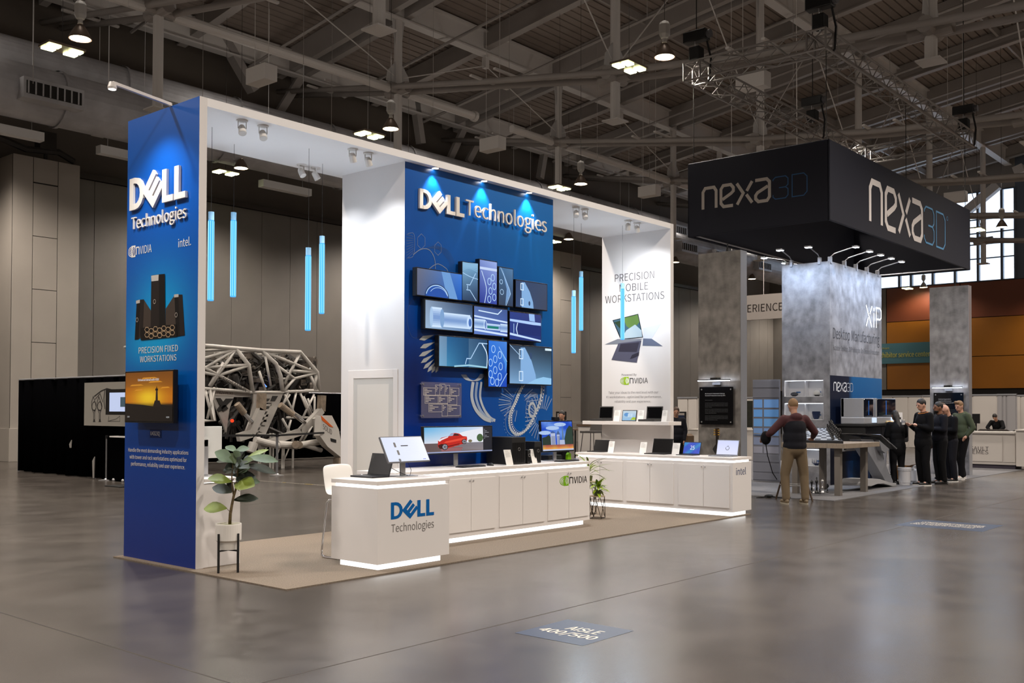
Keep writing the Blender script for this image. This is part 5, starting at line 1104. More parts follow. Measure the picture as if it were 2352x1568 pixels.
# lamps on arms along the top
def armlamp(loc, rz, lab, grp='arm lamps on the display column', light=True, first=[None]):
    if first[0] is None:
        r = thing('arm_lamp', lab, 'lamp', (0, 0, 0), grp); MB().box(-.03, .03, -.02, .06, -.05, .10).build('clamp', alu, r, bevel=.003); MB().path([(0, 0, .10), (0, -.08, .16), (0, -.52, .26)], .012, 6).build('arm', alu, r)
        MB().box(-.075, .075, -.60, -.49, .245, .275).build('lamp_head', alu, r, bevel=.004); MB().box(-.065, .065, -.59, -.50, .238, .245).build('led_panel', glow('arm_led', (225, 238, 255), 22), r); first[0] = r; place(r, loc, rz)
    else: r = dup(first[0], loc, rz, lab, grp)
    if light:
        d = Matrix.Rotation(rz, 3, 'Z') @ V((0, -.55, .22)); L = bpy.data.lights.new('column_lamp', 'SPOT'); L.energy = COLUMN_LAMP_W; L.color = (.55, .72, 1); L.spot_size = math.radians(120); L.spot_blend = .8; L.shadow_soft_size = .06
        o = bpy.data.objects.new('column_lamp', L); COL.objects.link(o); o.location = V(loc)+d; o.rotation_euler = (Matrix.Rotation(rz, 3, 'Z') @ V((0, .32, -1))).to_track_quat('-Z', 'Y').to_euler()
for i, X in enumerate((20.78, 21.55, 22.2, 22.85, 23.5)): armlamp((X, CY0+.0, CZ), 0, 'small bright arm lamp on the column front top edge, number %s from the corner' % ('one', 'two', 'three', 'four', 'five')[i])
for i, Y in enumerate((8.98, 9.62)): armlamp((CX, Y, CZ), -PI/2, 'small arm lamp on the left top edge of the display column, %s' % ('next to the corner', 'the rear one'))if False else armlamp((CX, Y, CZ), -PI/2, 'small arm lamp on the column left top edge, '+('next to the corner', 'the rear one')[i])
for i, X in enumerate((20.95, 22.0)): armlamp((X, CY1_, CZ), PI, 'small glaring arm lamp behind the display column, '+('nearer the left face', 'the farther one')[i], light=False)
# free-standing slabs
def slab(lab, X, pxl, pxr, pxe, ytop, plate, head, body):
    a, b = PX(pxl, 700, X).y, PX(pxr, 700, X).y; zt = PX(pxl, ytop, X).z; e = .26
    r = thing('concrete_slab', lab, 'display column', (X+.1, (a+b)/2, .01)); MB().box(X, X+e, b, a, .01, zt).build('body', slabmat('concrete_print_dark', (112, 108, 104)) if X < 20 else conc, r); MB().box(X+.01, X+e, b-.012, b, .01, zt).build('edge_strip', alu, r)
    k = MB(); k.bar((X+.1, a*.35+b*.65, zt), (X+.1, a*.35+b*.65, zt+.18), .02, .02).bar((X+.1, a*.38+b*.62, zt), (X+.1, a*.35+b*.65, zt+.1), .02, .02); k.build('top_clamp', blkm, r)
    (x0, y0, x1, y1) = plate; A = PX(x0, y0, X); B = PX(x1, y1, X)
    s = thing('info_plate', lab.replace('slab', 'slab')+' - plate', 'sign', (X, (A.y+B.y)/2, B.z)); s['label'] = 'black glass information plate with small white text on the '+('left' if X < 20 else 'right')+' concrete slab'
    MB().box(X-.06, X-.045, B.y, A.y, B.z, A.z).build('plate', mat('black_glass', (10, 11, 14), .12), s); f = MB()
    for y in (A.y-.05, B.y+.05):
        for z in (A.z-.05, B.z+.05): MB().tube((X-.066, y, z), (X, y, z), .016, n=10).build('standoff', silver, s)
    p = XF(X-.06); w = A.y-B.y; h = A.z-B.z; tc = (176, 178, 182)
    for k, t in enumerate(head): p.text(t, -A.y+w*.17, B.z+h*(.80-.052*k), -A.y+w*.17+w*.0115*len(t)*1.7, B.z+h*(.84-.052*k), tc, 1, .02)
    for y0_, n_, ln_ in body:
        for k in range(n_): p.text('the part was printed and finished by the team in far less time and cost'[:int(56*(ln_ if k == n_-1 else 1))], -A.y+w*.17, B.z+h*(y0_-.036*k), -A.y+w*(.17+.68*(ln_ if k == n_-1 else 1)), B.z+h*(y0_+.016-.036*k), (120, 122, 126), 1)
    p.build('lettering', s)
    Lz = A.z+.10; yc = (A.y+B.y)/2; l = thing('picture_lamp', 'slim picture lamp over the plate on the '+('left' if X < 20 else 'right')+' concrete slab', 'lamp', (X, yc, Lz))
    MB().box(X-.05, X, yc-.09, yc+.09, Lz-.06, Lz-.01).build('wall_mount', alu, l); MB().box(X-.16, X-.02, yc-.08, yc+.08, Lz+.045, Lz+.085).build('housing', blkm, l); MB().box(X-.19, X-.13, yc-.36, yc+.36, Lz+.03, Lz+.05).build('bar', blkm, l); MB().box(X-.185, X-.135, yc-.35, yc+.35, Lz+.015, Lz+.03).build('tube', glow('picture_led', (226, 236, 255), 9), l)
    L = bpy.data.lights.new('picture_light', 'AREA'); L.shape = 'RECTANGLE'; L.size = .7; L.size_y = .04; L.energy = 9; L.color = (.8, .88, 1); o = bpy.data.objects.new('picture_light', L); COL.objects.link(o); o.location = (X-.16, yc, Lz+.005); o.rotation_euler = V((.5, 0, -1)).to_track_quat('-Z', 'Y').to_euler()
    o.rotation_euler = Matrix(((0, 1, 0), (1, 0, 0), (0, 0, -1))).to_euler()
slab('brownish grey concrete-look slab left of the display column', 18.2, 1604, 1700, 1709, 584, (1610, 889, 1687, 975), ('An Acoustic Instrument Startup', 'Slashed Production Costs by 90%'), ((.64, 1, .33), (.56, 4, .3), (.40, 4, .5), (.22, 4, .55)))
slab('pale blue grey concrete-look slab on the right, beside the group of people', 26.35, 2135, 2223, 2230, 661, (2146, 902, 2215, 985), ('Contract Organization', 'Consistently Increases', 'Production Output with XiP'), ((.60, 1, .3), (.52, 4, .3), (.36, 4, .5), (.2, 4, .55)))

# hanging black box banner
S_ = .94; HX0, HX1, HY0, HY1 = 20.71*S_, 30.71*S_, 8.75*S_, 12.22*S_; HZ0, HZ1 = 1.58+(5.67-1.58)*S_, 1.58+(7.42-1.58)*S_
fab = mat('banner_black', (11, 15, 33), .75); hb_ = thing('hanging_banner', 'huge black rectangular fabric banner lettered nexa3D hanging over the concrete booth', 'hanging sign', (HX0, HY0, HZ0))
for nm, (a, b, c, d) in {'l': (HX0, HX0+.05, HY0, HY1), 'r': (HX0, HX1, HY0, HY0+.05), 'f': (HX1-.05, HX1, HY0, HY1), 'b': (HX0, HX1, HY1-.05, HY1)}.items(): MB().box(a, b, c, d, HZ0, HZ1).build('fabric_side', fab, hb_, bevel=.02)
fr = MB()
for z in (HZ0+.06, HZ1-.06):
    for s in ((HX0+.07, HY0+.07, HX1-.07, HY0+.07), (HX1-.07, HY0+.07, HX1-.07, HY1-.07), (HX1-.07, HY1-.07, HX0+.07, HY1-.07), (HX0+.07, HY1-.07, HX0+.07, HY0+.07)): fr.tube((s[0], s[1], z), (s[2], s[3], z), .02, n=6)
fr.build('inner_frame', alu, hb_)
p = XF(HX0, .003); A = PX(1615, 480, HX0); B = PX(1857, 452, HX0); nexa(p, -A.y, 1.58+(6.28-1.58)*S_, -B.y, 1.58+(6.765-1.58)*S_, (190, 182, 174), (46, 92, 138), 2, .15, .045); p.build('lettering', hb_, rough=.6)
p = YF(HY0, .003); A = PY(1998, 460, HY0); B = PY(2172, 540, HY0); nexa(p, A.x, 1.58+(5.98-1.58)*S_, B.x, 1.58+(6.92-1.58)*S_, (226, 220, 218), (92, 150, 196), 2, .15, .05); p.arc((B.x+.12, 1.58+(6.86-1.58)*S_), .05, 0, 360, .012, (92, 150, 196), 2, 12); p.build('lettering', hb_, rough=.6)
susp = MB()
for x in (HX0+.1, (HX0+HX1)/2, HX1-.1):
    for y in (HY0+.1, HY1-.1): susp.tube((x, y, HZ1-.1), (x, y, 8.9), .008, n=4)
susp.build('suspension_wires', blkm, hb_)
# box truss ring
TX0, TX1, TY0, TY1, TZ, q_ = 19.25, 29.15, 8.2, 11.45, 8.85, .40
trm = mat('truss_aluminium', (150, 146, 143), .4, metal=.4); ring = thing('truss_ring', 'rectangular aluminium lattice truss hanging above the black banner', 'truss', (TX0, TY0, TZ))
def trussside(p, q, inner):
    p, q = V(p), V(q); d = (q-p).normalized(); L = (q-p).length; s = V((inner[0], inner[1], 0))*q_; u = V((0, 0, q_))
    cs = [p, p+s, p+u, p+s+u]
    for c in cs: MB().tube(c, c+d*L, .025, n=8).build('chord', trm, ring, smooth=False)
    n = round(L/.42); b = MB()
    for i in range(n):
        a0, a1 = d*(L*i/n), d*(L*(i+1)/n)
        for (x, y) in ((0, 2), (1, 3), (0, 1), (2, 3)):
            if i % 2: x, y = y, x
            b.tube(cs[x]+a0, cs[y]+a1, .0125, n=5, caps=False)
    b.build('lattice', trm, ring, kind='stuff')
trussside((TX0, TY0, TZ), (TX1, TY0, TZ), (0, 1)); trussside((TX0, TY1-q_, TZ), (TX1, TY1-q_, TZ), (0, 1)); trussside((TX0, TY0, TZ), (TX0, TY1, TZ), (1, 0)); trussside((TX1-q_, TY0, TZ), (TX1-q_, TY1, TZ), (1, 0))
for (x, y) in ((TX0, TY0), (TX0, TY1-q_), (TX1-q_, TY0), (TX1-q_, TY1-q_)):
    b = MB(); z = TZ
    for dx in (0, q_):
        for dy in (0, q_): b.tube((x+dx, y+dy, z), (x+dx, y+dy, z+q_), .025, n=8)
    b.build('corner_block', trm, ring)
hst = None
for (x, y, lab) in ((TX0+.2, TY1-.2, 'left corner'), (TX0+.2, TY0+.2, 'near corner'), (TX1-.2, TY0+.2, 'right corner'), (TX1-3.6, TY1-.2, 'rear side')):
    z = TZ+q_+.02; lab = 'black chain hoist on the '+lab+' of the lattice truss'
    if hst is None:
        hst = thing('chain_hoist', lab, 'hoist', (0, 0, 0), 'chain hoists'); MB().box(-.13, .13, -.13, .13, .05, .34).build('chain_bag', blkm, hst, bevel=.03); MB().box(-.12, .12, -.28, .28, .46, .70).build('motor', blkp, hst, bevel=.02); MB().tube((0, -.28, .58), (0, -.36, .58), .09, n=12).build('end_cap', greym, hst)
        b = MB()
        for s in (-1, 1): b.tube((s*.06, 0, .3), (s*.06, 0, .5), .012, n=6)
        b.tube((0, 0, 0), (0, 0, .06), .02, n=6); b.build('hook', silver, hst); MB().tube((0, 0, .7), (0, 0, 8.2), .012, n=5).build('chain', blkm, hst); MB().path([(.1, -.2, .5), (.2, -.25, .1), (.2, -.22, -.35), (.14, -.2, -.42)], .025, 6).build('cable', blkm, hst); place(hst, (x, y, z))
    else: dup(hst, (x, y, z), 0, lab, 'chain hoists')

# glazed panel door behind the man
gd = thing('glazed_door', 'grey door of blue glass panes in rows and ribbed lower boards beside the display column', 'door', (20.45, 10.1, .01)); X = 20.62
ya, yb = PX(1729, 1000, X).y, 9.86; zt = PX(1731, 872, X).z; fm = mat('door_grey', (112, 114, 124), .5)
MB().box(X, X+.05, yb, ya, .03, zt).build('frame', fm, gd, bevel=.003); rows = [872, 892, 915, 938, 959, 981, 1002, 1023, 1042, 1062, 1085, 1107]
zr2 = [PX(1750, q, X).z for q in rows]; ym = PX(1753, 1000, X).y
for i in range(len(zr2)-1):
    z1, z0 = zr2[i]-.02, max(zr2[i+1]+.02, .06)
    if 2 <= i <= 7:
        c = ((120, 170, 236), (110, 168, 236), (112, 166, 226), (122, 156, 206), (132, 144, 172), (150, 152, 166))[i-2]
        for a, b in ((ya-.025, ym+.02), (ym-.02, yb+.02)): MB().box(X-.006, X+.002, b, a, z0, z1).build('pane', mat('pane_%d' % i, c, .15), gd)
    else: MB().box(X-.012, X+.002, yb+.01, ya-.01, z0, z1).build('board', fm, gd, bevel=.003)
MB().bar((X-.05, ya-.05, zr2[6]+.06), (X-.05, ya-.22, zr2[6]+.06), .02, .02).box(X-.05, X, ya-.06, ya-.04, zr2[6]+.05, zr2[6]+.07).build('handle', silver, gd)

# tilted chess board table
tm = mat('table_wood', (132, 120, 106), .5, noise=(6, .12, 3, (1, 8, 1))); tb = thing('chess_table', 'light wood table on square legs carrying a tilted chess board', 'table', (18.9, 8.4, .01))
tz = PX(1942, 1019, 18.05).z; ty = PX(1942, 1025, 18.05).y
yL = PX(1795, 1020, 18.05).y; MB().box(18.05, 19.75, ty, yL, tz-.09, tz).build('tabletop', tm, tb, bevel=.004)
for (x, y) in ((18.25, ty+.22), (19.5, ty+.22), (18.25, yL-.2), (19.5, yL-.2)): MB().box(x-.055, x+.055, y-.055, y+.055, .01, tz-.09).build('leg', mat('leg_grey', (104, 98, 92), .5), tb)
A = V((18.10, yL-.06, tz+.0)); B = V((18.10, ty+.06, tz+.0)); C = V((19.6, PX(1876, 985, 19.6).y-.25, tz+.22)); D = V((19.6, yL+.0, tz+.22)); U = V((0, 0, .045))
cbd = thing('chess_board', 'black and pale grey chess board tilted on the wooden table', 'chess board', tuple(B)); MB().add([A, B, C, D, A+U, B+U, C+U, D+U]+[], [(0, 1, 2, 3), (7, 6, 5, 4), (0, 4, 5, 1), (1, 5, 6, 2), (2, 6, 7, 3), (3, 7, 4, 0)]).build('board', blkp, cbd)
MB().add([A, B, C, D, V((19.6, yL, tz)), V((19.6, C.y, tz))], [(1, 5, 2), (0, 3, 4), (5, 4, 3, 2), (0, 4, 5, 1)]).build('wedge', blkm, cbd)
def bl(s, t): return (A*(1-s)+B*s)*(1-t)+(D*(1-s)+C*s)*t+V((0, 0, .047))
m = MB()
for i in range(8):
    for j in range(8):
        s0, s1, t0, t1 = .05+.9*i/8, .05+.9*(i+1)/8, .05+.9*j/8, .05+.9*(j+1)/8; m.add([bl(s0, t0), bl(s1, t0), bl(s1, t1), bl(s0, t1)], [(0, 1, 2, 3)], (150, 158, 168) if (i+j) % 2 else (60, 64, 72))
m.build('squares', colmat('print_0.5', 0, .5), cbd)
CP = [(.035, 0), (.04, .01), (.03, .03), (.02, .05), (.016, .09), (.024, .1), (.014, .11)]
def chess(kind, s, loc, lab, grp, m_):
    r = thing('chess_'+kind, lab, 'chess piece', loc, grp); L = V(loc)
    prof = [(a*s, b*s) for a, b in CP]
    if kind == 'pawn': prof += [(.02*s, .125*s), (.022*s, .14*s), (.012*s, .158*s), (.001, .162*s)]
    else: prof += [(.014*s, .17*s), (.026*s, .2*s), (.028*s, .22*s), (.016*s, .235*s), (.008*s, .25*s), (.001, .255*s)]
    MB().lathe(prof, L, 12, caps=False).build('body', m_, r, smooth=True)
    if kind == 'king': MB().box(L.x-.004*s, L.x+.004*s, L.y-.016*s, L.y+.016*s, L.z+.265*s, L.z+.275*s).box(L.x-.004*s, L.x+.004*s, L.y-.004*s, L.y+.004*s, L.z+.25*s, L.z+.29*s).build('cross', m_, r)
    if kind == 'knight': MB().prism([(L.x, L.y-.02*s, L.z+.15*s), (L.x, L.y+.03*s, L.z+.15*s), (L.x, L.y+.02*s, L.z+.26*s), (L.x, L.y-.01*s, L.z+.29*s), (L.x, L.y-.055*s, L.z+.22*s), (L.x, L.y-.05*s, L.z+.19*s)], (.02*s, 0, 0)).build('head', m_, r)
    return r
for k in range(8):
    t = .09+.11*k; chess('pawn', 0.7, tuple(bl(.84, t)), 'black chess pawn on the tilted board, %s from the near corner' % ('first', 'second', 'third', 'fourth', 'fifth', 'sixth', 'seventh', 'eighth')[k], 'black pawns on the board', blkp)
    kd = ('knight', 'bishop', 'rook', 'queen', 'king', 'rook', 'knight', 'bishop')[k]; chess(kd, 0.75, tuple(bl(.95, t)), 'black %s at the board edge, %s from the near corner' % (kd, ('first', 'second', 'third', 'fourth', 'fifth', 'sixth', 'seventh', 'eighth')[k]), 'black back row on the board', blkp)
for (px, py, kd, s, m_, lab) in ((1865, 1133, 'queen', 1.0, blkp, 'slim black chess queen on the floor, left of its pair'), (1876.5, 1134, 'king', 1.08, blkp, 'large black chess king on the floor by the table leg'), (1890, 1134, 'bishop', 1.1, silver, 'silver chess bishop on the floor against the table leg'), (1869, 1134, 'pawn', .7, silver, 'small silver chess pawn on the floor beside the black queen'), (1901, 1132, 'knight', .6, blkp, 'small black knight lying low between the table legs'), (1884, 1135, 'pawn', .6, blkp, 'small black pawn on the floor between king and bishop')):
    g = PZ(px, py, .01); g = V((g.x+.1, g.y+.05, .0105)); chess(kd, s, tuple(g), lab, 'chess pieces on the floor', m_)

# samples in the niches
for (y, z, lab, kind) in ((9.62, NZ[2][0], 'rounded grey sample in the upper niche, left', 0), (9.10, NZ[2][0], 'white dome sample on a black foot in the upper niche', 1), (9.62, NZ[1][0], 'grey rounded sample in the middle niche', 0), (9.12, NZ[1][0], 'dark blue basket sample in the middle niche', 2), (9.12, NZ[0][0], 'blue spiky crown sample in the bottom niche', 3)):
    z += .0085; r = thing('printed_sample', lab, 'sample', (CX+.14, y, z)); c = (CX+.14, y, z)
    if kind == 0: MB().ball((c[0], c[1], z+.05), (.06, .09, .045), 12, 7).build('body', mat('sample_grey', (70, 74, 80), .4), r, smooth=True); MB().lathe([(.05, 0), (.02, .02)], c, 12).build('foot', blkp, r)
    if kind == 1: MB().lathe([(.05, .03), (.075, .05), (.07, .09), (.04, .125), (.005, .135)], c, 16).build('body', mat('sample_white', (226, 226, 222), .4), r, smooth=True); MB().lathe([(.04, 0), (.06, .03)], c, 14).build('foot', blkp, r)
    if kind == 2:
        b = MB().lathe([(.045, 0), (.06, .08), (.085, .15), (.085, .17)], c, 18, caps=False)
        for k in range(18): b.tube((c[0]+.088*math.cos(k*PI/9), c[1]+.088*math.sin(k*PI/9), z+.15), (c[0]+.06*math.cos(k*PI/9), c[1]+.06*math.sin(k*PI/9), z+.03), .003, n=4)
        b.build('body', mat('sample_navy', (26, 44, 84), .4), r); MB().lathe([(.03, 0), (.05, .01)], c, 14).build('foot', blkp, r)
    if kind == 3:
        b = MB().lathe([(.03, .0), (.05, .03), (.09, .05)], c, 16)
        for k in range(14): b.tube((c[0]+.085*math.cos(k*PI/7), c[1]+.085*math.sin(k*PI/7), z+.05), (c[0]+.10*math.cos(k*PI/7), c[1]+.10*math.sin(k*PI/7), z+.14), .005, .001, n=5)
        b.build('body', mat('sample_navy', (26, 44, 84), .4), r)

# shelf, printers and clutter on the front of the column
shf = thing('printer_counter', 'black wall counter under the two machines on the display column', 'counter', (22.2, 8.4, .9)); MB().box(20.95, 23.6, 8.02, CY0-.002, 1.265, 1.31).build('worktop', blkm, shf, bevel=.003); MB().box(21.0, 23.55, 8.10, CY0-.002, .88, 1.265).build('cabinet', blkm, shf)
for k in range(3): MB().box(21.02+.85*k, 21.85+.85*k, 8.085, 8.10, .90, 1.25).build('drawer', blkp, shf)
def printer(x0, x1, z0, z1, lab, blue):
    r = thing('resin_printer', lab, 'machine', ((x0+x1)/2, 8.3, z0)); bd = mat('printer_grey', (150, 152, 158), .35); y0, y1 = 8.10, 8.62; w = x1-x0
    MB().box(x0, x1, y0, y1, z0, z0+(z1-z0)*.27).build('base', bd, r, bevel=.02); MB().box(x0+.02, x0+.1, y0+.05, y1, z0+(z1-z0)*.27, z1).build('side_frame', bd, r, bevel=.01); MB().box(x1-.08, x1-.01, y0+.05, y1, z0+(z1-z0)*.27, z1).build('side_frame', bd, r, bevel=.01); MB().box(x0+.02, x1-.01, y1-.06, y1, z0+(z1-z0)*.27, z1).build('back_frame', bd, r)
    MB().box(x0+.1, x1-.08, y0+.03, y1-.07, z0+(z1-z0)*.28, z1-.01).build('cover', mat('printer_cover', (8, 14, 30), .08), r, bevel=.02); MB().box(x0+w*.45, x0+w*.47, y0+.024, y0+.03, z0+(z1-z0)*.35, z1-.05).build('light_line', glow('printer_blue', (80, 150, 255), 1.6 if blue else .4), r)
    MB().box(x0+w*.62, x0+w*.95, y0-.02, y0, z0+.03, z0+(z1-z0)*.25).build('touch_screen', glow('printer_screen', (220, 236, 255), 2.0 if blue else 1.0), r)
printer(20.95, 21.62, 1.3105, 1.86, 'left grey and black resin printer on the black wall counter', False); printer(21.70, 22.95, 1.3105, 1.87, 'right wider resin printer with a bright screen on the black wall counter', True)
r = thing('sample_box', 'small white box with tiny dark print beside the right printer', 'box', (23.25, 8.3, 1.3105)); MB().box(23.05, 23.5, 8.2, 8.5, 1.3105, 1.56).build('body', nw, r); p = YF(8.2); p.rect(23.2, 1.4, 23.4, 1.45, (40, 40, 44), 1); p.build('label', r)
for i, (x, c) in enumerate(((22.15, (206, 180, 130)), (22.28, (196, 150, 90)), (22.42, (220, 200, 160)))): tag(MB().ball((x, 8.06, 1.3115+.035), (.05, .035, .035), 10, 6).build('tan_sample', mat('tan_%d' % i, c, .6), smooth=True), 'tan rounded sample at the edge of the black counter, '+('left', 'middle', 'right')[i], 'sample', 'tan samples')
r = thing('card_reader', 'small white boxed unit on the navy wall below the black counter', 'box', (21.3, 8.6, .78)); MB().box(21.05, 21.75, 8.62, 8.749, .72, .84).build('body', nw, r); MB().box(21.12, 21.24, 8.612, 8.62, .75, .80).build('window', blkp, r)
# kiosk, profile on the Y=7.62 plane
def kq(x, y, Y=7.62): return PY(1920+x*320/2007, 890+y*250/1568, Y)
kk = thing('touch_kiosk', 'grey slanted touch screen kiosk with a curved foot, seen from its side', 'kiosk', tuple(PZ(2020, 1119, .011))); W3 = V((0, .42, 0)); km = mat('kiosk_grey', (122, 124, 130), .4); off_y = .0
leg = [kq(*q) for q in ((425, 768), (605, 770), (700, 960), (770, 1090), (893, 1375), (888, 1420), (850, 1444), (800, 1410), (740, 1300))]; zmin = min(q.z for q in leg); 
def lift(ps): return [V((q.x, q.y, q.z-zmin+.012)) if True else q for q in ps]
MB().prism(lift([q+V((0, .1, 0)) for q in leg]), (0, .24, 0)).build('column', km, kk, bevel=.008)
MB().prism(lift([kq(*q) for q in ((360, 1440), (400, 1345), (520, 1336), (640, 1345), (790, 1395), (870, 1400), (880, 1440), (820, 1448), (690, 1410), (600, 1415), (510, 1448))]), W3).build('foot', mat('kiosk_light', (160, 160, 162), .4), kk, bevel=.008)
MB().prism(lift([kq(*q) for q in ((385, 692), (648, 705), (880, 905), (862, 915), (636, 740), (385, 706))]), (0, .44, 0)).build('screen_housing', blkp, kk, bevel=.004); MB().prism(lift([kq(*q) for q in ((648, 700), (884, 900), (872, 912), (640, 716))]), (0, .44, 0)).build('screen_edge', alu, kk); MB().prism(lift([kq(*q) for q in ((620, 780), (770, 910), (715, 970), (660, 930))]), (0, .2, 0)).build('bracket', km, kk)
# floor clutter behind the kiosk
def lathe_thing(name, lab, cat, px, py, s, prof, m_, part='body', n=20):
    g = PZ(px, py, .011); r = thing(name, lab, cat, tuple(g)); MB().lathe([(a*s, b*s) for a, b in prof], g, n, caps=False).build(part, m_, r, smooth=False); return r, g
r, g = lathe_thing('waste_bin', 'white waste bin with a bag folded over its rim behind the kiosk', 'bin', 2011, 1104, 1, [(0, 0), (.11, 0), (.15, .55), (.17, .56), (.165, .48), (.16, .6), (.14, .6), (.13, .3), (0, .3)], mat('bin_white', (150, 152, 158), .5)); MB().lathe([(.17, .44), (.185, .5), (.165, .62), (.13, .66), (.12, .6)], g, 14, caps=False).build('bag', mat('bag_grey', (120, 124, 130), .5), r)
r, g = lathe_thing('bucket', 'white plastic bucket standing between the people', 'bucket', 2077.5, 1113, 1, [(0, 0), (.11, 0), (.125, .3), (.14, .31), (.14, .34), (.13, .34), (.12, .05), (0, .05)], mat('bucket_white', (196, 196, 200), .45)); MB().lathe([(.112, .34), (.14, .345), (.14, .37), (0, .37)], g, 20, caps=False).build('lid', mat('bucket_lid', (206, 206, 210), .4), r)
g = PZ(2101, 1106, .011); r = thing('canister', 'square white jerrycan with a handle and a printed label on the floor', 'canister', tuple(g)); cm = mat('canister_white', (200, 200, 204), .4)
MB().box(g.x-.13, g.x+.13, g.y-.10, g.y+.10, .011, .30).build('body', cm, r, bevel=.03); MB().path([(g.x-.08, g.y, .29), (g.x-.08, g.y, .36), (g.x+.06, g.y, .37), (g.x+.07, g.y, .29)], .015, 8).build('handle', cm, r); MB().tube((g.x-.11, g.y, .29), (g.x-.11, g.y, .34), .03, n=12).build('cap', cm, r); p = YF(g.y-.102); p.rect(g.x-.07, .07, g.x+.06, .2, (130, 136, 160), 1); p.build('label', r)
g = PZ(2040, 1102, .011); r = thing('cardboard_box', 'brown open cardboard box behind the kiosk', 'box', (g.x+.6, g.y-.15, .011)); x, y = g.x+.6, g.y-.15; cbm = mat('cardboard', (128, 92, 54), .8)
MB().box(x-.22, x+.22, y-.15, y-.14, .011, .32).box(x-.22, x+.22, y+.14, y+.15, .011, .32).box(x-.22, x-.21, y-.15, y+.15, .011, .32).box(x+.21, x+.22, y-.15, y+.15, .011, .32).box(x-.22, x+.22, y-.15, y+.15, .011, .02).build('body', cbm, r); MB().quad([(x-.22, y-.15, .32), (x+.22, y-.15, .32), (x+.2, y-.25, .36), (x-.2, y-.25, .36)]).build('flap', cbm, r)
# wooden bar stool beside the man
sx, sy = 16.88, 7.80; r = thing('wooden_bar_stool', 'tall dark wooden stool with splayed legs right behind the standing man', 'bar stool', (sx, sy, .0)); wd_ = mat('dark_wood', (70, 54, 42), .5)
MB().lathe([(.0, .74), (.17, .74), (.18, .76), (.17, .785), (0, .785)], (sx, sy, 0), 20, caps=False).build('seat', wd_, r)
lg_ = [(math.cos(a), math.sin(a)) for a in [YAW+PI/4+k*PI/2 for k in range(4)]]
for a, b in lg_: MB().tube((sx+.12*a, sy+.12*b, .74), (sx+.36*a, sy+.36*b, .0), .018, n=8).build('leg', wd_, r)
b = MB()
for i in range(4): b.tube((sx+.28*lg_[i][0], sy+.28*lg_[i][1], .27), (sx+.28*lg_[(i+1) % 4][0], sy+.28*lg_[(i+1) % 4][1], .27), .010, n=6)
b.build('foot_rail', silver, r)
# acoustic guitar on a stand before the left slab
g = PX(1648, 1040, 17.9); gy = g.y; zt = PX(1648, 983, 17.9).z; r = thing('guitar', 'acoustic guitar with a gold-tuned headstock standing before the left slab', 'guitar', (17.9, gy, .01)); gw = mat('guitar_wood', (96, 60, 28), .3)
out = []
for k in range(28):
    a = 2*PI*k/28; rr_ = .15+.035*math.cos(2*a)+(.03 if math.sin(a) < 0 else -.01)*abs(math.sin(a)); out.append((17.9, gy+rr_*math.cos(a)*1.05, .33+.235*math.sin(a)))
MB().prism(out, (.1, 0, 0)).build('body', gw, r); MB().bar((17.89, gy, .5), (17.89, gy, zt-.16), .05, .03, up=(1, 0, 0)).build('neck', mat('ebony', (24, 18, 14), .4), r); MB().prism([(17.88, gy-.03, zt-.16), (17.88, gy+.03, zt-.16), (17.88, gy+.04, zt), (17.88, gy-.04, zt)], (.02, 0, 0)).build('headstock', mat('head_dark', (50, 36, 20), .3), r)
for k in range(3):
    for s in (-1, 1): MB().tube((17.87, gy+s*.03, zt-.04-.045*k), (17.87, gy+s*.065, zt-.04-.045*k), .011, n=8).build('tuner', mat('brass', (190, 150, 60), .3, metal=.9), r)
MB().tube((17.895, gy, .38), (17.899, gy, .38), .05, n=4).tube((17.9, gy-.15, .01), (17.95, gy-.05, .3), .01, n=6).tube((17.9, gy+.15, .01), (17.95, gy+.05, .3), .01, n=6).build('stand', blkm, r)
MB().prism([(17.88, gy-.09, .72+k*0) for k in (0,)]+[(17.88, gy+.02, .70), (17.88, gy+.10, .82), (17.88, gy+.03, .92), (17.88, gy-.06, .88)], (.04, 0, 0)).build('strap', blkm, r)

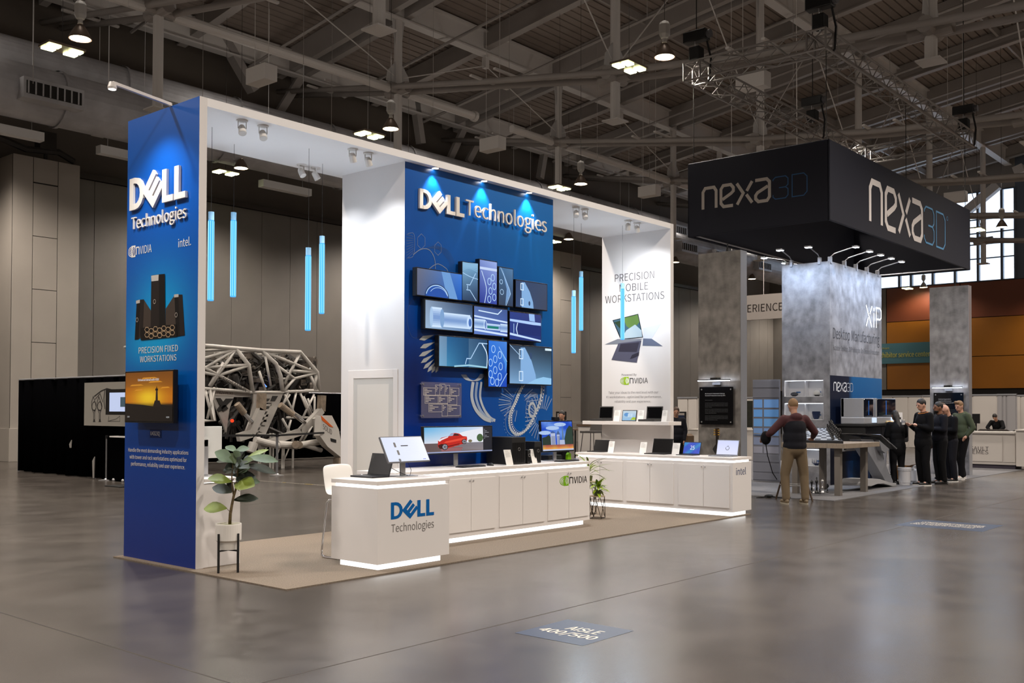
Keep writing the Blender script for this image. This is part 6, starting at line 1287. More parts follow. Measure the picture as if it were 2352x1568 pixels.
# ================================================================== BACKGROUND: WALKING MACHINE, DRAPES, FAR BOOTHS
YM, YM2 = 22.4, 24.6
tubem = mat('machine_white', (182, 178, 172), .4, noise=(3, .12)); platem = mat('machine_plate', (176, 172, 166), .4, noise=(2, .1)); worn = mat('worn_steel', (136, 122, 106), .5, noise=(6, .3))
def mz(x, y, Y=YM): return PY(440+x*420/1733, 760+y*380/1568, Y)
me_ = thing('walking_machine', 'huge white tube-framed walking machine behind the rope barrier', 'machine', tuple(PZ(640, 1078, 0)))
g0 = PZ(640, 1078, 0); OFF[me_.name] = V((g0.x, YM+1, 0)); me_.location = (g0.x, YM+1, 0)
NEAR = [((-200, 120), (117, 140), (420, 165), (665, 185), (1030, 200), (1190, 390), (1210, 565)), ((420, 165), (540, 320), (580, 580)), ((665, 185), (800, 310), (845, 430), (860, 570)), ((117, 260), (420, 170)), ((140, 345), (420, 172)), ((120, 345), (540, 322)), ((120, 345), (260, 420)), ((117, 395), (260, 420), (545, 575)), ((260, 420), (540, 325)), ((700, 200), (1165, 390)), ((1030, 205), (880, 500)), ((800, 320), (975, 450), (1190, 395)), ((975, 450), (870, 575)), ((935, 375), (1165, 392)), ((1190, 395), (1160, 560)), ((1130, 430), (1185, 560)), ((545, 580), (870, 580)), ((117, 545), (545, 575)), ((420, 170), (180, 520)), ((300, 300), (170, 520)), ((870, 575), (1210, 565)),
        ((170, 540), (220, 850), (117, 850)), ((130, 560), (200, 850)), ((215, 560), (150, 830)), ((920, 560), (860, 700), (1060, 830)), ((990, 580), (940, 820)), ((1030, 590), (1120, 800)), ((1160, 600), (1050, 830)), ((1165, 620), (1160, 1010)), ((1060, 620), (1150, 820)), ((900, 820), (1130, 820)), ((1030, 1040), (1110, 900)), ((1140, 900), (1050, 1050)), ((880, 600), (1000, 830)), ((930, 600), (870, 690)),
        ((700, 240), (750, 520)), ((640, 380), (700, 560)), ((1075, 560), (1210, 560)), ((1100, 640), (1140, 760)), ((940, 840), (900, 1000)), ((860, 830), (960, 1010))]
for k, ln in enumerate(NEAR):
    r_ = .058 if k < 3 else (.042 if k < 22 else .034)
    MB().path([mz(*q) for q in ln], r_, 9).build('frame_tube', tubem, me_, smooth=True)
for k, ln in enumerate(NEAR[:12]): MB().path([mz(*q, YM2) for q in ln], .036, 8).build('frame_tube', tubem, me_, smooth=True)
for q in ((-200, 120), (117, 140), (420, 165), (665, 185), (1030, 200), (1190, 390), (1210, 565), (870, 580), (545, 580), (975, 450)):
    a = mz(*q); MB().tube(a, (a.x, YM2, a.z), .035, n=8).build('cross_tube', tubem, me_, smooth=True)
def plate(pts, m_, Y=YM, t=.06, name='plate'): return MB().prism([mz(*q, Y) for q in pts], (0, t, 0)).build(name, m_, me_)
plate([(185, 560), (560, 575), (560, 625), (400, 625), (360, 740), (330, 960), (300, 880), (240, 740), (200, 630)], platem, YM+.1); plate([(235, 635), (275, 635), (350, 735), (300, 765)], mat('machine_gap', (40, 38, 36), .7), YM+.06, .03, 'cutout'); plate([(330, 640), (400, 640), (270, 765), (235, 755)], mat('machine_gap', (0, 0, 0)), YM+.06, .03, 'cutout')
plate([(585, 590), (870, 590), (835, 680), (585, 680)], platem); plate([(585, 680), (655, 680), (600, 980), (500, 985), (560, 830)], platem); plate([(760, 680), (835, 680), (700, 985), (620, 985)], platem)
for k in range(6): plate([(640-k*6, 690+k*50), (760-k*16, 690+k*50), (755-k*16, 712+k*50), (635-k*6, 712+k*50)], platem, YM, .05, 'ladder_rung')
for pts in (((690, 640), (745, 640), (725, 665), (675, 665)), ((770, 615), (820, 615), (790, 665), (750, 665))): plate(pts, mat('machine_gap', (0, 0, 0)), YM-.02, .02, 'cutout')
def limb(pts, w, m_, Y, name):
    b = MB()
    for a, c in zip(pts[:-1], pts[1:]): b.bar(mz(*a, Y), mz(*c, Y), w, .16, up=(0, 1, 0))
    return b.build(name, m_, me_)
for pts in ([(665, 590), (660, 750)], [(660, 740), (560, 970)], [(560, 970), (440, 1010)]): limb(pts, .20, worn if pts[0] == (665, 590) else platem, YM-.35, 'limb_box')
for pts in ([(1235, 610), (1228, 760)], [(1228, 750), (1030, 960)], [(1030, 955), (830, 1020)], [(830, 1020), (640, 1090)]): limb(pts, .18, worn if pts[0] == (1235, 610) else platem, YM-.35, 'limb_box')
for a, b_ in (((430, 690), (500, 780)), ((840, 700), (960, 790))): MB().tube(mz(*a, YM-.4), mz(*b_, YM-.4), .085, n=12).build('cylinder', worn, me_)
for a, b_ in (((500, 780), (570, 860)), ((960, 790), (1075, 870))): MB().tube(mz(*a, YM-.4), mz(*b_, YM-.4), .055, n=12).build('piston', chrome, me_)
for a, b_, r_ in (((1000, 1085), (1260, 1040), .09), ((1000, 1060), (1230, 1130), .06), ((820, 1075), (1000, 1085), .10), ((600, 1030), (830, 1090), .09), ((1180, 820), (1240, 1060), .10), ((590, 1060), (560, 1150), .12)): MB().tube(mz(*a, YM-.5), mz(*b_, YM-.5), r_, n=12).build('arm_tube', tubem, me_)
for q in ((1260, 1040), (1215, 830), (985, 1075), (1020, 1080)): MB().tube(mz(*q, YM-.75), mz(*q, YM-.45), .10, n=16).build('joint', worn, me_)
fp = [(1230, 800), (1330, 800), (1395, 930), (1420, 1060), (1458, 1190), (1440, 1215), (1290, 1095), (1215, 990)]
plate(fp, mat('machine_cover', (206, 202, 196), .35), YM-1.0, .25, 'foot_cover'); plate([(1228, 800), (1345, 912), (1312, 905), (1240, 845)], mat('machine_orange', (214, 96, 30), .4), YM-1.02, .02, 'orange_stripe'); plate([(1400, 1200), (1460, 1195), (1458, 1285), (1390, 1290)], worn, YM-1.0, .25, 'foot_pad'); plate([(1320, 1015), (1372, 1030), (1372, 1058), (1325, 1045)], blkm, YM-1.02, .02, 'slot')
p = YF(YM-1.01); a = mz(1245, 905, YM-1.01); b_ = mz(1330, 965, YM-1.01); p.u = (b_-a).normalized(); p.v = V((-p.u.z, 0, p.u.x)); p.v = V((0, 0, 1)); p.o = a; p.text('SOLID', 0, -.06, (b_-a).length, .08, (70, 66, 62), 1); p.build('lettering', me_)
a = mz(300, 455, YM-.1); b_ = mz(515, 560, YM-.1); p = YF(YM-.1); p.u = (b_-a).normalized(); p.v = V((0, 0, 1)); p.o = a; p.text('EXOSAPIEN', 0, -.05, (b_-a).length, .06, (60, 56, 54), 1, .02); p.build('lettering', me_)
p = YF(YM+.08); a = mz(225, 610, YM+.08); b_ = mz(405, 612, YM+.08); p.rect(a.x, a.z, b_.x, a.z+.16, (190, 184, 176), 1); p.text('PROSTHESIS', a.x+.05, a.z+.03, b_.x-.05, a.z+.13, (90, 70, 60), 2, .02); p.build('name_plate', me_)
rnd = random.Random(11); gut = MB(); gut2 = MB()
for k in range(380):
    x = rnd.uniform(120, 1150); y0 = 200 if 420 < x < 900 else 240; y = rnd.uniform(y0+30, 560); c = mz(x, y, rnd.uniform(YM+.5, YM2-.3)); t = rnd.random(); g_ = gut if rnd.random() < .6 else gut2
    if t < .35: g_.ball(c, (rnd.uniform(.05, .16), .1, rnd.uniform(.05, .16)), 8, 5)
    elif t < .7:
        d = V((rnd.uniform(-1, 1), rnd.uniform(-.4, .4), rnd.uniform(-1, 1))).normalized()*rnd.uniform(.1, .3); g_.tube(c-d, c+d, rnd.uniform(.03, .09), n=7)
    else: g_.box(c.x-.1, c.x+.1, c.y-.1, c.y+.1, c.z-.08, c.z+.08)
for k in range(46):
    x = rnd.uniform(160, 1150); y = rnd.uniform(260, 540); c = mz(x, y, YM+rnd.uniform(.1, 1)); pts = [c]
    for j in range(4): pts.append(pts[-1]+V((rnd.uniform(-.22, .16), rnd.uniform(-.1, .1), rnd.uniform(-.16, .12))))
    gut.path(pts, .018, 5)
for k in range(60):
    x = rnd.uniform(330, 900); y = rnd.uniform(600, 1000); c = mz(x, y, rnd.uniform(YM+.3, YM2)); d = V((rnd.uniform(-.4, .4), 0, rnd.uniform(-1, 1))).normalized()*rnd.uniform(.15, .5); gut.tube(c-d, c+d, rnd.uniform(.03, .08), n=6)
gut.build('machinery', mat('machine_dark', (46, 43, 40), .5), me_, kind='stuff'); gut2.build('machinery', mat('machine_mid', (120, 112, 104), .35, metal=.5), me_, kind='stuff')
MB().ball(mz(385, 850, YM-.1), .045, 10, 6).build('red_lamp', glow('red_glow', (255, 60, 30), 1.6), me_); b = MB()
for k in range(6): b.ball(mz(668+k*8, 480+k*9, YM+.1), .018, 6, 4)
b.build('blue_leds', glow('blue_led', (80, 130, 255), 3), me_, kind='stuff')
for (x0, x1) in ((1, 2), (3, 4)): pass
for q in ((770, 1240), (860, 1250), (640, 1240)): a = mz(*q, YM); MB().tube((a.x, YM, .0), (a.x, YM, .95), .03, n=8).tube((a.x+.35, YM, .0), (a.x+.35, YM, .95), .03, n=8).tube((a.x, YM, .9), (a.x+.35, YM, .9), .03, n=8).tube((a.x, YM, .1), (a.x+.35, YM, .8), .02, n=6).build('support_stand', tubem, me_)
# rope barrier
stp = None
for (px, py, lab) in ((636, 1092, 'in front of the walking machine'), (785, 1070, 'right of the walking machine by the closet'), (245, 1103, 'in front of the black drape on the left')):
    g = PZ(px, py)
    if stp is None:
        stp = thing('stanchion', 'grey retractable belt stanchion '+lab, 'barrier post', (0, 0, 0), 'belt stanchions'); MB().lathe([(.17, 0), (.17, .015), (.06, .03), (.03, .05)], n=24).build('base', silver, stp); MB().tube((0, 0, .03), (0, 0, .93), .03, n=14).build('post', mat('post_grey', (120, 120, 122), .4, metal=.4), stp); MB().tube((0, 0, .93), (0, 0, 1.0), .037, n=14).build('head', blkp, stp); MB().box(.03, .06, -.03, .03, .94, .99).build('belt_clip', blkp, stp); place(stp, g)
    else: dup(stp, g, .3, 'grey retractable belt stanchion '+lab, 'belt stanchions')
a, b_, c = PZ(520, 1104), PZ(636, 1092), PZ(785, 1070); bt = MB(); bt.bar(PY(500, 1000, a.y+.4), (b_.x, b_.y, .965), .01, .05); bt.bar((b_.x, b_.y, .965), (c.x, c.y, .965), .01, .05); tag(bt.build('barrier_belt', blkm), 'black belt stretched between the stanchions before the walking machine', 'belt')
tp = thing('tape_line', 'dashed yellow and white tape line on the floor in front of the walking machine', 'floor tape', tuple(PZ(680, 1110)))
a, b_ = PZ(597, 1104), PZ(760, 1115.5); d = (b_-a)
for k in range(26): MB().bar(a+d*(k/26)+V((0, 0, .002)), a+d*((k+.6)/26)+V((0, 0, .002)), .05, .003).build('dash', mat('tape_yellow', (170, 146, 70), .7) if k in (9, 17, 18, 19) else mat('tape_white', (150, 144, 132), .7), tp)
# drapes
drm = mat('black_drape', (5, 5, 6), 1.0, spec=0)
def drape(name, lab, p, q, z, cols=None):
    p, q = V(p), V(q); L = (q-p).length; d = (q-p)/L; nrm = V((-d.y, d.x, 0)); n = int(L/.12); m = MB(); vs = []
    for i in range(n+1):
        o_ = .05*math.sin(i*1.3)+.03*math.sin(i*.47)
        for zz_ in (0.02, z*.5, z-.02): vs.append(p+d*(L*i/n)+nrm*o_*(1.4 if zz_ < .5 else .7)+V((0, 0, zz_)))
    fs = [(i*3+j, (i+1)*3+j, (i+1)*3+j+1, i*3+j+1) for i in range(n) for j in range(2)]
    r = thing(name, lab, 'drape', tuple((p+q)/2)); o_ = m.add(vs, fs).build('cloth', drm, r, smooth=True); md = o_.modifiers.new('t', 'SOLIDIFY'); md.thickness = .02
    b = MB().tube(p+V((0, 0, z)), q+V((0, 0, z)), .02, n=8)
    k = max(1, int(L/3))
    for i in range(k+1): b.tube(p+d*(L*i/k), p+d*(L*i/k)+V((0, 0, z)), .02, n=6)
    b.build('pipe_frame', alu, r); return r
A = PZ(42, 1082); zt = PX(44, 872, A.x).z; drape('black_drape', 'black drape on a pipe frame along the left, before the pale column', (A.x, A.y, 0), (A.x, 18.2, 0), zt)
zt2 = PY(765, 903, 26.3).z; drape('black_drape', 'black drape on a pipe frame behind the walking machine', (A.x+.1, 26.3, 0), (27, 26.3, 0), zt2)
X = A.x-.12; a, b_ = PX(195, 879, X), PX(330, 980, X); r = thing('machine_poster', 'pale cloth poster with a line drawing of two machine legs pinned on the black drape', 'poster', (X, (a.y+b_.y)/2, b_.z)); MB().box(X-.01, X, b_.y, a.y, b_.z, a.z).build('cloth', mat('poster_cloth', (150, 146, 138), .8), r)
p = XF(X-.01); dk = (48, 46, 46)
def pq(x, y): q = PX(x*320/1434, 850+y*350/1568, X-.01); return (-q.y, q.z)
for cx in (970, 1028):
    p.stroke([pq(cx-28, 330), pq(cx-10, 270), pq(cx+10, 330), pq(cx+20, 380), pq(cx+4, 440), pq(cx+6, 520), pq(cx-6, 520), pq(cx-6, 440), pq(cx-24, 390)], .022, dk, 1, True); p.arc(pq(cx, 370), .10, 0, 360, .02, dk, 1, 12); p.poly([pq(cx-8, 405), pq(cx+10, 405), pq(cx, 430)], dk, 1); p.poly([pq(cx-14, 532), pq(cx+14, 532), pq(cx, 500)], dk, 1)
p.stroke([pq(970, 270), pq(1040, 215), pq(1100, 190), pq(1160, 205)], .03, dk, 1); p.stroke([pq(1080, 200), pq(1070, 300), pq(1080, 400)], .03, dk, 1); p.stroke([pq(980, 300), pq(1030, 240), pq(1050, 300), pq(1060, 330)], .02, dk, 1); p.stroke([pq(1110, 525), pq(1235, 525), pq(1235, 470)], .01, dk, 1); p.stroke([pq(1120, 470), pq(1115, 525), pq(1200, 500), pq(1235, 470)], .012, dk, 1); p.build('drawing', r, kind='stuff')
X2 = X-.7; a, b_ = PX(243, 894, X2), PX(320, 953, X2); r = thing('floor_screen', 'screen showing a pale blue page, half hidden behind the tall blue panel', 'screen', (X2, (a.y+b_.y)/2, 0)); MB().box(X2, X2+.05, b_.y, a.y, b_.z, a.z).build('casing', blkp, r); p = XF(X2); p.grid(-a.y+.16, b_.z+.07, -b_.y-.1, a.z-.07, 2, 4, lambda x, y: (196, 208, 240), 1); p.rect(-b_.y-.75, (a.z+b_.z)/2-.1, -b_.y-.5, (a.z+b_.z)/2+.1, (60, 80, 90), 2); p.build('screen', r, emis=.95)
yc = (a.y+b_.y)/2; MB().tube((X2+.1, yc, 0), (X2+.1, yc, b_.z+.3), .03).box(X2-.2, X2+.4, yc-.3, yc+.3, 0, .02).build('stand', blkm, r)
g = PZ(262, 1105); r = thing('draped_table', 'small black draped table with a thin white top at the blue panel edge', 'table', (g.x, g.y-.6, 0)); zt = PX(265, 1001, g.x).z; ya = PX(246, 1050, g.x).y; MB().box(g.x, g.x+.8, ya-2.2, ya, .03, zt-.03).build('cloth', drm, r); MB().box(g.x-.03, g.x+.83, ya-2.2, ya-.15, zt-.03, zt).build('top', white, r)
for k in range(3): MB().ball((g.x-.0, ya-.3-.4*k, .03), .04, 8, 5).build('caster', silver, r)
k = MB()
for (px, y0, y1) in ((163, 1010, 1028), (216, 1048, 1098)):
    q = PX(px, (y0+y1)/2, A.x-.1); z0, z1 = PX(px, y1, A.x-.1).z, PX(px, y0, A.x-.1).z; tag(MB().prism([(A.x-.12, q.y-.03, z0), (A.x-.12, q.y+.02, z0), (A.x-.12, q.y+.05, z1-.1), (A.x-.12, q.y-.05, z1)], (.02, 0, 0)).build('drape_slit', mat('pale_slit', (150, 146, 142), .7)), 'pale gap in the black drape, '+('upper small one' if px == 163 else 'lower tall one'), 'gap')

# far right: registration counter and white partitions
dsx = 29.9; X = dsx; a = PX(2180, 1040, X); b_ = PX(2334, 1040, X); zt = PX(2280, 991, X).z; ctm = mat('far_white', (196, 190, 184), .5)
r = thing('service_counter', 'long white service counter with grey lettering on the far right', 'counter', (X+.4, (a.y+b_.y)/2, 0)); MB().box(X+.02, X+.7, b_.y, a.y, .12, zt-.05).build('body', ctm, r); MB().box(X-.04, X+.75, b_.y-.02, a.y, zt-.05, zt).build('countertop', ctm, r); MB().box(X+.06, X+.68, b_.y+.03, a.y, 0, .12).build('kick', mat('kick_violet', (60, 54, 66), .7), r)
ym_ = PX(2304, 1040, X).y
for (y0, y1) in ((b_.y+.03, ym_-.02), (ym_+.02, a.y-.02)): MB().box(X, X+.02, y0, y1, .2, zt-.12).build('front_panel', ctm, r)
p = XF(X-.002); tc = (66, 62, 64)
def lt(t, x0, x1, yb, yt): A_, B_ = PX(x0, yb, X), PX(x1, yt, X); p.text(t, -A_.y, A_.z, -B_.y, B_.z, tc, 1, -.005)
lt('DASSAULT', 2203, 2271, 1033, 1025.5); lt('SYSTEMES', 2200, 2270, 1041, 1034); p.build('lettering', r)
r = thing('service_counter', 'end unit of the white counter at the right edge of the picture', 'counter', (X-.1, b_.y-1, 0)); MB().box(X-.12, X+.7, b_.y-2.4, b_.y-.03, .1, zt+.03).build('body', ctm, r); MB().box(X-.16, X+.72, b_.y-2.45, b_.y-.01, zt+.03, zt+.07).build('top', ctm, r)
def partition(X, pl, pr, yt, lab, dv=(), m_=ctm, yb=None):
    a, b_ = PX(pl, 950, X), PX(pr, 950, X); zt = PX((pl+pr)/2, yt, X).z; r = thing('partition_wall', lab, 'partition', (X, (a.y+b_.y)/2, 0)); MB().box(X+.03, X+.1, b_.y, a.y, 0, zt).build('board', m_, r)
    xs_ = [pl]+list(dv)+[pr]
    for u, v in zip(xs_[:-1], xs_[1:]):
        A_, B_ = PX(u, 950, X).y, PX(v, 950, X).y; MB().box(X, X+.03, B_+.03, A_-.03, .05, zt-.08).build('panel', m_, r)
    MB().box(X-.02, X+.12, b_.y, a.y, zt-.06, zt).build('top_rail', alu, r)
    return r
partition(44, 2010, 2118, 908, 'white partition wall under the teal banner, left part', (2051, 2086)); partition(42, 2119, 2160, 907, 'white partition wall partly hidden by the right slab', ()); partition(44, 2200, 2290, 905, 'white partition wall behind the leaning person', (2234,)); partition(43, 2290, 2335, 904, 'greyish partition wall right of the leaning person', (2303, 2312), mat('far_grey', (150, 148, 150), .5)); partition(44.5, 2334, 2400, 906, 'white partition at the right edge of the picture', (2345,))
r = thing('wall_banner', 'teal banner with yellow words on the orange wall', 'banner', (XW-.2, 0, 5)); X = XW-.16; a, b_ = PX(1950, 840, X), PX(2200, 780, X); t0, t1 = PX(2080, 787, X).z, PX(2080, 834, X).z
MB().box(X, X+.03, b_.y, a.y, t1, t0).build('cloth', mat('teal_cloth', (66, 112, 122), .7), r); p = XF(X-.01); A_, B_ = PX(2016, 820, X), PX(2136, 805, X); p.text('exhibitor service center', -A_.y, A_.z-.05, -B_.y, B_.z, (176, 176, 96), 1, .035); A_, B_ = PX(2008, 803, X), PX(2042, 796, X); p.text('freeman', -A_.y, A_.z, -B_.y, B_.z, (176, 176, 96), 1, .02); p.build('lettering', r)
X = 30; r = thing('hanging_sign', 'white hanging sign with the word EXPERIENCE between the slab and the display column', 'hanging sign', (X, 15, 4.5)); a, b_ = PX(1660, 700, X), PX(1850, 700, X); z0, z1 = PX(1750, 733, X).z, PX(1750, 676, X).z; MB().box(X, X+.12, b_.y, a.y, z0, z1).build('panel', mat('sign_white', (170, 162, 156), .6), r)
p = XF(X-.002); A_, B_ = PX(1681, 720, X), PX(1798, 694, X); p.text('EXPERIENCE', -A_.y, A_.z, -B_.y, B_.z, (40, 34, 32), 1, .0); p.build('lettering', r)
for y in (a.y-.3, b_.y+.3, (a.y+b_.y)/2): MB().tube((X+.06, y, z1), (X+.06, y, zr_(y)+.9), .01, n=4).build('cable', steel_l, r)
# furniture of the far right
r = thing('far_monitor', 'dark monitor standing on the far desk right of the pale slab', 'monitor', (36, 0, 0)); X = 36; a, b_ = PX(2232, 972, X), PX(2250, 950, X); MB().box(X, X+.05, b_.y, a.y, a.z, b_.z).build('casing', blkp, r); yc = (a.y+b_.y)/2; MB().tube((X+.03, yc, a.z-.25), (X+.03, yc, a.z), .03).box(X-.1, X+.15, yc-.12, yc+.12, a.z-.27, a.z-.25).build('stand', blkp, r)
zd = a.z-.27; a2, b2 = PX(2225, 980, 35.5), PX(2315, 980, 35.5); r = thing('far_desk', 'white desk where the person leans, behind the dark chairs', 'desk', (36, a2.y, 0)); MB().box(35.5, 36.4, b2.y, a2.y, zd-.04, zd).build('top', ctm, r); MB().box(35.6, 36.3, b2.y+.1, a2.y-.1, 0, zd-.04).build('body', ctm, r)
chs = None
for (px, lab) in ((2260, 'left of the row'), (2280, 'second of the row'), (2303, 'third of the row'), (2342, 'at the right edge of the picture')):
    X = 32.2; c = PX(px, 985, X); zt = PX(px, 979 if px != 2280 else 983, X).z
    if chs is None:
        chs = thing('office_chair', 'dark office chair behind the white counter, '+lab, 'chair', (0, 0, 0), 'office chairs'); dkc = mat('chair_dark', (50, 44, 40), .8); MB().prism([(0, -.26, .55), (0, .26, .55), (0, .24, .98), (0, .12, 1.06), (0, -.12, 1.06), (0, -.24, .98)], (.06, 0, 0)).build('backrest', dkc, chs, bevel=.015); MB().box(.05, .5, -.24, .24, .46, .53).build('seat', dkc, chs, bevel=.02); MB().tube((.28, 0, .08), (.28, 0, .46), .03).build('column', blkp, chs); b = MB()
        for k in range(5): b.bar((.28, 0, .08), (.28+.28*math.cos(k*1.257), .28*math.sin(k*1.257), .04), .04, .03)
        b.build('star_base', blkp, chs); place(chs, (X, c.y, 0))
    else: dup(chs, (X, c.y, 0), .1*(px % 3), 'dark office chair behind the white counter, '+lab, 'office chairs')
# area between the big booth and the slab: partitions, posters, wedge
partition(33, 1556, 1602, 911, 'white partition wall seen right of the white end wall', (1580,)); partition(34, 1702, 1734, 911, 'white partition wall between the slab and the glazed door', (), ctm)
X = 30; a, b_ = PX(1580, 987, X), PX(1604, 987, X); r = thing('far_cabinet', 'low white cabinet left of the brownish slab', 'cabinet', (X, a.y, 0)); MB().box(X, X+.6, b_.y, a.y, 0, a.z).build('body', ctm, r); MB().box(X-.03, X+.62, b_.y, a.y, a.z, a.z+.04).build('top', ctm, r)
a, b_ = PX(1706, 988, X), PX(1731, 988, X); r = thing('far_cabinet', 'low white cabinet between the slab and the glazed door', 'cabinet', (X, a.y, 0)); MB().box(X, X+.6, b_.y, a.y, 0, a.z).build('body', ctm, r); MB().box(X-.03, X+.62, b_.y, a.y, a.z, a.z+.04).build('top', ctm, r)
a, b_ = PX(1707, 981, 32), PX(1730, 920, 32); r = thing('dark_hedge_panel', 'very dark green panel between the slab and the glazed door', 'panel', (32, a.y, 0)); MB().box(32, 32.1, b_.y, a.y, a.z, b_.z).build('panel', mat('dark_green', (22, 24, 12), .9, noise=(8, .5)), r); MB().box(32.02, 32.08, b_.y, b_.y+.05, 0, a.z).build('leg', blkm, r)
def poster(X, x0, y0, x1, y1, lab, fr_):
    a, b_ = PX(x0, y1, X), PX(x1, y0, X); r = thing('framed_poster', lab, 'poster', (X, (a.y+b_.y)/2, a.z)); MB().box(X, X+.04, b_.y, a.y, a.z, b_.z).build('frame', blkp, r); h = b_.z-a.z; p = XF(X); p.rect(-a.y+.04, a.z+.04, -b_.y-.04, b_.z-.04, (150, 142, 134), 1); p.rect(-a.y+.04, a.z+h*.18, -b_.y-.04, a.z+h*fr_, (24, 34, 60), 2)
    for k in range(3): p.rect(-a.y+.12, a.z+h*(.5-.08*k), -b_.y-.15, a.z+h*(.52-.08*k), (160, 160, 170), 3)
    p.build('print', r); MB().tube((X+.06, (a.y+b_.y)/2, 0), (X+.06, (a.y+b_.y)/2, a.z+.2), .02).box(X-.2, X+.3, a.y-.5, a.y, 0, .03).build('stand', blkp, r)
poster(24, 1549, 945, 1575, 991, 'framed poster with a dark blue lower part, just right of the white end wall', .82); poster(20, 1277, 945, 1299, 976, 'framed poster with a dark blue part right of the blue mural', .6)
X = 22; a = PX(1564, 1045, X); pts = [PX(x, y, X) for x, y in ((1563, 1045), (1563, 1010), (1573, 996), (1580, 1001), (1580, 1045))]; r = thing('brown_wedge', 'brown upright wedge shaped board beside the small blue laptop', 'board', (X, a.y, 0)); MB().prism(pts+[], (.3, 0, 0)).build('board', mat('brown_board', (86, 62, 34), .7), r); MB().box(X, X+.3, pts[4].y, pts[0].y, 0, pts[0].z).build('base', mat('brown_board', (0, 0, 0)), r)
# small far group between the mural and the white end wall: cabinet, stool, rail
X = 19.5; a, b_ = PX(1328, 1034, X), PX(1352, 979, X); r = thing('far_cabinet', 'white cabinet with a brown top seen between the mural and the side counter', 'cabinet', (X, (a.y+b_.y)/2, 0)); MB().box(X, X+.7, b_.y-1.2, a.y, 0, b_.z).build('body', ctm, r); MB().box(X-.03, X+.73, b_.y-1.2, a.y+.03, b_.z, b_.z+.05).build('top', mat('brown_top', (90, 70, 52), .6), r)
X = 18.6; c = PX(1360, 1000, X); zs_ = PX(1360, 994, X).z; r = thing('bar_stool', 'dark grey far bar stool with thin wire legs left of the white end wall', 'bar stool', (X, c.y, 0)); ds = mat('stool_grey', (66, 62, 60), .5); MB().prism([(X-.2, c.y-.2, zs_), (X+.2, c.y-.2, zs_), (X+.2, c.y+.2, zs_), (X-.2, c.y+.2, zs_)], (0, 0, .05)).build('seat', ds, r, bevel=.01); MB().prism([(X+.16, c.y-.2, zs_), (X+.16, c.y+.2, zs_), (X+.22, c.y+.17, zs_+.3), (X+.22, c.y-.17, zs_+.3)], (.02, 0, 0)).build('backrest', ds, r, bevel=.005)
for sx_, sy_ in ((-1, -1), (1, -1), (1, 1), (-1, 1)): MB().tube((X+.15*sx_, c.y+.15*sy_, zs_), (X+.24*sx_, c.y+.24*sy_, 0), .009, n=6).build('leg', blkp, r)
b = MB()
for (u, v) in (((-1, -1), (1, -1)), ((1, -1), (1, 1)), ((1, 1), (-1, 1)), ((-1, 1), (-1, -1))): b.tube((X+.22*u[0], c.y+.22*u[1], .25), (X+.22*v[0], c.y+.22*v[1], .25), .007, n=5)
b.build('foot_rail', blkp, r)
X = 21; a = PX(1316, 985, X); r = thing('far_table', 'thin brown table edge seen left of the far white cabinet', 'table', (X, a.y, 0)); MB().box(X, X+.5, PX(1329, 985, X).y, PX(1306, 985, X).y, a.z-.03, a.z).build('top', mat('brown_top', (0, 0, 0)), r); MB().tube((X+.1, a.y, 0), (X+.1, a.y, a.z-.03), .02).tube((X+.4, a.y, 0), (X+.4, a.y, a.z-.03), .02).build('leg', blkp, r)
cbx = MB()
g = PZ(1737, 1143); cbx.path([g, g+V((.1, -.15, .02)), g+V((.25, -.1, .02)), g+V((.2, -.4, .015)), g+V((.35, -.5, .015))], .012, 6); cbx.ball(g+V((.2, -.15, .03)), (.1, .08, .03), 8, 5); tag(cbx.build('cable_bundle', blkm), 'small black cable bundle on the floor beside the side counter', 'cable')

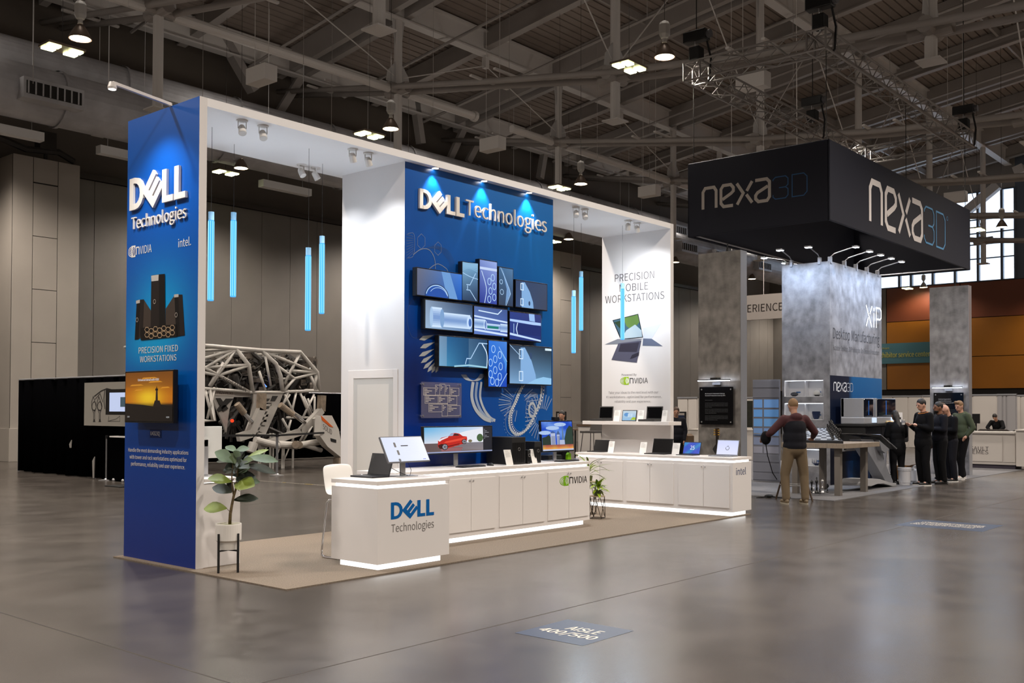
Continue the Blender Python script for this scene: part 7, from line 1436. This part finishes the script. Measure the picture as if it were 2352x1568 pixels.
# ================================================================== PEOPLE
def voxel(mb, size, smooth_it=4):
    me = bpy.data.meshes.new('tmp'); me.from_pydata([tuple(v) for v in mb.v], [], mb.f); o = bpy.data.objects.new('tmp', me); COL.objects.link(o)
    md = o.modifiers.new('r', 'REMESH'); md.mode = 'VOXEL'; md.voxel_size = size; md.use_smooth_shade = True
    if smooth_it: s = o.modifiers.new('s', 'SMOOTH'); s.factor = .5; s.iterations = smooth_it
    dg = bpy.context.evaluated_depsgraph_get(); dg.update(); out = bpy.data.meshes.new_from_object(o.evaluated_get(dg)); bpy.data.objects.remove(o); bpy.data.meshes.remove(me); return out
def link(me, name, m, parent):
    o = bpy.data.objects.new(name, me); COL.objects.link(o); o.parent = parent; me.materials.clear(); me.materials.append(m); me.shade_smooth(); OFF[o.name] = V((0, 0, 0)); return o
def person(label, loc, face, skin, hair, top, trou, shoe, hgt=1.78, arms=('down', 'down'), head=(0, 0), hairstyle='short', lean=0, legs='stand', sole=None, vest=None, beard=False, sleeves=True, detail=True, hood=None, pelvis=0, long_coat=False, G=1.14):
    r = thing('person', label, 'person', (0, 0, 0)); k = hgt/1.78; S = lambda *a: V(a)*k
    # joints: +X forward, +Y left
    hipz, chestz, neckz = .93, 1.32, 1.50
    ln = lean
    def up(x, y, z): # lean the upper body about the hips
        t = max(0, z-hipz); return S(x+math.sin(ln)*t, y, hipz+math.cos(ln)*t if z > hipz else z)
    st = {'stand': ((.0, .10, .02), (.0, -.10, -.02)), 'step': ((.12, .10, 0), (-.12, -.10, 0)), 'wide': ((.02, .16, 0), (-.02, -.16, 0))}[legs]
    ank = [S(a[0]-.03, a[1], .08) for a in st]; knee = [S(a[0]*.6+.02, a[1]*1.02, .50) for a in st]; hip = [S(0, .09, hipz), S(0, -.09, hipz)]
    sh = [up(0, .185, 1.43), up(0, -.185, 1.43)]; hc = up(.03+head[0]*.10, 0, 1.655); ht, hyaw = head
    AR = {'down': ((-.02, .05, -.28), (.05, .02, -.53)), 'phone': ((.02, .06, -.27), (.24, -.06, -.20)), 'fold': ((.04, .06, -.26), (.20, -.16, -.24)), 'pocket': ((-.07, .09, -.26), (.06, .03, -.44)), 'reach': ((.10, .10, -.24), (.34, .05, -.24)), 'wide': ((.06, .20, -.22), (.24, .24, -.32)), 'table': ((.16, .1, -.2), (.36, -.05, -.33))}
    el, wr = [], []
    for i, s in enumerate((1, -1)):
        e, w = AR[arms[i]]; el.append(sh[i]+S(e[0], e[1]*s, e[2])); wr.append(sh[i]+S(w[0], w[1]*s, w[2]))
    Rh = Euler((0, ht, hyaw)).to_matrix()
    def hp(x, y, z): return hc+Rh @ S(x, y, z)
    b = MB()
    b.ball(hc, S(.094, .076, .112), 16, 12, rot=Rh); b.ball(hp(.035, 0, -.055), S(.06, .056, .062), 14, 9, rot=Rh); b.cap(up(0, 0, 1.44), hp(-.02, 0, -.06), .058*k, .052*k)
    b.cap(hp(.090, 0, .012), hp(.112, 0, -.022), .008*k, .014*k, 8)      # nose
    b.ball(hp(.088, 0, -.058), S(.012, .026, .010), 8, 6)                # lips
    for s in (1, -1):
        b.ball(hp(-.005, s*.079, -.008), S(.018, .010, .032), 8, 6); b.ball(hp(.075, s*.034, .028), S(.014, .020, .008), 8, 5)
    b.ball(up(0, 0, 1.30), S(.115, .165, .19), 16, 10); b.ball(up(0, 0, 1.08), S(.10, .135, .16), 14, 8); b.ball(S(-.01, 0, .96), S(.115, .155, .12), 14, 8)
    for i, s in enumerate((1, -1)):
        b.cap(sh[i], el[i], .047*k, .038*k); b.cap(el[i], wr[i], .038*k, .026*k); b.cap(hip[i], knee[i], .078*k, .052*k); b.cap(knee[i], ank[i], .050*k, .036*k); b.cap(ank[i], ank[i]+S(.12, 0, -.04), .036*k, .03*k)
        d = (wr[i]-el[i]).normalized(); side = V((0, 0, 1)).cross(d); side = side.normalized() if side.length > .3 else V((1, 0, 0)); nn = d.cross(side)
        side = side if abs(d.z) < .7 else V((1, 0, 0)); pal = wr[i]+d*.05*k; b.ball(pal, S(.036, .036, .036), 10, 6); b.cap(wr[i], pal, .024*k, .03*k)
        for f in range(4):
            o = side*((f-1.5)*.021*k); L = (.055, .068, .072, .058)[f]*k; q0 = pal+o+d*.025*k; q1 = q0+d*L*.6; q2 = q1+(d*.75-nn*.6*s).normalized()*L*.5; b.cap(q0, q1, .0098*k, .009*k, 6); b.cap(q1, q2, .009*k, .008*k, 6)
        t0 = wr[i]+d*.025*k+side*.030*k; t1 = t0+(d*.6+side*.8).normalized()*.04*k; b.cap(t0, t1, .012*k, .011*k, 6); b.cap(t1, t1+d*.03*k, .011*k, .009*k, 6)
    link(voxel(b, .0105*k if detail else .016, 2), 'body', skin, r)
    j = MB(); g = .018*k       # jacket or shirt
    j.ball(up(0, 0, 1.30), S(.135*G, .188, .20), 18, 11); j.ball(up(.008, 0, 1.14), S(.135*G, .165*G, .22), 16, 9); j.ball(up(.005, 0, 1.0), S(.135*G, .165*G, .16), 14, 8); j.cap(up(-.005, 0, 1.36), up(0, 0, 1.475), .10*k, .07*k)
    if long_coat: j.ball(S(0, 0, .88), S(.145*G, .18*G, .22), 14, 9)
    for i in (0, 1):
        j.cap(up(0, .07*(1, -1)[i], 1.42), sh[i], .075*k, .07*k); e_ = el[i] if sleeves else sh[i].lerp(el[i], .8)
        j.cap(sh[i], e_, .068*k*G, .058*k*G)
        if sleeves: j.cap(el[i], wr[i]-(wr[i]-el[i]).normalized()*.015, .058*k*G, .042*k)
    if hood: j.ball(up(-.09, 0, 1.47), S(.07, .11, .07), 12, 7)
    link(voxel(j, .016*k, 5), 'top', top, r)
    if vest is not None:
        v = MB(); v.ball(up(0, 0, 1.28), S(.155*G, .20, .19), 16, 10); v.ball(up(0, 0, 1.12), S(.15*G, .18*G, .22), 14, 9); v.ball(up(0, 0, .98), S(.15*G, .18*G, .15), 14, 8); link(voxel(v, .016*k, 4), 'vest', vest, r)
    t = MB(); t.ball(S(-.01, 0, .93), S(.13*G, .165*G, .15), 14, 8)
    for i in (0, 1): t.cap(hip[i], knee[i], .100*k*G, .072*k*G); t.cap(knee[i], ank[i]+S(0, 0, .02), .070*k*G, .060*k*G)
    link(voxel(t, .016*k, 3), 'trousers', trou, r)
    for i in (0, 1):
        f = MB(); a = ank[i]; yw = V((1, 0, 0)); z = .03*k
        f.ball(V((a.x+.02*k, a.y, .055*k)), S(.075, .045, .050), 12, 7); f.ball(V((a.x+.13*k, a.y, .042*k)), S(.085, .048, .036), 12, 7); f.ball(V((a.x-.03*k, a.y, .05*k)), S(.05, .04, .045), 10, 6); so = link(voxel(f, .010*k, 2), 'shoe', shoe, r)
        s_ = MB(); n = 18; pts = []
        for q in range(n): aa = 2*PI*q/n; pts.append((a.x+.06*k+.155*k*math.cos(aa), a.y+(.046+.008*math.cos(aa))*k*math.sin(aa), .001))
        s_.prism(pts, (0, 0, .022*k)); me = bpy.data.meshes.new('sole'); me.from_pydata([tuple(v) for v in s_.v], [], s_.f); o = bpy.data.objects.new('sole', me); COL.objects.link(o); o.parent = so; me.materials.append(sole or shoe); OFF[o.name] = V((0, 0, 0))
    if hairstyle != 'bald':
        h = MB(); h.ball(hp(-.016, 0, .030), S(.098, .084, .098), 16, 10, rot=Rh)
        if hairstyle == 'long': h.ball(hp(-.05, 0, -.04), S(.07, .085, .12), 14, 9, rot=Rh); h.cap(hp(-.06, 0, -.06), up(-.10, 0, 1.36), .06*k, .05*k)
        if hairstyle == 'quiff': h.cap(hp(.05, .03, .10), hp(.05, -.03, .105), .035*k, .035*k)
        if hairstyle == 'cap': h.ball(hp(.10, 0, .045), S(.05, .06, .012), 10, 6, rot=Rh)
        link(voxel(h, .011*k, 2), 'hair' if hairstyle != 'cap' else 'cap', hair, r)
    if beard: bb = MB(); bb.ball(hp(.045, 0, -.075), S(.05, .056, .045), 12, 8, rot=Rh); link(voxel(bb, .011, 1), 'beard', hair, r)
    ey = MB()
    for s in (1, -1): ey.ball(hp(.088, s*.031, .008), S(.008, .013, .007), 8, 5)
    me = bpy.data.meshes.new('eyes'); me.from_pydata([tuple(v) for v in ey.v], [], ey.f); o = bpy.data.objects.new('eyes', me); COL.objects.link(o); o.parent = r; me.materials.append(mat('eye_dark', (40, 30, 26), .3)); OFF[o.name] = V((0, 0, 0))
    place(r, loc, face); return r, k, wr
sk1 = mat('skin_tan', (172, 128, 104), .55); sk2 = mat('skin_brown', (128, 88, 66), .55); sk3 = mat('skin_pale', (196, 150, 128), .55)
hb1 = mat('hair_black', (24, 19, 17), .6); hb2 = mat('hair_brown', (66, 46, 32), .6); hb3 = mat('hair_light', (128, 98, 68), .6)
cbk = mat('cloth_black', (10, 10, 13), .9, spec=.2); cbk2 = mat('cloth_charcoal', (24, 24, 30), .9, spec=.2); cgr = mat('cloth_grey', (150, 150, 156), .8); cgreen = mat('cloth_olive', (62, 72, 52), .85); ctan = mat('cloth_tan', (104, 88, 66), .85); cmar = mat('cloth_maroon', (64, 28, 32), .85); cbr = mat('cloth_rust', (92, 50, 36), .85)
shb = mat('shoe_black', (20, 18, 18), .5); shw = mat('shoe_white', (214, 212, 208), .5); shg = mat('shoe_tan', (112, 96, 72), .6)
C1 = V((0, 0, 0))
g = PZ(1826, 1157); R0 = YAW
person('person seen from behind in a dark vest over a maroon hooded top and tan trousers', (g.x, g.y, .0), R0+.12, sk1, mat('cap_tan', (120, 92, 62), .7), cmar, ctan, shg, 1.80, ('wide', 'wide'), (.25, 0), 'cap', .03, 'wide', mat('sole_pale', (170, 160, 140), .6), vest=cbk2, hood=True)
g = PZ(2062, 1112, .011); person('person with long dark hair in black, seen from behind beside the kiosk', (g.x, g.y, .011), R0+.15, sk2, hb1, cbk, cbk, shb, 1.60, ('fold', 'fold'), (.3, 0), 'long', .08, 'stand', long_coat=True)
g = PZ(2078, 1100, .011); person('bearded person in a rust brown shirt facing the group, behind the others', (g.x+1.4, g.y+.9, .011), R0+PI-.3, sk1, hb1, cbr, cgr, shb, 1.76, ('fold', 'fold'), (.2, .1), 'short', 0, 'stand', beard=True)
g = PZ(2121, 1115, .0); person('person in black with an orange lanyard holding a white cup, back to the aisle', (g.x, g.y, .0), R0+PI/2+.25, sk3, hb1, cbk, cbk, shb, 1.86, ('phone', 'phone'), (.35, 0), 'short', -.03, 'stand', sole=shw, long_coat=True)
g2 = g; g = PZ(2151, 1113, .0); person('dark haired bearded person in charcoal, just right of the tallest one', (g.x+.25, g.y, .0), R0+PI/2+.1, sk2, hb1, cbk2, cbk, shb, 1.80, ('fold', 'down'), (.1, 0), 'short', 0, 'stand', beard=True)
g = PZ(2163, 1104, .0); person('person in a light grey shirt half hidden between two people in black', (g.x+.5, g.y+.1, .0), R0+PI/2+.4, sk1, hb2, cgr, cbk2, shb, 1.79, ('down', 'down'), (.3, 0), 'short', 0, 'stand')
g = PZ(2184, 1106, .0); person('bald person in a black jacket looking down, left of the olive top', (g.x, g.y, .0), R0+PI/2+.2, sk3, hb1, cbk, cbk2, shb, 1.76, ('fold', 'fold'), (.75, 0), 'bald', .05, 'stand', sole=shw)
g = PZ(2208, 1101, .0); person('fair haired person in an olive hooded top and white trainers, rightmost of the group', (g.x, g.y, .0), R0+PI/2+.35, sk3, hb3, cgreen, cbk, shw, 1.84, ('pocket', 'down'), (.35, .1), 'quiff', -.02, 'step', hood=True)
# lanyard, badge and cup of the tall one
X, Y = g2.x, g2.y; fc = R0+PI/2+.25; F = V((math.cos(fc), math.sin(fc), 0)); Lf = V((-math.sin(fc), math.cos(fc), 0)); base = V((X, Y, 0))
r = thing('lanyard', 'thin orange lanyard around the neck of the tallest person in black', 'lanyard', tuple(base+V((0, 0, 1.3)))); ln_ = MB()
ln_.path([base+F*(.115*math.cos(a))*(.9)+Lf*(.095*math.sin(a))+V((0, 0, 1.555-.02*math.cos(a))) for a in [2*PI*i/16 for i in range(16)]], .007, 5, closed=True); ln_.build('strap', mat('lanyard_orange', (196, 120, 50), .7), r)
q = base+F*.50+Lf*.02+V((0, 0, 1.30)); r = thing('paper_cup', 'white paper cup held by the tallest person in black', 'cup', tuple(q)); MB().lathe([(.03, 0), (.04, .11), (.042, .115), (.036, .112), (.028, .01), (0, .01)], q, 16, caps=False).build('cup', shw, r); MB().lathe([(.036, .04), (.039, .09)], q, 16, caps=False).build('sleeve', cgr, r)
# shoulder bag of the man with the stool
g = PZ(1826, 1157); fc = R0+.12; F = V((math.cos(fc), math.sin(fc), 0)); Lf = V((-math.sin(fc), math.cos(fc), 0)); c = V((g.x, g.y, 1.12))+Lf*.43+F*.22
r = thing('black_bag', 'small black bag with a long strap held by the person with the stool', 'bag', tuple(c)); MB().ball(c, (.09, .09, .12), 12, 8).build('pouch', cbk, r, smooth=True); MB().path([c+V((0, 0, -.1)), c+V((0, 0, -.3))-Lf*.03, c+V((0, 0, -.6))-Lf*.12, c+V((0, 0, -.72))-Lf*.2], .008, 5).build('strap', cbk, r)
# far people
X = 36.8; c = PX(2291, 985, X); person('person in black leaning on the far white desk with head bowed', (X+.15, c.y, .0), PI, sk1, hb1, cbk, cbk, shb, 1.62, ('table', 'table'), (.9, 0), 'short', .55, 'stand', detail=False)
c = PX(1292, 965, 18.5); person('person with dark hair and glasses, only the head showing behind the cathedral monitor', (18.5, c.y, 0.0), PI+.3, sk1, hb1, cbk, cbk, shb, 1.58, ('down', 'down'), (.2, 0), 'short', 0, 'stand', detail=False)
c = PX(1553, 990, 21.5); person('grey clad person half hidden behind the white end wall', (21.5, c.y, 0.0), PI+.6, sk1, hb2, cbk2, cbk, shb, 1.68, ('down', 'down'), (.3, 0), 'short', 0, 'stand', detail=False)
